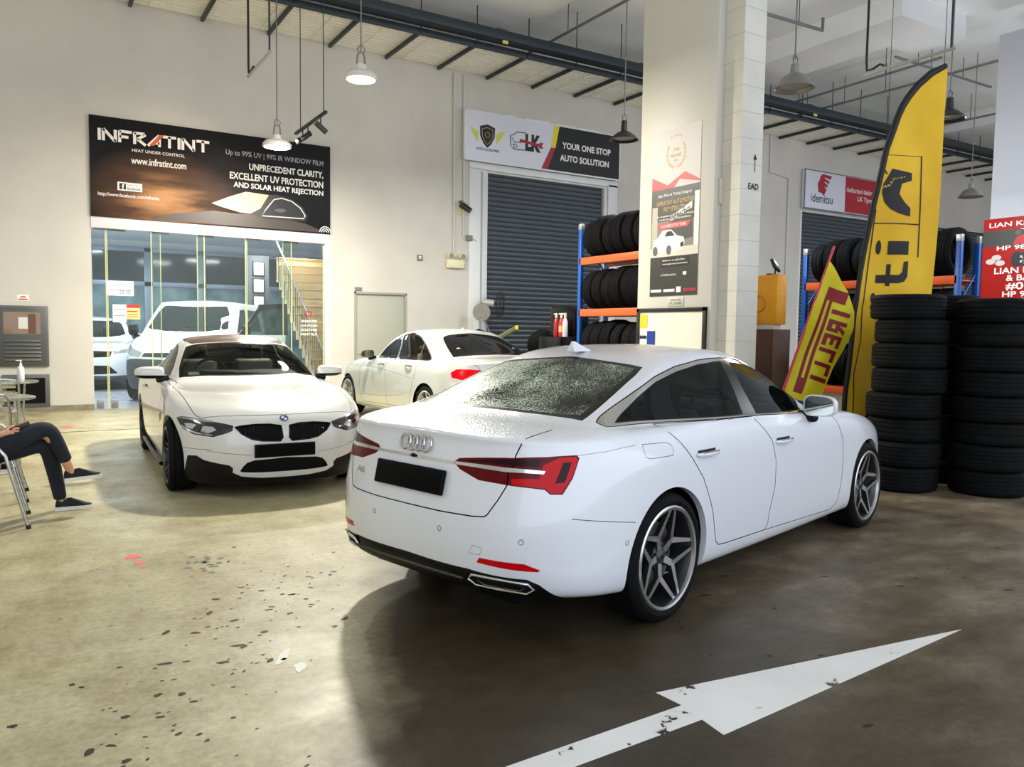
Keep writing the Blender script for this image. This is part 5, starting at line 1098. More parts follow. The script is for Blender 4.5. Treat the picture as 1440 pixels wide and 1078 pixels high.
    gr = c.part('front_grille', BLACK, both=True); c.cut(gr, [(0, zf(.90)), (.40, zf(.88)), (.36, zf(.76)), (0, zf(.75))], 'f', center='f', u1=6, v0=2, v1=6)
    lo = c.part('lower_intake', BLACK, both=True); c.cut(lo, [(0, zf(.58)), (.34, zf(.57)), (.52, zf(.40)), (0, zf(.38))], 'f', center='f', u1=6, v0=1, v1=5)
    sl = c.part('side_intake', BLACK); c.cut(sl, [(3.12, .82, zf(.76)), (3.05, .86, zf(.75)), (3.08, .86, zf(.55)), (3.16, .81, zf(.55))], '3', u1=9, v0=1, v1=5)
    ap = c.part('front_apron', PL, both=True); q = c.uv([(3.42, 0, zf(.36)), (3.3, .6, zf(.36)), (3.0, .88, zf(.38)), (2.75, .93, zf(.30))], '3', closed=False, u1=9, v1=4); c.cut(ap, None, None, uv=[(-.5, q[0][1])] + q + [(q[-1][0], -1), (-.5, -1)])
    c.arch(0, .37, .40, u0=8, v1=5.6); c.arch(2.66, .37, .40, u1=13, v1=5.6)
    c.gap([(2.2, .80, zf(1.12)), (2.8, .78, zf(1.08)), (3.2, .70, zf(.99)), (3.34, .4, zf(.97)), (3.38, 0, zf(.96))], '3', .008, u1=11)
    c.build(); r = c.root
    for x in (0, 2.66):
        for sd in (1, -1): wheel(r, x, sd * .86, sd, .37, .25, .23, 'twin', mat('rim_dark', rgb(40, 41, 44), .3, .9), MATTE, mat('rim_dark_face', rgb(70, 71, 75), .3, .9))
    for sd in (1, -1): mirror(c, 1.75, sd * 1.06, 1.28, sd, wp, BLACK)
    cabin(c, 1.75, 1.10, .8, -1); seats(c, .95, .05, .55, .88, 1.0)
Z_ = Vector((0, 0, 1))
build_bay_cars()
s = thing('certificate_panel', 'dark grey panel with three framed certificates inside the glazed bay before the stairs', 'panel', (5.28, 21.75, .004)); INKW0 = mat('paper_white', rgb(226, 228, 236), .5); mb = MB(); mb.b2((-.30, -.05, 0), (.28, .05, 3.45), mat('panel_charcoal', rgb(78, 82, 88), .5), .006); mb.build('panel_board', s)
for k in range(3):
    mb = MB(); z = 2.0 + k * .45; mb.b2((-.16, -.075, z), (.16, -.05, z + .40), mat('lamp_black', rgb(24, 25, 27), .4), .004); mb.b2((-.125, -.08, z + .035), (.125, -.07, z + .365), INKW0); mb.b2((.06, -.083, z + .08), (.09, -.08, z + .11), mat('ink_gold', rgb(196, 160, 88), .5)); mb.build('framed_certificate', s)
# ------------------------------------------------------------------ signs
INK = mat('ink_black', rgb(15, 15, 17), .45); INKW = mat('ink_white', rgb(236, 232, 226), .5); INKG = mat('ink_gold', rgb(168, 124, 54), .5); INKR = mat('ink_red', rgb(178, 26, 34), .5); INKY = mat('ink_yellow', rgb(226, 206, 40), .5)
X, Z = Vector((1, 0, 0)), Vector((0, 0, 1)); MY = Vector((0, -1, 0))
def flat(name, parent, polys, o, u, v, m, t=.002):
    """flat printed shapes on a board: polygons (a, b) along u, v"""
    mb = MB()
    for p in polys: mb.prism(p, o, u, v, t, m)
    return mb.build(name, parent)
def rect(a, b, c, d): return [(a, b), (c, b), (c, d), (a, d)]
def bar_(p, q, w):
    p, q = Vector(p), Vector(q); d = (q - p).normalized(); n = Vector((-d.y, d.x)) * w / 2
    return [tuple(p + n), tuple(p - n), tuple(q - n), tuple(q + n)]
# -- black tint-shop sign
s = thing('shop_sign', 'wide black shop sign with pale lettering and a dark car picture above the glass front', 'sign', (3.22, D, 3.5))
def sign_print():
    m = mat('sign_print', rgb(14, 14, 16), .55, spec=.25); N, L, b = nodes(m); tc = N.new('ShaderNodeTexCoord')
    mp = N.new('ShaderNodeMapping'); mp.inputs['Location'].default_value = (.62, 0, -.25); mp.inputs['Scale'].default_value = (.62, 1, .85); L.new(tc.outputs['Object'], mp.inputs[0])
    g = N.new('ShaderNodeTexGradient'); g.gradient_type = 'SPHERICAL'; L.new(mp.outputs[0], g.inputs[0])
    n = N.new('ShaderNodeTexNoise'); n.inputs['Scale'].default_value = 1.2; n.inputs['Detail'].default_value = 6; mp2 = N.new('ShaderNodeMapping'); mp2.inputs['Scale'].default_value = (.6, 1, 3.2); L.new(tc.outputs['Object'], mp2.inputs[0]); L.new(mp2.outputs[0], n.inputs['Vector'])
    mu = N.new('ShaderNodeMath'); mu.operation = 'MULTIPLY'; L.new(g.outputs['Fac'], mu.inputs[0]); L.new(n.outputs[0], mu.inputs[1])
    r = N.new('ShaderNodeValToRGB'); r.color_ramp.elements[0].color = rgb(15, 14, 16) + (1,); r.color_ramp.elements[0].position = .05; r.color_ramp.elements[1].position = .50; r.color_ramp.elements[1].color = rgb(190, 140, 96) + (1,)
    e = r.color_ramp.elements.new(.25); e.color = rgb(84, 58, 40) + (1,); L.new(mu.outputs[0], r.inputs[0]); L.new(r.outputs[0], b.inputs['Base Color']); return m
mb = MB(); mb.b2((-2.21, -.05, 0), (2.21, -.005, 1.79), sign_print(), .004); mb.build('sign_board', s)
def sp(px, pz): return Vector((px - 3.22, -.052, pz - 3.5))
# lettering of the first word, stroke by stroke
def strokes(word, o, w, h, k, m, name, parent):
    G = {'I': [[(0, 0), (0, 1)]], 'N': [[(0, 0), (0, 1)], [(0, 1), (1, 0)], [(1, 0), (1, 1)]], 'F': [[(0, 0), (0, 1)], [(0, .95), (1.05, .95)], [(0, .5), (.75, .5)]], 'T': [[(.5, 0), (.5, 1)], [(-.1, .94), (1.1, .94)]],
         'R': [[(0, 0), (0, 1)], [(0, .95), (.85, .95)], [(.95, .9), (.25, .45)], [(.25, .45), (.95, -.02)]], 'A': [[(.0, .0), (1.0, 1.0)], [(1.0, 0), (1.0, 1.0)], [(.45, .3), (1, .3)]]}
    x = 0; P = []; adv = {'I': .34, 'N': 1.36, 'F': 1.28, 'T': 1.36, 'R': 1.16, 'A': 1.40}
    tot = sum(adv[c] for c in word) - .35; u = w / tot
    for c in word:
        for a, b in G[c]: P.append(bar_(((x + a[0]) * u, a[1] * h), ((x + b[0]) * u, b[1] * h), k))
        x += adv[c]
    return flat(name, parent, P, o, X, Z, m, .004)
P0 = dict(zip('ab', (0, 0)))
strokes('INFRATINT', sp(1.17, 4.86), 1.86, .21, .05, INKW, 'brand_lettering', s)
flat('orange_mark', s, [[(0, 0), (.08, 0), (.26, .21), (.18, .21)]], sp(1.99, 4.87) + Vector((0, -.004, 0)), X, Z, mat('ink_orange', rgb(208, 92, 40), .5), .002)
text('HEAT UNDER CONTROL', 'tagline_lettering', s, sp(1.70, 4.72), X, Z, .90, .055, INKW, .001, .01)
text('www.infratint.com', 'web_lettering', s, sp(1.68, 4.50), X, Z, .95, .13, INKW, .001, .02)
mb = MB(); mb.prism(rect(0, 0, .41, .15), sp(1.45, 4.00), X, Z, .002, INKW); mb.prism(rect(.03, .02, .14, .13), sp(1.45, 4.00) + Vector((0, -.002, 0)), X, Z, .002, INK); mb.build('social_badge', s)
text('f', 'badge_lettering', s, sp(1.52, 4.02) + Vector((0, -.004, 0)), X, Z, .045, .10, INKW, .001, .02); text('Find us on', 'badge_lettering', s, sp(1.61, 4.09) + Vector((0, -.002, 0)), X, Z, .18, .035, INK, .001)
text('facebook', 'badge_lettering', s, sp(1.61, 4.02) + Vector((0, -.002, 0)), X, Z, .22, .05, INK, .001, .02)
text('http://www.facebook.com/infratint', 'web_lettering', s, sp(1.13, 3.86), X, Z, 1.02, .085, INKW, .001, .01)
text('Up to 99% UV | 99% IR WINDOW FILM', 'claim_lettering', s, sp(3.35, 4.85), X, Z, 1.93, .13, mat('ink_silver', rgb(168, 168, 170), .4), .001, .005)
for i, (t, x0) in enumerate((('UNPRECEDENT CLARITY,', 3.79), ('EXCELLENT UV PROTECTION', 3.42), ('AND SOLAR HEAT REJECTION', 3.49))):
    text(t, 'claim_lettering', s, sp(x0, 4.61 - i * .185), X, Z, 5.28 - x0, .135 if i else .15, INKW, .001, .025)
# the printed car: bonnet, windscreen, roof and side window
mb = MB(); C0 = sp(3.0, 3.52)
mb.prism([(-1.0, .02), (-.6, .14), (.10, .26), (.5, .24), (1.0, .26), (1.9, .16), (2.2, .05), (2.2, .0), (-1.0, 0)], C0, X, Z, .001, mat('print_car_dark', rgb(62, 50, 42), .4))
mb.prism([(.08, .40), (.24, .35), (.60, .27), (.80, .26), (1.00, .38), (1.17, .66), (.72, .68), (.42, .56)], C0 + Vector((0, -.001, 0)), X, Z, .001, mat('print_car_glass', rgb(214, 190, 160), .4))
mb.prism([(.80, .26), (1.00, .38), (1.17, .66), (1.3, .68), (1.62, .62), (1.85, .48), (1.95, .30), (1.9, .20), (1.1, .18)], C0 + Vector((0, -.001, 0)), X, Z, .001, mat('print_car_roof', rgb(38, 32, 30), .4))
mb.build('printed_car', s)
mb = MB(); W_ = [(1.03, .24), (1.10, .36), (1.27, .58), (1.42, .62), (1.62, .58), (1.80, .46), (1.90, .31), (1.86, .25)]
mb.prism(W_, C0 + Vector((0, -.002, 0)), X, Z, .001, INK); mb.tube([C0 + X * a + Z * b + Vector((0, -.004, 0)) for a, b in W_], .011, INKW, 6, True); mb.prism([(1.26, .36), (1.34, .41), (1.48, .41), (1.52, .37), (1.40, .33)], C0 + Vector((0, -.003, 0)), X, Z, .001, mat('print_mirror', rgb(86, 80, 76), .4)); mb.build('printed_side_window', s)
mb = MB()
for r in (.035, .075, .115): mb.tube([sp(5.32, 3.53) + X * r * math.cos(a) + Z * r * math.sin(a) for a in np.linspace(0, PI, 14)], .010, INKW, 6)
mb.build('arc_logo', s)
# -- shutter sign
s = thing('shutter_sign', 'long white and black sign over the first roller shutter, yellow and red stripe between', 'sign', (10.76, D, 5.42))
mb = MB(); mb.b2((-2.23, -.14, 0), (2.23, -.02, 1.09), mat('sign_white', rgb(214, 216, 226), .4), .006); mb.build('sign_board', s)
mb = MB()
for a, b in (((-2.25, -.15, -.02), (2.25, -.13, .012)), ((-2.25, -.15, 1.08), (2.25, -.13, 1.11)), ((-2.25, -.15, 0), (-2.22, -.13, 1.1)), ((2.22, -.15, 0), (2.25, -.13, 1.1))): mb.b2(a, b, TRIMW)
for x0, x1 in ((-1.1, -.85), (-.6, .1), (.3, .9), (1.0, 1.6)): mb.b2((x0, -.06, 1.13), (x1, -.03, 1.16), TRIMW)
mb.build('sign_frame', s)
o = Vector((-10.76, -.141, -5.42)); q = lambda a, b: Vector((a, 0, b)) + o
flat('black_panel', s, [[(10.78, 5.44), (12.97, 5.44), (12.97, 6.50), (11.11, 6.50)]], o, X, Z, INK, .002)
flat('yellow_stripe', s, [[(10.87, 5.97), (11.00, 5.97), (11.11, 6.50), (10.96, 6.50)]], o + Vector((0, -.002, 0)), X, Z, INKY); flat('red_stripe', s, [[(10.60, 5.44), (10.78, 5.44), (11.00, 5.97), (10.87, 5.97)]], o + Vector((0, -.002, 0)), X, Z, mat('ink_crimson', rgb(160, 30, 50), .5))
text('YOUR ONE STOP', 'slogan_lettering', s, q(11.20, 5.99), X, Z, 1.49, .155, INKW, .003, .03); text('AUTO SOLUTION', 'slogan_lettering', s, q(11.14, 5.69), X, Z, 1.50, .155, INKW, .003, .03)
mb = MB(); SH = [(-.20, .20), (0, .26), (.20, .20), (.19, -.02), (.10, -.18), (0, -.27), (-.10, -.18), (-.19, -.02)]
mb.prism(SH, q(9.11, 6.00), X, Z, .004, INK); mb.tube([q(9.11, 6.0) + X * a * .72 + Z * b * .72 + Vector((0, -.005, 0)) for a, b in SH], .008, INKG, 5, True); mb.tube([q(9.11, 6.02) + X * .06 * math.cos(a) + Z * .06 * math.sin(a) + Vector((0, -.005, 0)) for a in np.linspace(0, 2 * PI, 15)[:-1]], .006, INKG, 5, True)
mb.build('shield_logo', s)
flat('wing_logo', s, [[(sx * .24, -.16), (sx * .24, .08), (sx * .30, .10), (sx * .46, .17), (sx * .42, .06), (sx * .34, -.06)][::sx] for sx in (1, -1)], q(9.11, 6.0), X, Z, mat('ink_pale_yellow', rgb(206, 208, 90), .5)); text('AUTO ACCESSORIES', 'logo_lettering', s, q(8.82, 5.66), X, Z, .60, .06, INK, .002, .02)
text('LK', 'initials_lettering', s, q(10.14, 5.80), X, Z, .44, .40, INK, .002, .06); flat('spanner_logo', s, [bar_((-.10, .02), (.46, -.03), .07), [(.44, -.10), (.58, -.09), (.52, -.03), (.58, .04), (.46, .04)]], q(10.08, 6.0) + Vector((0, -.004, 0)), X, Z, mat('ink_crimson', rgb(160, 30, 50), .5))
mb = MB()
for L_ in ([(-.36, -.14), (-.38, .12), (-.30, .14), (-.2, .22), (.05, .23)], [(-.34, .08), (-.26, -.02), (-.05, 0)], [(-.33, -.16), (-.22, -.19), (.03, -.17)], [(-.30, -.08), (-.22, -.06), (-.18, -.12), (-.26, -.15), (-.30, -.08)]): mb.tube([q(10.10, 5.98) + X * a + Z * b for a, b in L_], .011, mat('ink_grey', rgb(70, 72, 80), .5), 5)
mb.build('car_outline_logo', s)
# -- oil sign
s = thing('oil_sign', 'white and red sign with red head emblem over the second roller shutter', 'sign', (22.0, D, 5.40))
mb = MB(); mb.b2((-1.87, -.14, 0), (1.87, -.02, 1.14), mat('sign_white', rgb(214, 216, 226), .4), .006); mb.build('sign_board', s)
mb = MB()
for a, b in (((-1.89, -.15, -.02), (1.89, -.13, .012)), ((-1.89, -.15, 1.13), (1.89, -.13, 1.16)), ((-1.89, -.15, 0), (-1.86, -.13, 1.15)), ((1.86, -.15, 0), (1.89, -.13, 1.15))): mb.b2(a, b, PIPE)
mb.build('sign_frame', s)
q = lambda a, b: Vector((a - 22, -.141, b - 5.40)); flat('red_panel', s, [rect(.04, .03, 1.85, 1.12)], Vector((0, -.141, 0)), X, Z, mat('ink_deep_red', rgb(168, 18, 34), .5))
text('idemitsu', 'brand_lettering', s, q(20.42, 5.60), X, Z, 1.02, .26, INK, .003, .01)
E = [(-.24, .02), (-.16, .14), (-.12, .26), (-.02, .33), (.42, .30), (.34, .19), (.08, .24), (.08, .20), (.32, .13), (.26, .05), (.08, .12), (.08, .08), (.24, .01), (.20, -.07), (.10, -.02), (.10, -.06), (.18, -.13), (.06, -.33), (-.04, -.25), (-.20, -.23)]
flat('head_emblem', s, [E], q(20.95, 6.15), X, Z, mat('ink_deep_red', rgb(168, 18, 34), .5), .003)
text('Authorized dealer', 'dealer_lettering', s, q(22.10, 6.06), X, Z, 1.3, .16, INKW, .004, .01); text('LK Tyre', 'dealer_lettering', s, q(22.66, 5.78), X, Z, .75, .19, INKW, .004, .02)
# -- poster on the column
s = thing('award_poster', 'tall white, red and dark award poster on the column above a white board', 'poster', (6.86, 7.43, 2.0))
PU = Vector((0, -1, 0)); mb = MB(); mb.b2((-.006, -.425, .0), (0, .425, 2.05), mat('poster_paper', rgb(204, 197, 192), .5)); mb.build('poster_sheet', s)
po = Vector((-.0065, .425, 0))
def PP(a, b, k=0): return po + PU * a + Z * b + Vector((-.0006 * k, 0, 0))
flat('dark_field', s, [[(0, 0), (.85, 0), (.85, 1.33), (0, 1.33)]], PP(0, 0), PU, Z, mat('poster_dark', rgb(48, 46, 42), .45), .0005)
flat('red_peak', s, [[(0, 1.33), (.40, 1.33), (.50, 1.42), (.85, 1.35), (.85, 1.37), (.59, 1.50), (.29, 1.37), (0, 1.50)]], PP(0, 0, 1), PU, Z, mat('poster_red', rgb(196, 22, 40), .45), .0005)
mb = MB(); mb.prism(rect(0, .49, .85, .93), PP(0, 0, 1), PU, Z, .0005, mat('poster_street', rgb(134, 126, 114), .5)); mb.prism(rect(.0, .49, .85, .60), PP(0, 0, 2), PU, Z, .0004, mat('poster_road', rgb(214, 208, 194), .5))
mb.prism([(.34, .64), (.75, .70), (.75, 1.22), (.34, 1.05)], PP(0, 0, 2), PU, Z, .0004, mat('poster_shop', rgb(66, 62, 56), .5)); mb.prism([(.36, .92), (.73, 1.05), (.73, 1.13), (.36, .98)], PP(0, 0, 3), PU, Z, .0004, INKW); mb.prism(rect(.77, .60, .85, 1.24), PP(0, 0, 3), PU, Z, .0004, INKW); mb.prism(rect(.02, .60, .12, 1.12), PP(0, 0, 3), PU, Z, .0004, mat('poster_street2', rgb(186, 178, 160), .5)); mb.build('street_picture', s)
text('INFRATINT', 'picture_lettering', s, PP(.37, .935, 5), (PU + Z * .24).normalized(), Z, .34, .055, INK, .0003, .02)
mb = MB(); mb.prism([(.04, .62), (.06, .72), (.14, .76), (.22, .84), (.38, .84), (.48, .76), (.60, .73), (.62, .66), (.58, .58), (.42, .55), (.36, .54), (.08, .59)], PP(0, -.02, 4), PU, Z, .0004, INKW); mb.prism([(.26, .76), (.30, .82), (.38, .82), (.44, .76)], PP(0, -.02, 5), PU, Z, .0004, INK); mb.prism([(.54, .66), (.60, .68), (.60, .62), (.55, .61)], PP(0, -.02, 5), PU, Z, .0004, INK)
for cx in (.34, .09): mb.prism([(cx + .045 * math.cos(a), .60 + .06 * math.sin(a)) for a in np.linspace(0, 2 * PI, 17)[:-1]], PP(0, -.03, 6), PU, Z, .0004, mat('poster_grey', rgb(96, 94, 90), .5))
mb.build('printed_car', s)
mb = MB()
for sd in (1, -1):
    for k in range(7):
        a = -PI / 2 + sd * (.25 + k * .30); c = Vector((.425 + .155 * math.cos(a), 1.745 + .17 * math.sin(a))); t = a + sd * 1.2
        mb.prism([(c.x + .045 * math.cos(t), c.y + .045 * math.sin(t)), (c.x - .018 * math.sin(t), c.y + .018 * math.cos(t)), (c.x - .02 * math.cos(t), c.y - .02 * math.sin(t)), (c.x + .018 * math.sin(t), c.y - .018 * math.cos(t))], PP(0, 0, 1), PU, Z, .0005, INKG)
for k in range(5): a = PI / 2 + (k - 2) * .2; mb.prism([(.425 + .215 * math.cos(a) + .013 * math.cos(b), 1.745 + .215 * math.sin(a) + .013 * math.sin(b)) for b in np.linspace(0, 2 * PI, 6)[:-1]], PP(0, 0, 1), PU, Z, .0005, INKG)
mb.build('laurel_emblem', s)
text('STAR', 'award_lettering', s, PP(.37, 1.765, 1), PU, Z, .11, .045, INKG, .0003); text('MERCHANT', 'award_lettering', s, PP(.33, 1.70, 1), PU, Z, .19, .04, INKG, .0003); text('2021', 'award_lettering', s, PP(.385, 1.645, 1), PU, Z, .08, .03, INKG, .0003)
for t, a, b, w_, h_, m_ in (('Solar Films & Tinting Category', .12, 1.225, .60, .045, INKW), ('INFRATINT AUTOMOTIVE', .10, 1.13, .66, .055, INKG), ('FILM PTE LTD', .23, 1.05, .38, .055, INKG), ('In recognition of Companies for Market', .12, .975, .64, .032, INKW), ('Leadership and Service Excellence', .15, .935, .56, .032, INKW)): text(t, 'poster_lettering', s, PP(a, b, 3), PU, Z, w_, h_, m_, .0004, .015)
flat('red_ribbon', s, [[(.13, .835), (.66, .835), (.72, .905), (.14, .905)]], PP(0, 0, 4), PU, Z, mat('ink_coral', rgb(206, 70, 82), .5), .0004); text('5 CONSECUTIVE YEARS', 'poster_lettering', s, PP(.18, .852, 6), PU, Z, .46, .036, INKW, .0003, .01)
mb = MB(); mb.prism(rect(.21, .36, .70, .47), PP(0, 0, 3), PU, Z, .0004, INK); mb.build('caption_box', s)
text('Review us on sgCarMart', 'poster_lettering', s, PP(.23, .425, 4), PU, Z, .40, .03, INKW, .0003, .01); text('www.sgcarmart.com/review', 'poster_lettering', s, PP(.23, .38, 4), PU, Z, .45, .03, INKW, .0003, .01)
text('e-Collaborations', 'poster_lettering', s, PP(.20, .25, 2), PU, Z, .28, .03, INKW, .0003); flat('partner_logos', s, [rect(.02, .05, .22, .085), rect(.26, .05, .46, .085), rect(.49, .04, .57, .11), rect(.60, .25, .66, .29)], PP(0, 0, 2), PU, Z, INKW, .0004); flat('partner_logos_red', s, [rect(.61, .05, .69, .085), rect(.71, .05, .83, .085)], PP(0, 0, 2), PU, Z, INKR, .0004)
s = thing('notice_plate', 'small grey lettered plate between the tall poster and the white board', 'sign', (6.86, 7.37, 1.87)); mb = MB(); mb.b2((-.008, -.14, 0), (0, .14, .11), mat('plate_silver', rgb(204, 202, 188), .4), .002); mb.build('plate', s)
text('CHECKED', 'plate_lettering', s, (-.009, .10, .065), PU, Z, .20, .025, mat('ink_grey', rgb(70, 72, 80), .5), .0003); text('10.50340', 'plate_lettering', s, (-.009, .11, .02), PU, Z, .22, .032, mat('ink_grey', rgb(70, 72, 80), .5), .0003)
s = thing('whiteboard', 'white board with black frame and coloured papers on the column', 'board', (6.86, 7.45, .9))
mb = MB(); mb.b2((-.02, -.60, 0), (0, .60, .92), mat('board_white', rgb(238, 236, 220), .3)); mb.build('board', s)
mb = MB()
for a, b in (((-.035, -.62, .90), (0, .62, .95)), ((-.035, -.62, -.02), (0, .62, .03)), ((-.035, -.62, 0), (0, -.57, .95)), ((-.035, .57, 0), (0, .62, .95))): mb.b2(a, b, BLK, .004)
mb.build('board_frame', s)
mb = MB(); mb.b2((-.024, .42, .70), (-.02, .56, .87), INKY); mb.build('yellow_paper', s); mb = MB(); mb.b2((-.03, .27, .38), (-.02, .41, .66), mat('ink_blue', rgb(24, 60, 150), .4)); mb.build('blue_folder', s); mb = MB(); mb.b2((-.024, .43, .56), (-.02, .56, .60), mat('ink_navy', rgb(20, 30, 80), .4)); mb.build('navy_strip', s)
# -- far right red sign
s = thing('tyre_shop_sign', 'red tyre and battery shop sign with white lettering on the far right wall', 'sign', (17.92, 8.55, 2.38))
mb = MB(); mb.b2((-.03, -1.2, 0), (0, 1.06, 1.72), mat('sign_red', rgb(160, 24, 18), .5, spec=.3), .003); mb.b2((-.028, -1.2, -.12), (0, .72, 0), INKW); mb.build('sign_board', s)
R0 = lambda a, b: Vector((-.0305, 1.06 - a, b)); RT = mat('ink_white', None) if False else INKW
text('LIAN KIAT TYRE', 'sign_lettering', s, R0(.12, 1.53), PU, Z, 1.60, .10, INKW, .002, .015); flat('workshop_picture', s, [rect(.0, 1.12, 1.6, 1.46)], R0(0, 0), PU, Z, mat('picture_dark', rgb(44, 46, 36), .5)); flat('picture_sky', s, [[(.75, 1.46), (1.6, 1.46), (1.6, 1.26), (.95, 1.40)]], R0(0, 0) + Vector((-.003, 0, 0)), PU, Z, mat('picture_pale', rgb(206, 214, 190), .5))
flat('picture_worker', s, [[(.62, 1.14), (.92, 1.14), (.95, 1.28), (.84, 1.34), (.70, 1.30)]], R0(0, 0) + Vector((-.003, 0, 0)), PU, Z, INKR); flat('picture_worker_head', s, [[(.72 + .06 * math.cos(a), 1.38 + .05 * math.sin(a)) for a in np.linspace(0, 2 * PI, 13)[:-1]]], R0(0, 0) + Vector((-.003, 0, 0)), PU, Z, mat('picture_brown', rgb(90, 70, 50), .5))
text('HP 98519700', 'sign_lettering', s, R0(.30, 1.03), PU, Z, 1.30, .10, INKW, .002, .015)
mb = MB()
for cx, cz, r in ((.18, .80, .10), (.30, .88, .10), (.38, .76, .10)): mb.prism([(cx + r * math.cos(a), cz + r * .6 * math.sin(a)) for a in np.linspace(0, 2 * PI, 17)[:-1]], R0(0, 0), PU, Z, .002, mat('picture_silver', rgb(190, 186, 180), .4))
mb.build('battery_picture', s)
mb = MB(); mb.prism([(.72 + .12 * math.cos(a), .82 + .17 * math.sin(a)) for a in np.linspace(0, 2 * PI, 25)[:-1]], R0(0, 0), PU, Z, .002, INK); mb.prism([(.86 + .12 * math.cos(a), .82 + .15 * math.sin(a)) for a in np.linspace(0, 2 * PI, 25)[:-1]], R0(0, 0) + Vector((-.002, 0, 0)), PU, Z, .002, INK)
for k in range(5): a = 2 * PI * k / 5; mb.prism([(.86 + .095 * math.cos(a + e) * r, .82 + .115 * math.sin(a + e) * r) for e, r in ((0, .15), (-.3, .9), (0, 1), (.3, .9))], R0(0, 0) + Vector((-.004, 0, 0)), PU, Z, .002, mat('picture_silver', rgb(190, 186, 180), .4))
mb.build('wheel_picture', s)
for t, a, b, w_, h_ in (('LIAN KIAT TYRE', .27, .53, 1.7, .13), ('& BATTERY', .52, .37, 1.15, .13), ('#01-40', .52, .17, .95, .17), ('HP 98519700', .46, .03, 1.30, .12)): text(t, 'sign_lettering', s, R0(a, b), PU, Z, w_, h_, INKW, .002, .018)
# -- papers on the shop glass and wall plates
def paper(name, label, x0, x1, z0, z1, col, y=D + .045, head=None, lines=2):
    o = thing(name, label, 'notice', ((x0 + x1) / 2, y, z0)); h = (x1 - x0) / 2; mb = MB(); mb.b2((-h, 0, 0), (h, .003, z1 - z0), mat('paper_%s' % name + '%d' % len(MATS), col, .6)); mb.build('paper_sheet', o)
    mb = MB(); H = z1 - z0
    if head: mb.b2((-h, -.002, H * .78), (h, 0, H), mat('paper_head', rgb(206, 40, 52), .5)); mb.b2((-h * .9, -.002, H * .50), (h * .6, 0, H * .58), INKR); mb.b2((-h * .9, -.002, H * .15), (h * .7, 0, H * .2), mat('ink_orange', rgb(208, 92, 40), .5)); mb.b2((-h * .9, -.002, H * .3), (h * .7, 0, H * .35), mat('ink_orange', rgb(208, 92, 40), .5))
    else:
        for k in range(lines): z = H * (.7 - .35 * k); mb.b2((-h * .8, -.0015, z), (h * .8, 0, z + H * .05), mat('ink_soft', rgb(150, 150, 156), .5))
    mb.build('printing', o); return o
o = paper('price_notice', 'long white notice stuck on the left glass leaf, topmost', 1.25, 1.70, 2.09, 2.36, rgb(232, 238, 244)); text('28-85', 'notice_lettering', o, (-.02, -.002, .03), X, Z, .2, .07, mat('ink_grey', rgb(70, 72, 80), .5), .0004)
paper('plain_notice', 'pale square notice on the left glass leaf beside the red-headed one', 1.34, 1.57, 1.60, 1.93, rgb(226, 226, 220)); paper('red_notice', 'yellow notice with red heading on the glass, beside the pale notice', 1.575, 1.80, 1.66, 1.93, rgb(224, 206, 130), head=True)
s = thing('glass_emblem', 'white and red service lettering printed on the glass before the stairs', 'sign', (5.0, D + .07, 1.4))
mb = MB(); mb.tube([(.0 + .07 * math.cos(a), 0, .44 + .05 * math.sin(a)) for a in np.linspace(0, 2 * PI, 13)[:-1]], .012, INKR, 6, True); mb.build('round_mark', s)
for k, t in enumerate(('WINDOW TINT', 'CAR POLISH', 'COATING', 'PAINT FILM')): text(t, 'service_lettering', s, (-.16, 0, .26 - k * .09), X, Z, .34, .05, INKW, .0005, .02)
s = thing('meter_cabinet', 'grey metal meter cabinet with viewing window and louvres set in the left wall', 'cabinet', (-.06, D, .80)); GM = mat('cabinet_grey', rgb(92, 94, 92), .45, .3)
mb = MB(); mb.b2((-.40, -.05, 0), (.37, .0, 1.06), GM, .006); mb.b2((-.36, -.065, .03), (.33, -.045, 1.02), mat('cabinet_grey2', rgb(80, 82, 80), .45, .3), .004); mb.build('cabinet_body', s)
mb = MB(); mb.b2((-.30, -.068, .57), (.25, -.064, .95), mat('cabinet_window', rgb(126, 104, 80), .06)); mb.b2((-.08, -.075, .66), (.06, -.066, .86), mat('meter_face', rgb(206, 204, 196), .4)); mb.b2((.07, -.072, .58), (.18, -.066, .92), mat('meter_brown', rgb(96, 62, 36), .4)); mb.build('viewing_window', s)
mb = MB()
for k in range(6): mb.box((-.02, -.068, .12 + k * .066), (.54, .03, .045), GM, .004, (-.5, 0, 0))
mb.build('louvres', s)
s = thing('low_wall_box', 'dark recessed grey box low in the left wall beneath the meter cabinet', 'cabinet', (.0, D, .08)); mb = MB(); mb.b2((-.40, -.04, 0), (.31, 0, .58), GM, .006); mb.build('box_frame', s); mb = MB(); mb.b2((-.34, -.045, .07), (.24, -.038, .52), MATTE); mb.build('dark_grille', s)
s = thing('warning_label', 'small red and white label on the wall above the meter cabinet', 'sign', (-.06, D, 1.95)); mb = MB(); mb.b2((-.09, -.004, 0), (.09, 0, .10), INKW); mb.b2((-.07, -.006, .015), (.07, -.004, .035), INKR); mb.b2((-.04, -.006, .055), (.04, -.004, .075), INKR); mb.build('label_sheet', s)
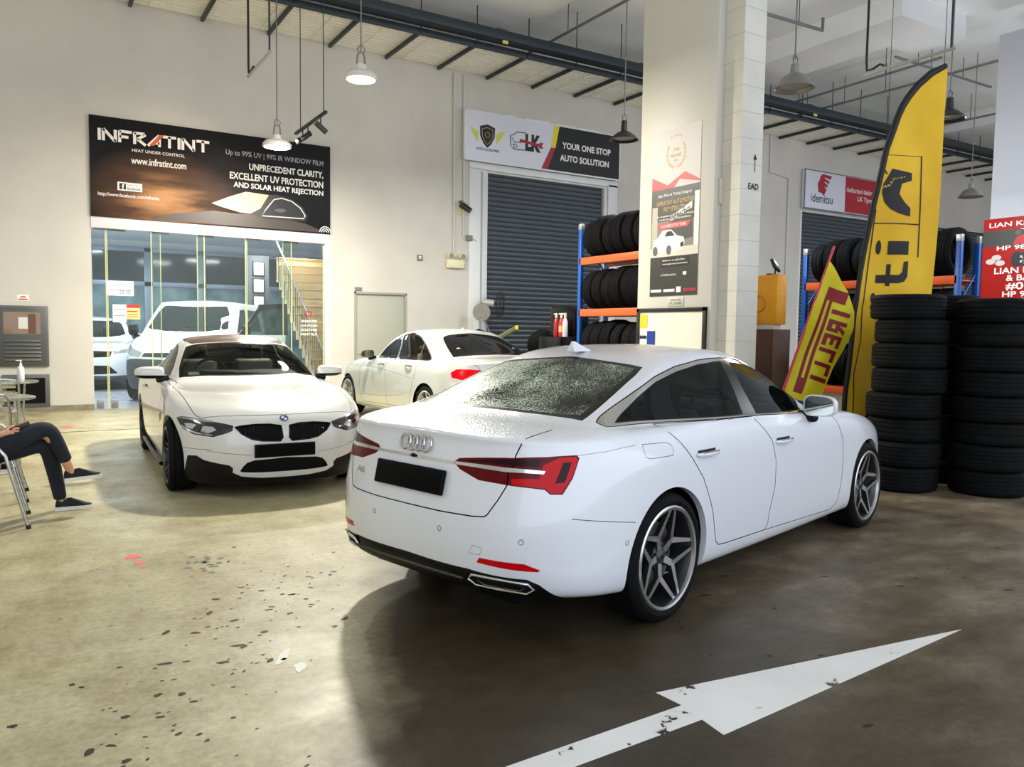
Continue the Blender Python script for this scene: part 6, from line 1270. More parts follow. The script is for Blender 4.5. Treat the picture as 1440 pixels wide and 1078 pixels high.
# emergency light, camera, sensors on the wall
s = thing('emergency_light', 'cream twin-head emergency light on the wall left of the first shutter', 'light fitting', (8.36, D, 2.95)); CRM = mat('cream_plastic', rgb(226, 218, 180), .4)
mb = MB(); mb.box((0, -.05, .10), (.45, .10, .20), CRM, .02); mb.build('housing', s)
for dx in (-.14, .16): mb = MB(); mb.cyl((dx, -.04, .29), (dx, -.13, .27), .075, CRM, n=18); mb.cyl((dx, -.13, .27), (dx, -.135, .269), .06, mat('lens_clear', rgb(150, 148, 130), .1), n=18); mb.cyl((dx, -.06, .2), (dx, -.06, .26), .02, CRM, n=8); mb.build('lamp_head', s)
s = thing('security_camera', 'dark security camera on a pale bracket high beside the first shutter', 'camera', (8.57, D, 4.30)); mb = MB(); mb.b2((-.13, -.03, -.12), (.13, 0, .14), mat('pale_yellow_plate', rgb(206, 204, 150), .5), .004); mb.build('wall_plate', s); mb = MB(); mb.cyl((-.10, -.08, .10), (.08, -.22, -.05), .065, BLK, n=14); mb.box((-.06, -.12, .12), (.20, .16, .03), PIPE, .01, (0, .5, 0)); mb.build('camera_body', s)
s = thing('wall_sensor', 'small grey square sensor on the wall above the side door', 'sensor', (7.49, D, 3.14)); mb = MB(); mb.box((0, -.02, 0), (.13, .04, .13), mat('grey_plate', rgb(120, 120, 112), .5), .01); mb.sphere((0, -.045, 0), .04, CRM); mb.sphere((.01, -.08, 0), .015, BLK, 8, 6); mb.build('sensor_body', s)
s = thing('socket_box', 'small grey switch box beside the shutter frame, over the emergency light', 'switch', (8.72, D, 3.66)); mb = MB(); mb.box((0, -.04, 0), (.14, .08, .13), mat('grey_plate', rgb(120, 120, 112), .5), .01); mb.tube([(.07, -.03, 0), (.14, -.04, -.02), (.2, -.03, -.08)], .012, CON, 6); mb.build('box_body', s)
# wall fan and round disc by the shutter
s = thing('wall_fan', 'wall fan with black cage on the shutter frame, tilted towards the shutter', 'fan', (9.02, D, 2.15))
mb = MB(); mb.cyl((0, -.02, 0), (.03, -.25, .03), .025, PIPE, n=10); mb.cyl((-.02, -.22, .05), (.20, -.34, .02), .085, mat('fan_motor', rgb(190, 188, 180), .35, .3), n=18); mb.build('motor', s)
mb = MB(); c = Vector((.34, -.40, 0)); ax = Vector((.86, -.5, -.05)).normalized(); a1 = Z; a2 = ax.cross(a1).normalized(); a1 = a2.cross(ax)
for r, h in ((.30, 0), (.29, .06), (.27, -.06), (.2, .08), (.2, -.09), (.1, .09), (.1, -.1)): mb.tube([c + ax * h + (a1 * math.cos(t) + a2 * math.sin(t)) * r for t in np.linspace(0, 2 * PI, 25)[:-1]], .006, BLK, 5, True)
for k in range(20): t = 2 * PI * k / 20; d = a1 * math.cos(t) + a2 * math.sin(t); mb.tube([c + ax * .09 + d * .05, c + ax * .08 + d * .2, c + ax * .03 + d * .295, c - ax * .03 + d * .295, c - ax * .09 + d * .2, c - ax * .10 + d * .05], .004, BLK, 4)
mb.build('fan_cage', s)
mb = MB()
for k in range(3):
    t = 2 * PI * k / 3; d = a1 * math.cos(t) + a2 * math.sin(t); e = ax.cross(d); mb.add([c + d * .03, c + d * .25 - e * .09 + ax * .03, c + d * .26 + e * .05, c + d * .05 + e * .03 - ax * .02], [[0, 1, 2, 3]], BLK)
mb.build('fan_blades', s)
s = thing('round_disc', 'round grey disc on a stand before the shutter, left', 'lamp', (8.75, 15.7, 0)); mb = MB(); mb.cyl((0, 0, 1.95), (.03, .05, 1.96), .20, noise_mat('disc_grey', rgb(150, 148, 140), rgb(126, 124, 116), 30, (.5, .6)), n=32); mb.build('disc_head', s); mb = MB(); mb.tube([(.08, .04, 1.85), (.25, .06, 1.5), (.25, .06, .03)], .02, PIPE, 8); mb.cyl((.25, .06, 0), (.25, .06, .03), .2, PIPE, n=20); mb.build('stand', s)
# ------------------------------------------------------------------ tyres, racks, flags, table corner
ORD = 'bottom second third fourth fifth sixth seventh eighth ninth tenth'.split()
def tyre_mesh(r, w, rr, g):
    mb = MB(); mb.lathe(tyre_profile(r, w, rr, g), TYRE(), 56, closed=True)
    me = mb.build('tyre'); d = me.data; bpy.data.objects.remove(me); return d
TM = [tyre_mesh(.335, .235, .225, 4), tyre_mesh(.345, .245, .235, 5), tyre_mesh(.325, .225, .215, 3)]
def tyre(me, loc, rot, label, group):
    o = bpy.data.objects.new('tyre', me); COL.objects.link(o); o.location = loc; o.rotation_euler = rot; return tag(o, label, 'tyre', group)
def stack(x, y, ws, lab, grp, seed):
    rnd = random.Random(seed); z = 0
    for k, i in enumerate(ws):
        w_ = (.235, .245, .225)[i]; nm = ORD[k] if k < len(ws) - 1 else 'topmost'
        tyre(TM[i], (x + rnd.uniform(-.02, .02), y + rnd.uniform(-.02, .02), z + w_ / 2), (0, 0, rnd.uniform(0, 6)), '%s black tyre %s' % (nm, lab), grp); z += w_ + .001
stack(7.56, 4.75, [1, 1, 0, 1, 1, 1, 0, 1], 'of the stack standing beside the front wing of the near white car', 'tyres stacked beside the near car', 1)
stack(8.09, 4.18, [1, 1, 2, 1, 0, 1, 2, 0], 'of the stack in front of the far right wall sign', 'tyres stacked at the right edge', 2)
stack(8.42, 4.86, [1, 1, 1, 1, 1, 1, 1, 1, 1][:8] + [2][:0], 'of the stack hidden between the two front stacks', 'tyres stacked behind the front pair', 3)
BLUE = mat('rack_blue', rgb(20, 84, 170), .4, .1); ORANGE = mat('rack_orange', rgb(232, 96, 40), .4); ZINC = mat('rack_zinc', rgb(176, 178, 176), .4, .7)
def rack(label, x, y0, y1, levels, top, depth):
    """pallet rack running along y; front at x, depth to +x"""
    o = thing('tyre_rack', label, 'rack', (x + depth / 2, (y0 + y1) / 2, 0)); h = (y1 - y0) / 2; d = depth / 2
    for sy in (-1, 1):
        for sx in (-1, 1):
            mb = MB(); xx, yy = sx * d, sy * h; mb.b2((xx - .03, yy - .04, 0), (xx + .03, yy + .04, top - .10), BLUE, .006); mb.b2((xx - .032, yy - .042, top - .10), (xx + .032, yy + .042, top), ZINC, .004)
            mb.build('upright', o)
        mb = MB(); n = int(top / .6)
        for k in range(n): a = (-d, sy * h, .15 + k * .6); b = (d, sy * h, .15 + k * .6 + .5); a, b = (a, b) if k % 2 else ((d, a[1], a[2]), (-d, b[1], b[2])); mb.cyl(a, b, .014, BLUE, n=6)
        mb.build('bracing', o)
    for z in levels:
        for sx in (-1, 1): mb = MB(); mb.b2((sx * d - .03, -h, z), (sx * d + .03, h, z + .12), ORANGE, .008); mb.build('beam', o)
        mb = MB()
        mb.b2((-d, -h, z + .05), (d, h, z + .06), ZINC)
        mb.build('deck_panel', o)
    return o
def row(x, y0, n, z, pitch, lab, grp, seed, step=-1):
    rnd = random.Random(seed)
    names = 'first second third fourth fifth sixth seventh eighth ninth tenth'.split()
    for k in range(n):
        i = rnd.choice((0, 1, 2)); r = (.335, .345, .325)[i]
        tyre(TM[i], (x + rnd.uniform(-.02, .02), y0 + step * k * pitch, z + r), (PI / 2, rnd.uniform(0, 6), 0), 'black tyre, %s from the shutter end, %s' % (names[k], lab), grp)
rack('blue and orange tyre rack between the first shutter and the column', 8.0, 8.62, 10.93, [1.80, 2.66], 3.35, .55)
for z, lab in ((2.78, 'top shelf of the rack by the column'), (1.92, 'middle shelf of the rack by the column'), (1.06, 'low shelf of the rack by the column')):
    row(8.275, 10.72, 8, z, .252, lab, 'tyres on the rack left of the column', int(z * 10))
tr_ = [o for o in bpy.data.objects if o.get('category') == 'rack'][0]
mb = MB()
for sx in (-1, 1): mb.b2((sx * .275 - .03, -1.155, .94), (sx * .275 + .03, 1.155, 1.06), ORANGE, .008)
mb.build('low_beams', tr_)
rack('blue and orange tyre rack behind the flags on the right', 11.0, 6.22, 8.75, [.61, 1.44, 2.27], 2.95, .45)
for z, lab in ((2.39, 'top shelf'), (1.56, 'second shelf down'), (.73, 'third shelf down')):
    row(11.225, 8.50, 9, z, .257, lab + ' of the rack behind the flags', 'tyres on the rack behind the flags', int(z * 11))
# dark wall of stacked tyres behind the small flag
for k, (x, y, n) in enumerate(((9.0, 6.0, 7), (9.7, 5.7, 7), (9.9, 6.5, 8))):
    stack(x, y, [1, 0, 1, 1, 0, 1, 1, 1][:n], ('of the dark stack just right of the leaning small flag', 'of the dark stack behind the foot of the tall flag', 'of the dark stack nearest the rack behind the flags')[k], 'dark tyre stacks behind the flags', 20 + k)
s = thing('green_locker', 'dull grey-green metal locker behind the blue rack posts on the right', 'cabinet', (13.35, 8.05, 0)); mb = MB(); LG = mat('locker_green', rgb(84, 90, 78), .5, .2); mb.b2((-.3, -.45, 0), (.3, .45, 2.98), LG, .01); mb.build('locker_body', s)
for k in range(2): mb = MB(); mb.b2((-.315, -.43 + k * .44, .1), (-.30, -.01 + k * .44, 2.9), mat('locker_green2', rgb(78, 84, 72), .5, .2), .004); mb.build('locker_door', s)
# ---- tall feather flag
YEL = noise_mat('flag_yellow', rgb(234, 190, 22), rgb(222, 172, 14), 2, (.6, .7)); FB = mat('flag_black', rgb(22, 22, 24), .65)
fl = thing('feather_flag', 'tall yellow feather flag with black horse mark and lettering, behind the tyre stacks', 'flag', (7.95, 5.72, 0))
fu = Vector((.853, -.521, 0)).normalized(); fn = Vector((-.521, -.853, 0))
def fpt(a, z, off=0.):
    a, z = float(a), float(z)
    w_ = .035 * math.sin(a * 9 + z * 1.3) * (1 - .55 * z / 4.6) + .05 * math.sin(z * 2.2 + a * 2) * (1 if z < 1.9 else .5)
    return fu * a + Z * z + fn * (w_ + off)
def fedge(z):     # left edge of the cloth at height z
    P = [(.35, -.02), (.9, -.02), (1.5, .06), (2.2, .14), (3.0, .24), (3.6, .34), (4.05, .50), (4.3, .66), (4.48, .85), (4.52, .94)]
    return float(np.interp(z, [p[0] for p in P], [p[1] for p in P]))
def fright(z):
    return float(np.interp(z, [.35, .8, 1.3, 1.7, 1.95, 4.52], [.10, .28, .42, .55, .94, .99]))
zs = np.linspace(.35, 4.52, 70); V = []; NA = 16
for z in zs:
    a0, a1 = fedge(z), fright(z); V += [fpt(a0 + (a1 - a0) * i / NA, z) for i in range(NA + 1)]
F = [[j * (NA + 1) + i, j * (NA + 1) + i + 1, (j + 1) * (NA + 1) + i + 1, (j + 1) * (NA + 1) + i] for j in range(len(zs) - 1) for i in range(NA)]
mb = MB(); mb.add(V, F, YEL); mb.add([v - fn * .003 for v in V], [f[::-1] for f in F], YEL); mb.build('flag_cloth', fl, 80)
mb = MB(); mb.tube([fpt(fedge(z) - .015, z) for z in zs[::2]] + [fpt(fedge(4.52) + .03, 4.54)], [.028 + .012 * max(0, (z - 2.5) / 2) for z in zs[::2]] + [.03], FB, 8); mb.build('pole_sleeve', fl)
mb = MB(); mb.tube([(fu * -.03) + Z * .0, (fu * -.03) + Z * .4], .016, BLK, 8); mb.box((-.03, 0, .02), (.5, .5, .04), BLK, .01); mb.build('ground_pole', fl)
def fprint(polys, name, m):
    """print laid on the cloth: polygons in (across, height), subdivided so that they follow the folds"""
    b = bmesh.new()
    for p in polys:
        vs_ = [b.verts.new((a, z, 0)) for a, z in p]; b.faces.new(vs_)
    bmesh.ops.triangulate(b, faces=b.faces[:])
    for _ in range(5):
        ee = [e for e in b.edges if e.calc_length() > .05]
        if not ee: break
        bmesh.ops.subdivide_edges(b, edges=ee, cuts=1)
        bmesh.ops.triangulate(b, faces=b.faces[:])
    for v in b.verts: v.co = fpt(v.co.x, float(np.interp(v.co.y, [.4, 1.40, 1.565, 1.87, 1.965, 2.125, 2.29, 3.28], [.4, 1.95, 2.10, 2.38, 2.45, 2.60, 2.79, 3.55])), .006)
    mb = MB(); mb.bm(b, m); b.free(); return mb.build(name, fl, 80)
def fline(pts, w_): return [bar_(pts[i], pts[i + 1], w_) for i in range(len(pts) - 1)]
fprint(fline([(.33, 3.28), (.30, 3.20), (.30, 3.10), (.345, 3.0)], .016) + fline([(.33, 3.28), (.75, 3.28), (.75, 1.93)], .014) + fline([(.24, 2.30), (.74, 2.29)], .014) + fline([(.25, 2.5), (.24, 2.30), (.20, 1.6), (.16, 1.1), (.06, .86), (.05, .4)], .012), 'border_print', FB)
fprint([[(.40, 3.08), (.64, 3.03), (.64, 2.92), (.52, 2.87), (.49, 2.72), (.56, 2.60), (.63, 2.52), (.63, 2.40), (.50, 2.44), (.40, 2.50), (.33, 2.60), (.30, 2.74), (.31, 2.86), (.36, 2.98)]], 'horse_emblem', FB)
fprint([[(.305, 2.83), (.36, 2.85), (.40, 2.94), (.55, 2.98), (.55, 2.96), (.42, 2.92), (.38, 2.82), (.31, 2.80)]], 'emblem_highlight', YEL)
ell = lambda cx, cz, rx, rz: [(cx + rx * math.cos(a), cz + rz * math.sin(a)) for a in np.linspace(0, 2 * PI, 15)[:-1]]
fprint([ell(.305, 2.05, .028, .085), rect(.40, 1.965, .63, 2.125)], 'lettering', FB)
fprint([rect(.30, 1.60, .54, 1.70), rect(.40, 1.565, .445, 1.83), [(.54, 1.60), (.60, 1.62), (.635, 1.68), (.635, 1.87), (.585, 1.86), (.575, 1.74), (.54, 1.70)]], 'lettering', FB)
fprint([ell(.285, 1.40, .028, .08), [(.37, 1.34), (.42, 1.34), (.42, 1.46), (.37, 1.46)]], 'lettering', FB)
# ---- small flag on a leaning red pole
pf = thing('small_flag', 'small yellow flag with dark red lettering on a leaning red pole', 'flag', (7.05, 6.20, 0)); RED = mat('flag_red', rgb(132, 14, 24), .6); YEL2 = noise_mat('flag_lemon', rgb(222, 208, 24), rgb(206, 190, 16), 3, (.6, .7))
px = Vector((.853, -.521, 0)).normalized(); pole0 = Vector((0, 0, 0)); pole1 = px * .80 + Z * 2.53 + Vector((0, 0, 0)); pd = (pole1 - pole0).normalized(); po_ = px * pd.z - Z * pd.dot(px); pn = Vector((-.521, -.853, 0))
mb = MB(); mb.tube([pole0, pole1], .014, mat('pole_red', rgb(206, 60, 80), .4), 8); mb.cyl(pole0, pole0 + Z * .05, .22, BLK, n=24); mb.build('pole', pf)
Lp = (pole1 - pole0).length
def gp(t, a, off=0.):      # t down the pole from its tip, a across
    t, a = float(t), float(a)
    return pole1 - pd * t + po_ * a + pn * (.02 * math.sin(a * 14 + t * 3) + .012 * math.sin(t * 9) + off)
gw = lambda t: float(np.interp(t, [.18, .25, .42, .62, .80, 1.05, 1.3, 1.55, 1.75], [.01, .10, .32, .46, .52, .50, .46, .44, .44]))
V = []; ts = np.linspace(.18, 1.75, 40); NA = 12
for t in ts: V += [gp(t, gw(t) * i / NA) for i in range(NA + 1)]
F = [[j * (NA + 1) + i, j * (NA + 1) + i + 1, (j + 1) * (NA + 1) + i + 1, (j + 1) * (NA + 1) + i] for j in range(len(ts) - 1) for i in range(NA)]
mb = MB(); mb.add(V, F, YEL2); mb.add([v - pn * .003 for v in V], [f[::-1] for f in F], YEL2); mb.build('flag_cloth', pf, 80)
def gprint(polys, name, m):
    b = bmesh.new()
    for p in polys: b.faces.new([b.verts.new((t, a, 0)) for t, a in p])
    bmesh.ops.triangulate(b, faces=b.faces[:])
    for _ in range(4):
        ee = [e for e in b.edges if e.calc_length() > .05]
        if not ee: break
        bmesh.ops.subdivide_edges(b, edges=ee, cuts=1); bmesh.ops.triangulate(b, faces=b.faces[:])
    for v in b.verts: v.co = gp(v.co.x, v.co.y, .006)
    mb = MB(); mb.bm(b, m); b.free(); return mb.build(name, pf, 80)
# long bar of the first letter, then the mirrored letters down the pole
gprint([rect(.44, .10, .58, .34), rect(.58, .10, 1.52, .135), rect(.58, .165, 1.52, .20), rect(1.50, .10, 1.68, .20)], 'long_letter', RED)
LW, LH, a0 = .135, .20, .225
for i, ch in enumerate('IRELLI'):
    t0 = .66 + i * .165 - (.05 if i else 0); A = lambda f: a0 + LH * f
    st = {'I': [rect(t0, a0, t0 + .05, a0 + LH)], 'R': [rect(t0, a0, t0 + .045, a0 + LH), rect(t0, a0, t0 + LW, A(.24)), rect(t0, A(.42), t0 + LW, A(.62)), rect(t0 + LW - .04, a0, t0 + LW, A(.62)), [(t0 + .05, A(.6)), (t0 + .09, A(.6)), (t0 + LW + .01, a0 + LH), (t0 + LW - .04, a0 + LH)]],
          'E': [rect(t0, a0, t0 + .045, a0 + LH), rect(t0, a0, t0 + LW, A(.22)), rect(t0, A(.40), t0 + LW * .85, A(.60)), rect(t0, A(.78), t0 + LW, a0 + LH)], 'L': [rect(t0, a0, t0 + .045, a0 + LH), rect(t0, A(.76), t0 + LW, a0 + LH)]}[ch]
    gprint(st, 'lettering', RED)
BX, BY = 8.05, 6.85
# ---- yellow light box on a brown cabinet behind the column
s = thing('brown_cabinet', 'brown two-door cabinet beneath the yellow box sign, right of the column', 'cabinet', (BX, BY, 0)); mb = MB(); BR = noise_mat('cabinet_brown', rgb(92, 62, 46), rgb(78, 52, 38), 3, (.5, .6)); mb.b2((-.22, -.17, 0), (.10, .60, 1.60), BR, .006); mb.build('cabinet_body', s)
for k in (0, 1): mb = MB(); mb.b2((-.235, -.15 + k * .37, .05), (-.22, .20 + k * .37, 1.55), BR, .004); mb.build('cabinet_door', s)
s = thing('box_sign', 'yellow box sign with faint lettering on top of the brown cabinet', 'sign', (BX, BY, 1.66)); mb = MB(); YB = noise_mat('box_amber', rgb(232, 164, 18), rgb(222, 150, 14), 3, (.4, .5)); mb.b2((-.15, -.15, 0), (.03, .55, .62), YB, .01); mb.b2((-.12, -.10, -.06), (.0, .3, 0), INKW, .004); mb.build('sign_box', s)
mb = MB(); mb.tube([(-.152, .12 + .09 * math.cos(a), .26 + .10 * math.sin(a)) for a in np.linspace(0, 2 * PI, 25)[:-1]], .012, mat('box_orange', rgb(206, 122, 20), .5), 6, True); mb.build('ring_mark', s); text('PIRELLI', 'box_lettering', s, (-.03, -.152, .28), Z, -X, .26, .05, mat('box_pale', rgb(240, 190, 70), .5), .001, .01)
s = thing('flood_lamp', 'small black flood lamp tilted on top of the yellow box sign', 'lamp', (BX - .02, BY, 2.28)); mb = MB(); mb.box((0, 0, .12), (.17, .04, .14), BLK, .01, (-.5, .3, .3)); mb.cyl((0, 0, 0), (0, 0, .08), .01, BLK, n=8); mb.box((-.05, 0, .008), (.16, .06, .014), BLK, .004); mb.build('lamp_body', s); mb = MB(); mb.box((0, -.022, .128), (.12, .006, .09), mat('lamp_olive', rgb(120, 124, 60), .3), .002, (-.5, .3, .3)); mb.build('lamp_glass', s)
# ---- black tool cabinet and machine by the left rack
s = thing('tool_cabinet', 'black tool cabinet holding bottles beside the left tyre rack', 'cabinet', (8.45, 12.06, 0)); mb = MB(); mb.b2((-.3, -.36, 0), (.3, .36, 1.445), BLACK, .02); mb.build('cabinet_body', s); mb = MB(); mb.b2((-.02, -.40, 1.45), (.3, .40, 2.0), BLACK, .03); mb.build('back_panel', s)
for k, (y, m, lab) in enumerate(((12.02, rgb(226, 220, 214), 'white-capped spray bottle on the black tool cabinet, nearest the shutter'), (11.86, rgb(190, 40, 44), 'red spray bottle on the black tool cabinet'), (11.74, rgb(200, 200, 196), 'thin pale bottle on the black tool cabinet, nearest the rack'))):
    s = thing('spray_bottle', lab, 'bottle', (8.27, y, 1.447)); mb = MB(); mb.lathe([(0, 0), (.045, 0), (.048, .02), (.048, .26), (.03, .32), (.018, .34)], mat('bottle_%d' % k, m if k else rgb(150, 34, 44), .35), 16); mb.build('bottle_body', s); mb = MB(); mb.lathe([(.02, .34), (.024, .35), (.024, .42), (.0, .43)], mat('bottle_cap', rgb(232, 222, 206), .4), 12); mb.box((-.02, 0, .41), (.07, .022, .025), mat('bottle_cap', rgb(232, 222, 206), .4), .006); mb.build('spray_cap', s)
    if k == 1: mb = MB(); mb.lathe([(.0485, .08), (.0485, .20)], mat('bottle_label', rgb(220, 176, 120), .5), 16); mb.build('bottle_label', s)
s = thing('tyre_changer', 'black tyre changing machine with olive arm before the first shutter', 'machine', (7.95, 13.75, 0)); mb = MB(); mb.box((0, 0, .42), (.9, .9, .84), BLACK, .04); mb.cyl((0, 0, .84), (0, 0, .92), .34, MATTE, n=28); mb.box((.3, .35, 1.0), (.16, .16, .8), BLACK, .02); mb.tube([(-.5, .2, .9), (-.45, .3, 1.45), (-.1, .45, 1.55), (.3, .35, 1.40)], .03, MATTE, 8); mb.tube([(-.9, .3, .02), (-.7, .3, 1.2), (-.4, .2, 1.42)], .025, MATTE, 8); mb.build('machine_body', s)
mb = MB(); a, b = Vector((-.55, -.35, 1.18)), Vector((.05, -.85, 1.62)); d = b - a; mb.box((a + b) / 2, (d.length, .08, .09), mat('olive_arm', rgb(84, 86, 50), .6), .015, Matrix((d.normalized(), Vector((-d.y, d.x, 0)).normalized(), d.normalized().cross(Vector((-d.y, d.x, 0)).normalized()))).transposed()); mb.build('olive_arm', s); mb = MB(); mb.box(b - d * .06 + Vector((-.02, -.06, .01)), (.05, .02, .08), mat('tag_yellow', rgb(232, 214, 40), .5), .002); mb.build('yellow_tag', s)
s = thing('wheel_balancer', 'black wheel balancing machine with rounded hood before the first shutter', 'machine', (8.55, 12.85, 0)); mb = MB(); mb.box((0, 0, .55), (.5, .45, 1.1), BLACK, .04); mb.sphere((.05, .1, 1.28), (.34, .22, .30), MATTE, 20, 12); mb.box((.1, -.1, 1.38), (.10, .3, .36), MATTE, .03); mb.cyl((-.3, 0, .95), (0, 0, .95), .03, PIPE, n=10); mb.build('machine_body', s)
# ---- arrow and marks on the floor
PAINT_F = mat('road_paint', rgb(240, 240, 236), .5)
def worn(m):
    N, L, b = nodes(m); tc = N.new('ShaderNodeTexCoord'); n = N.new('ShaderNodeTexNoise'); n.inputs['Scale'].default_value = 5.5; n.inputs['Detail'].default_value = 9; n.inputs['Roughness'].default_value = .68; L.new(tc.outputs['Object'], n.inputs['Vector'])
    t = N.new('ShaderNodeMath'); t.operation = 'GREATER_THAN'; t.inputs[1].default_value = .385; L.new(n.outputs[0], t.inputs[0]); L.new(t.outputs[0], b.inputs['Alpha'])
    n2 = N.new('ShaderNodeTexNoise'); n2.inputs['Scale'].default_value = 3; n2.inputs['Detail'].default_value = 6; L.new(tc.outputs['Object'], n2.inputs['Vector']); r = N.new('ShaderNodeValToRGB'); r.color_ramp.elements[0].color = rgb(226, 224, 216) + (1,); r.color_ramp.elements[1].color = rgb(246, 246, 242) + (1,); L.new(n2.outputs[0], r.inputs[0]); L.new(r.outputs[0], b.inputs['Base Color'])
worn(PAINT_F)
mb = MB(); mb.prism([(.3, 2.255), (2.265, 2.335), (2.25, 2.475), (4.15, 2.235), (2.235, 2.075), (2.25, 2.205), (.3, 2.125)], (0, 0, .001), X, Vector((0, 1, 0)), .0015, PAINT_F); o = mb.build('painted_arrow'); tag(o, 'long worn white arrow painted on the floor', 'floor marking')
rnd = random.Random(5); mb = MB(); OIL = mat('damp_spot', rgb(52, 47, 34), .55, spec=.2)
def blob(mb, x, y, rx, ry, a, m, z=.0012):
    n = 11; ph = [rnd.uniform(.65, 1.2) for _ in range(n)]; P = []
    for i in range(n): t = 2 * PI * i / n; u, v = rx * ph[i] * math.cos(t), ry * ph[i] * math.sin(t); P.append((x + u * math.cos(a) - v * math.sin(a), y + u * math.sin(a) + v * math.cos(a), z))
    mb.add(P, [list(range(n))], m)
for k in range(150):
    t = rnd.random(); x = .15 + 1.35 * t + rnd.gauss(0, .16); y = 2.9 + 2.2 * t + rnd.gauss(0, .38)
    s_ = rnd.choice((.004, .005, .006, .009, .014)); blob(mb, x, y, s_ * rnd.uniform(1, 2.6), s_, rnd.uniform(-.6, 1.2), OIL)
for k in range(40): blob(mb, rnd.uniform(-.6, 1.0), rnd.uniform(2.4, 6.0), rnd.uniform(.006, .02), .005, rnd.uniform(-.6, .6), OIL)
for k in range(50): blob(mb, rnd.uniform(2.5, 6.5), rnd.uniform(.8, 3.6), rnd.uniform(.01, .05), .012, rnd.uniform(-.9, .2), OIL)
for k in range(16): blob(mb, .93 + rnd.gauss(0, .05), 5.35 + rnd.gauss(0, .10), .025, .02, rnd.uniform(0, 3), mat('grey_scuff', rgb(92, 88, 66), .5))
o = mb.build('damp_spots'); tag(o, 'scattered dark damp spots and drips on the pale floor', 'stain', kind='stuff')
RP = mat('red_floor_paint', rgb(226, 104, 96), .5)
mb = MB(); blob(mb, .56, 5.72, .05, .06, .3, RP); blob(mb, .58, 5.56, .035, .04, 0, RP); blob(mb, .59, 5.45, .025, .03, 0, RP); o = mb.build('red_paint_mark'); tag(o, 'red paint splash on the floor nearest the viewer', 'stain')
mb = MB(); blob(mb, .48, 13.6, .09, .20, .2, RP); o = mb.build('red_paint_mark'); tag(o, 'faint red paint patch on the floor near the glass front', 'stain')
mb = MB(); blob(mb, .98, 3.62, .025, .10, -.5, mat('white_scuff', rgb(214, 214, 200), .5)); blob(mb, 1.02, 3.48, .03, .06, -.3, mat('white_scuff', rgb(214, 214, 200), .5)); o = mb.build('white_scuff'); tag(o, 'short white scuff on the floor left of the car shadow', 'stain')
# ------------------------------------------------------------------ cafe corner: chairs, tables, seated person
ALU = noise_mat('brushed_aluminium', rgb(205, 205, 203), rgb(186, 186, 184), 40, (.22, .34), metal=1)
def chair_at(label, loc, rot, proto=[None]):
    if proto[0]: return dup(proto[0], None, loc, rot, label)
    o = thing('cafe_chair', label, 'chair', loc, rot, 'aluminium cafe chairs'); W_ = .275
    for sd in (1, -1):
        y = W_ * sd
        mb = MB(); mb.tube([(.42, y, .015), (.36, y, .25), (.305, y, .48), (.285, y, .56), (.24, y, .62), (.16, y, .645), (.0, y, .65), (-.16, y, .64)], .0135, ALU, 10); mb.build('front_leg', o); mb = MB(); mb.cyl((.423, y, 0), (.418, y, .03), .017, mat('rubber_foot', rgb(26, 26, 26), .7), n=10); mb.build('rubber_foot', kids(o)[-1])
        mb = MB(); mb.tube([(-.22, y * .96, .015), (-.16, y * .96, .42), (-.17, y * .96, .62), (-.22, y * .93, .78), (-.25, y * .8, .835)], .0135, ALU, 10); mb.build('rear_leg', o); mb = MB(); mb.cyl((-.222, y * .96, 0), (-.218, y * .96, .03), .017, mat('rubber_foot', rgb(26, 26, 26), .7), n=10); mb.build('rubber_foot', kids(o)[-1])
    mb = MB(); mb.tube([(-.25, W_ * .8, .835), (-.265, W_ * .4, .85), (-.27, 0, .853), (-.265, -W_ * .4, .85), (-.25, -W_ * .8, .835)], .0135, ALU, 10)
    for z, x in ((.60, -.175), (.68, -.20), (.76, -.225)): mb.box((x - .02, 0, z), (.008, .44, .05), ALU, .003, (0, -.28, 0))
    mb.build('backrest', o)
    mb = MB(); mb.tube([(.31, W_ * .92, .43), (.33, 0, .435), (.31, -W_ * .92, .43)], .012, ALU, 8)
    for k in range(7): mb.box((-.13 + k * .068, 0, .445 + .006 * (k > 5)), (.058, .50, .010), ALU, .004)
    for sd in (1, -1): mb.tube([(-.16, W_ * .93 * sd, .425), (.32, W_ * .93 * sd, .430)], .010, ALU, 8)
    mb.build('seat', o); proto[0] = o; return o
chair_at('aluminium cafe chair with the seated person on it', (-.45, 7.17, 0), 0)
chair_at('empty aluminium cafe chair just behind the seated person', (-.46, 8.22, 0), 0)
chair_at('aluminium cafe chair tucked at the near round table', (-.42, 9.55, 0), 1.5)
chair_at('aluminium cafe chair between the two round tables', (-.40, 11.9, 0), 1.72)
def table_at(label, loc, R):
    o = thing('round_table', label, 'table', loc, 0); mb = MB(); mb.lathe([(0, .735), (R - .02, .735), (R, .728), (R, .708), (R - .03, .700), (R - .05, .70)], ALU, 40); mb.build('tabletop', o)
    mb = MB()
    for k in range(4): a = PI / 4 + k * PI / 2; mb.tube([(R * .72 * math.cos(a), R * .72 * math.sin(a), .70), (R * .62 * math.cos(a), R * .62 * math.sin(a), .3), (R * .75 * math.cos(a), R * .75 * math.sin(a), 0)], .013, ALU, 8)
    mb.build('leg_frame', o); return o
table_at('near round aluminium table at the left edge, behind the seated person', (-.29, 10.4, 0), .35); table_at('far round aluminium table with the pump bottle, before the meter cabinet', (-.24, 13.35, 0), .36)
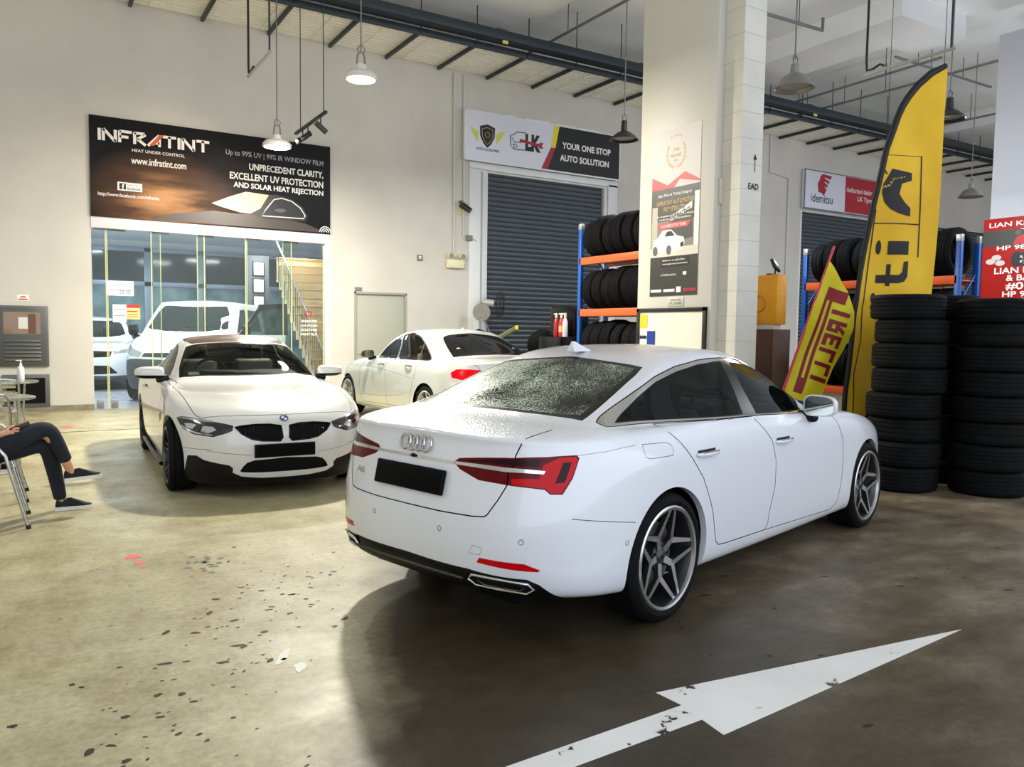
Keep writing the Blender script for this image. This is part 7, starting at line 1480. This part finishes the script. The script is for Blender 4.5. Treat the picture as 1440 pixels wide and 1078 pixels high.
s = thing('pump_bottle', 'clear pump bottle standing on the far round table', 'bottle', (-.10, 13.25, .735)); mb = MB(); BT = mat('bottle_clear', rgb(222, 224, 218), .2); mb.lathe([(0, 0), (.042, 0), (.045, .01), (.045, .17), (.03, .20), (.016, .21)], BT, 18); mb.build('bottle_body', s); mb = MB(); mb.lathe([(.018, .21), (.018, .24), (.008, .245), (.008, .28), (.014, .282), (.014, .295), (0, .296)], INKW, 12); mb.box((-.03, 0, .288), (.06, .014, .012), INKW, .004); mb.build('pump', s)
def skin_body(name, parent, verts, edges, mats_, levels=2, root=0):
    me = bpy.data.meshes.new(name); me.from_pydata([v[:3] for v in verts], edges, []); me.materials.append(mats_)
    o = bpy.data.objects.new(name, me); COL.objects.link(o); o.parent = parent
    bm_ = bmesh.new(); bm_.from_mesh(me); L = bm_.verts.layers.skin.verify(); bm_.verts.ensure_lookup_table()
    for i, v in enumerate(bm_.verts): r = verts[i][3]; v[L].radius = r if isinstance(r, tuple) else (r, r); v[L].use_root = (i == root)
    bm_.to_mesh(me); bm_.free()
    k = o.modifiers.new('skin', 'SKIN'); k.use_smooth_shade = True; k.branch_smoothing = .6
    sb = o.modifiers.new('sub', 'SUBSURF'); sb.levels = levels; sb.render_levels = levels
    dg = bpy.context.evaluated_depsgraph_get(); m2 = bpy.data.meshes.new_from_object(o.evaluated_get(dg)); o.modifiers.clear(); o.data = m2
    for p in m2.polygons: p.use_smooth = True
    return o
pr = thing('person', 'seated person in dark trousers and black slip-on shoes, legs crossed, holding a phone', 'person', (-.45, 7.17, 0))
SKIN = noise_mat('skin', rgb(214, 164, 128), rgb(202, 150, 114), 12, (.45, .6)); DENIM = noise_mat('navy_trousers', rgb(20, 28, 42), rgb(14, 20, 30), 14, (.8, .9)); SHIRT = noise_mat('dark_shirt', rgb(58, 46, 40), rgb(46, 36, 32), 10, (.8, .9))
# local frame: x forward, y left; camera on the right (-y)
Vt, Ed = [], []
def ch(pts, start=None):
    i0 = start
    for p in pts:
        Vt.append(p); k = len(Vt) - 1
        if i0 is not None: Ed.append((i0, k))
        i0 = k
    return i0
pel = ch([(.0, 0, .56, .13)]); sp_ = ch([(-.04, 0, .72, .125), (-.08, 0, .90, .135), (-.08, 0, 1.02, .10), (-.05, 0, 1.10, .055), (-.02, 0, 1.16, .055)], pel)
hd = ch([(.005, 0, 1.24, .088), (.0, 0, 1.32, .092), (-.01, 0, 1.38, .06)], sp_)
for sd in (1, -1):
    el = ch([(-.09, sd * .17, 1.02, .055), (-.11, sd * .22, .90, .045), (-.06, sd * .235, .76, .040)], 3)
    wr = ch([(.08, sd * .19, .72, .036), (.24, sd * (.11 if sd < 0 else .08), .70, .026)], el)
    pm = ch([(.29, sd * (.085 if sd < 0 else .06), .705, .030), (.325, sd * (.075 if sd < 0 else .05), .708, .026)], wr)
    for k in range(4):
        o_ = (k - 1.5) * .020; y0 = sd * (.075 if sd < 0 else .05)
        ch([(.345, y0 + sd * .008, .708 + o_, .0095), (.372, y0 - sd * .006, .706 + o_ * 1.05, .0088), (.378 - .004 * abs(k - 1.5), y0 - sd * .030, .702 + o_ * 1.05, .0082), (.362 - .004 * abs(k - 1.5), y0 - sd * .044, .700 + o_, .0075)], pm)
    ch([(.300, y0 - sd * .018, .735, .0105), (.325, y0 - sd * .036, .748, .0095), (.345, y0 - sd * .045, .752, .0085)], pm - 1)
# legs under the trousers, right over left
ch([(.05, -.09, .54, .07), (.30, -.06, .625, .055), (.53, .045, .705, .045), (.63, .10, .57, .042), (.70, .14, .40, .036), (.725, .15, .335, .034), (.80, .165, .30, .030), (.88, .17, .285, .025)], pel)
ch([(.05, .09, .53, .07), (.30, .08, .55, .055), (.53, .14, .575, .045), (.61, .265, .33, .042), (.645, .31, .13, .036), (.655, .315, .07, .034), (.73, .315, .045, .030), (.82, .315, .04, .025)], pel)
bd = skin_body('body', pr, Vt, Ed, SKIN)
def sub(pts, name, m, parent=pr, lv=2):
    Vv = []; Ee = []
    for chn in pts:
        for i, p in enumerate(chn):
            if i == 0 and p in Vv: last = Vv.index(p); continue
            Vv.append(p)
            if i: Ee.append((last, len(Vv) - 1))
            last = len(Vv) - 1
    return skin_body(name, parent, Vv, Ee, m, lv)
hp = (.0, 0, .555, .150)
sub([[hp, (.06, -.09, .545, .105), (.30, -.06, .625, .088), (.52, .04, .712, .074), (.575, .07, .70, .070), (.635, .105, .57, .060), (.685, .135, .45, .050), (.695, .14, .43, .048)], [hp, (.06, .09, .53, .105), (.30, .08, .55, .090), (.52, .13, .585, .074), (.575, .18, .52, .068), (.612, .27, .32, .060), (.645, .31, .12, .052), (.648, .312, .085, .051)]], 'trousers', DENIM)
hq = (-.02, 0, .62, .148); sub([[hq, (-.05, 0, .78, .140), (-.085, 0, .92, .150), (-.08, 0, 1.03, .112), (-.06, 0, 1.085, .065)], [(-.08, 0, 1.03, .112), (-.09, .17, 1.02, .068), (-.11, .225, .89, .058), (-.085, .235, .80, .054)], [(-.08, 0, 1.03, .112), (-.09, -.17, 1.02, .068), (-.11, -.225, .89, .058), (-.085, -.235, .80, .054)]], 'shirt', SHIRT)
mb = MB(); HR = mat('hair_black', rgb(22, 18, 16), .6)
mb.sphere((-.025, 0, 1.335), (.105, .098, .098), HR, 20, 14); mb.sphere((-.075, 0, 1.27), (.06, .08, .07), HR, 16, 10); mb.build('hair', pr)
mb = MB(); FS = mat('skin_face', rgb(208, 156, 120), .5)
mb.sphere((.098, 0, 1.262), (.018, .013, .022), FS, 10, 8); mb.sphere((.085, 0, 1.222), (.012, .026, .007), mat('lips', rgb(176, 104, 92), .5), 10, 8)
for sd in (1, -1): mb.sphere((.082, sd * .034, 1.290), (.010, .016, .009), mat('eye_white', rgb(236, 234, 230), .3), 10, 8); mb.sphere((.091, sd * .034, 1.290), (.003, .007, .007), mat('iris', rgb(40, 26, 18), .3), 8, 6); mb.sphere((-.005, sd * .092, 1.275), (.022, .010, .032), FS, 10, 8); mb.box((.090, sd * .035, 1.312), (.008, .036, .006), HR, .002)
mb.build('face_features', pr)
def shoe(name, heel, yaw, pitch, label):
    """slip-on: white sole, dark canvas upper"""
    mb = MB(); M = Matrix.Translation(heel) @ Euler((0, pitch, yaw)).to_matrix().to_4x4(); mb.M = M; L = .275
    out = [(0 + .02, .0)]; prof = [(0, .030), (.02, .036), (.06, .038), (.12, .036), (.17, .045), (.21, .047), (.245, .038), (.268, .020), (.275, 0)]
    pts = [(x, y) for x, y in prof] + [(x, -y) for x, y in prof[-2::-1]]
    SO = mat('shoe_sole', rgb(226, 224, 214), .6); UP = noise_mat('shoe_canvas', rgb(28, 30, 34), rgb(20, 22, 26), 30, (.8, .9))
    mb.prism(pts, (0, 0, 0), (1, 0, 0), (0, 1, 0), .030, SO)
    so = mb.build(name, pr, 60); so['label'] = label
    mb = MB(); mb.M = M; V = []; n = len(pts)
    rings_ = []
    for f, z, sh in ((.97, .028, 0), (.96, .05, 0), (.86, .075, .0), (.70, .092, 0)):
        R_ = []
        for x, y in pts:
            zz = z if x < .13 else .028 + (z - .028) * max(.30, 1 - (x - .13) / .16)
            R_.append((.135 + (x - .135) * (f if x > .135 else f ** .4), y * f, zz))
        rings_.append(R_)
    V = [p for R_ in rings_ for p in R_]; F = [[j * n + i, j * n + (i + 1) % n, (j + 1) * n + (i + 1) % n, (j + 1) * n + i] for j in range(3) for i in range(n)]
    mb.add(V, F, UP); mb.add([p for p in rings_[-1] if p[0] > .11] , [list(range(len([p for p in rings_[-1] if p[0] > .11])))], UP)
    mb.build('shoe_upper', so, 60)
shoe('shoe', (.675, .15, .262), .08, -.06, 'raised black slip-on shoe'); shoe('shoe', (.61, .315, .0), .0, 0, 'black slip-on shoe flat on the floor')
s = thing('phone', 'dark phone held in the hands of the seated person', 'phone', (-.07, 7.16, .73)); mb = MB(); mb.box((0, 0, 0), (.15, .012, .075), mat('phone_case', rgb(96, 74, 58), .4), .005, (.5, -.35, .1)); mb.build('phone_body', s); mb = MB(); mb.box((-.002, .007, .004), (.14, .002, .066), mat('phone_screen', rgb(20, 22, 26), .1), .001, (.5, -.35, .1)); mb.build('phone_screen', s)
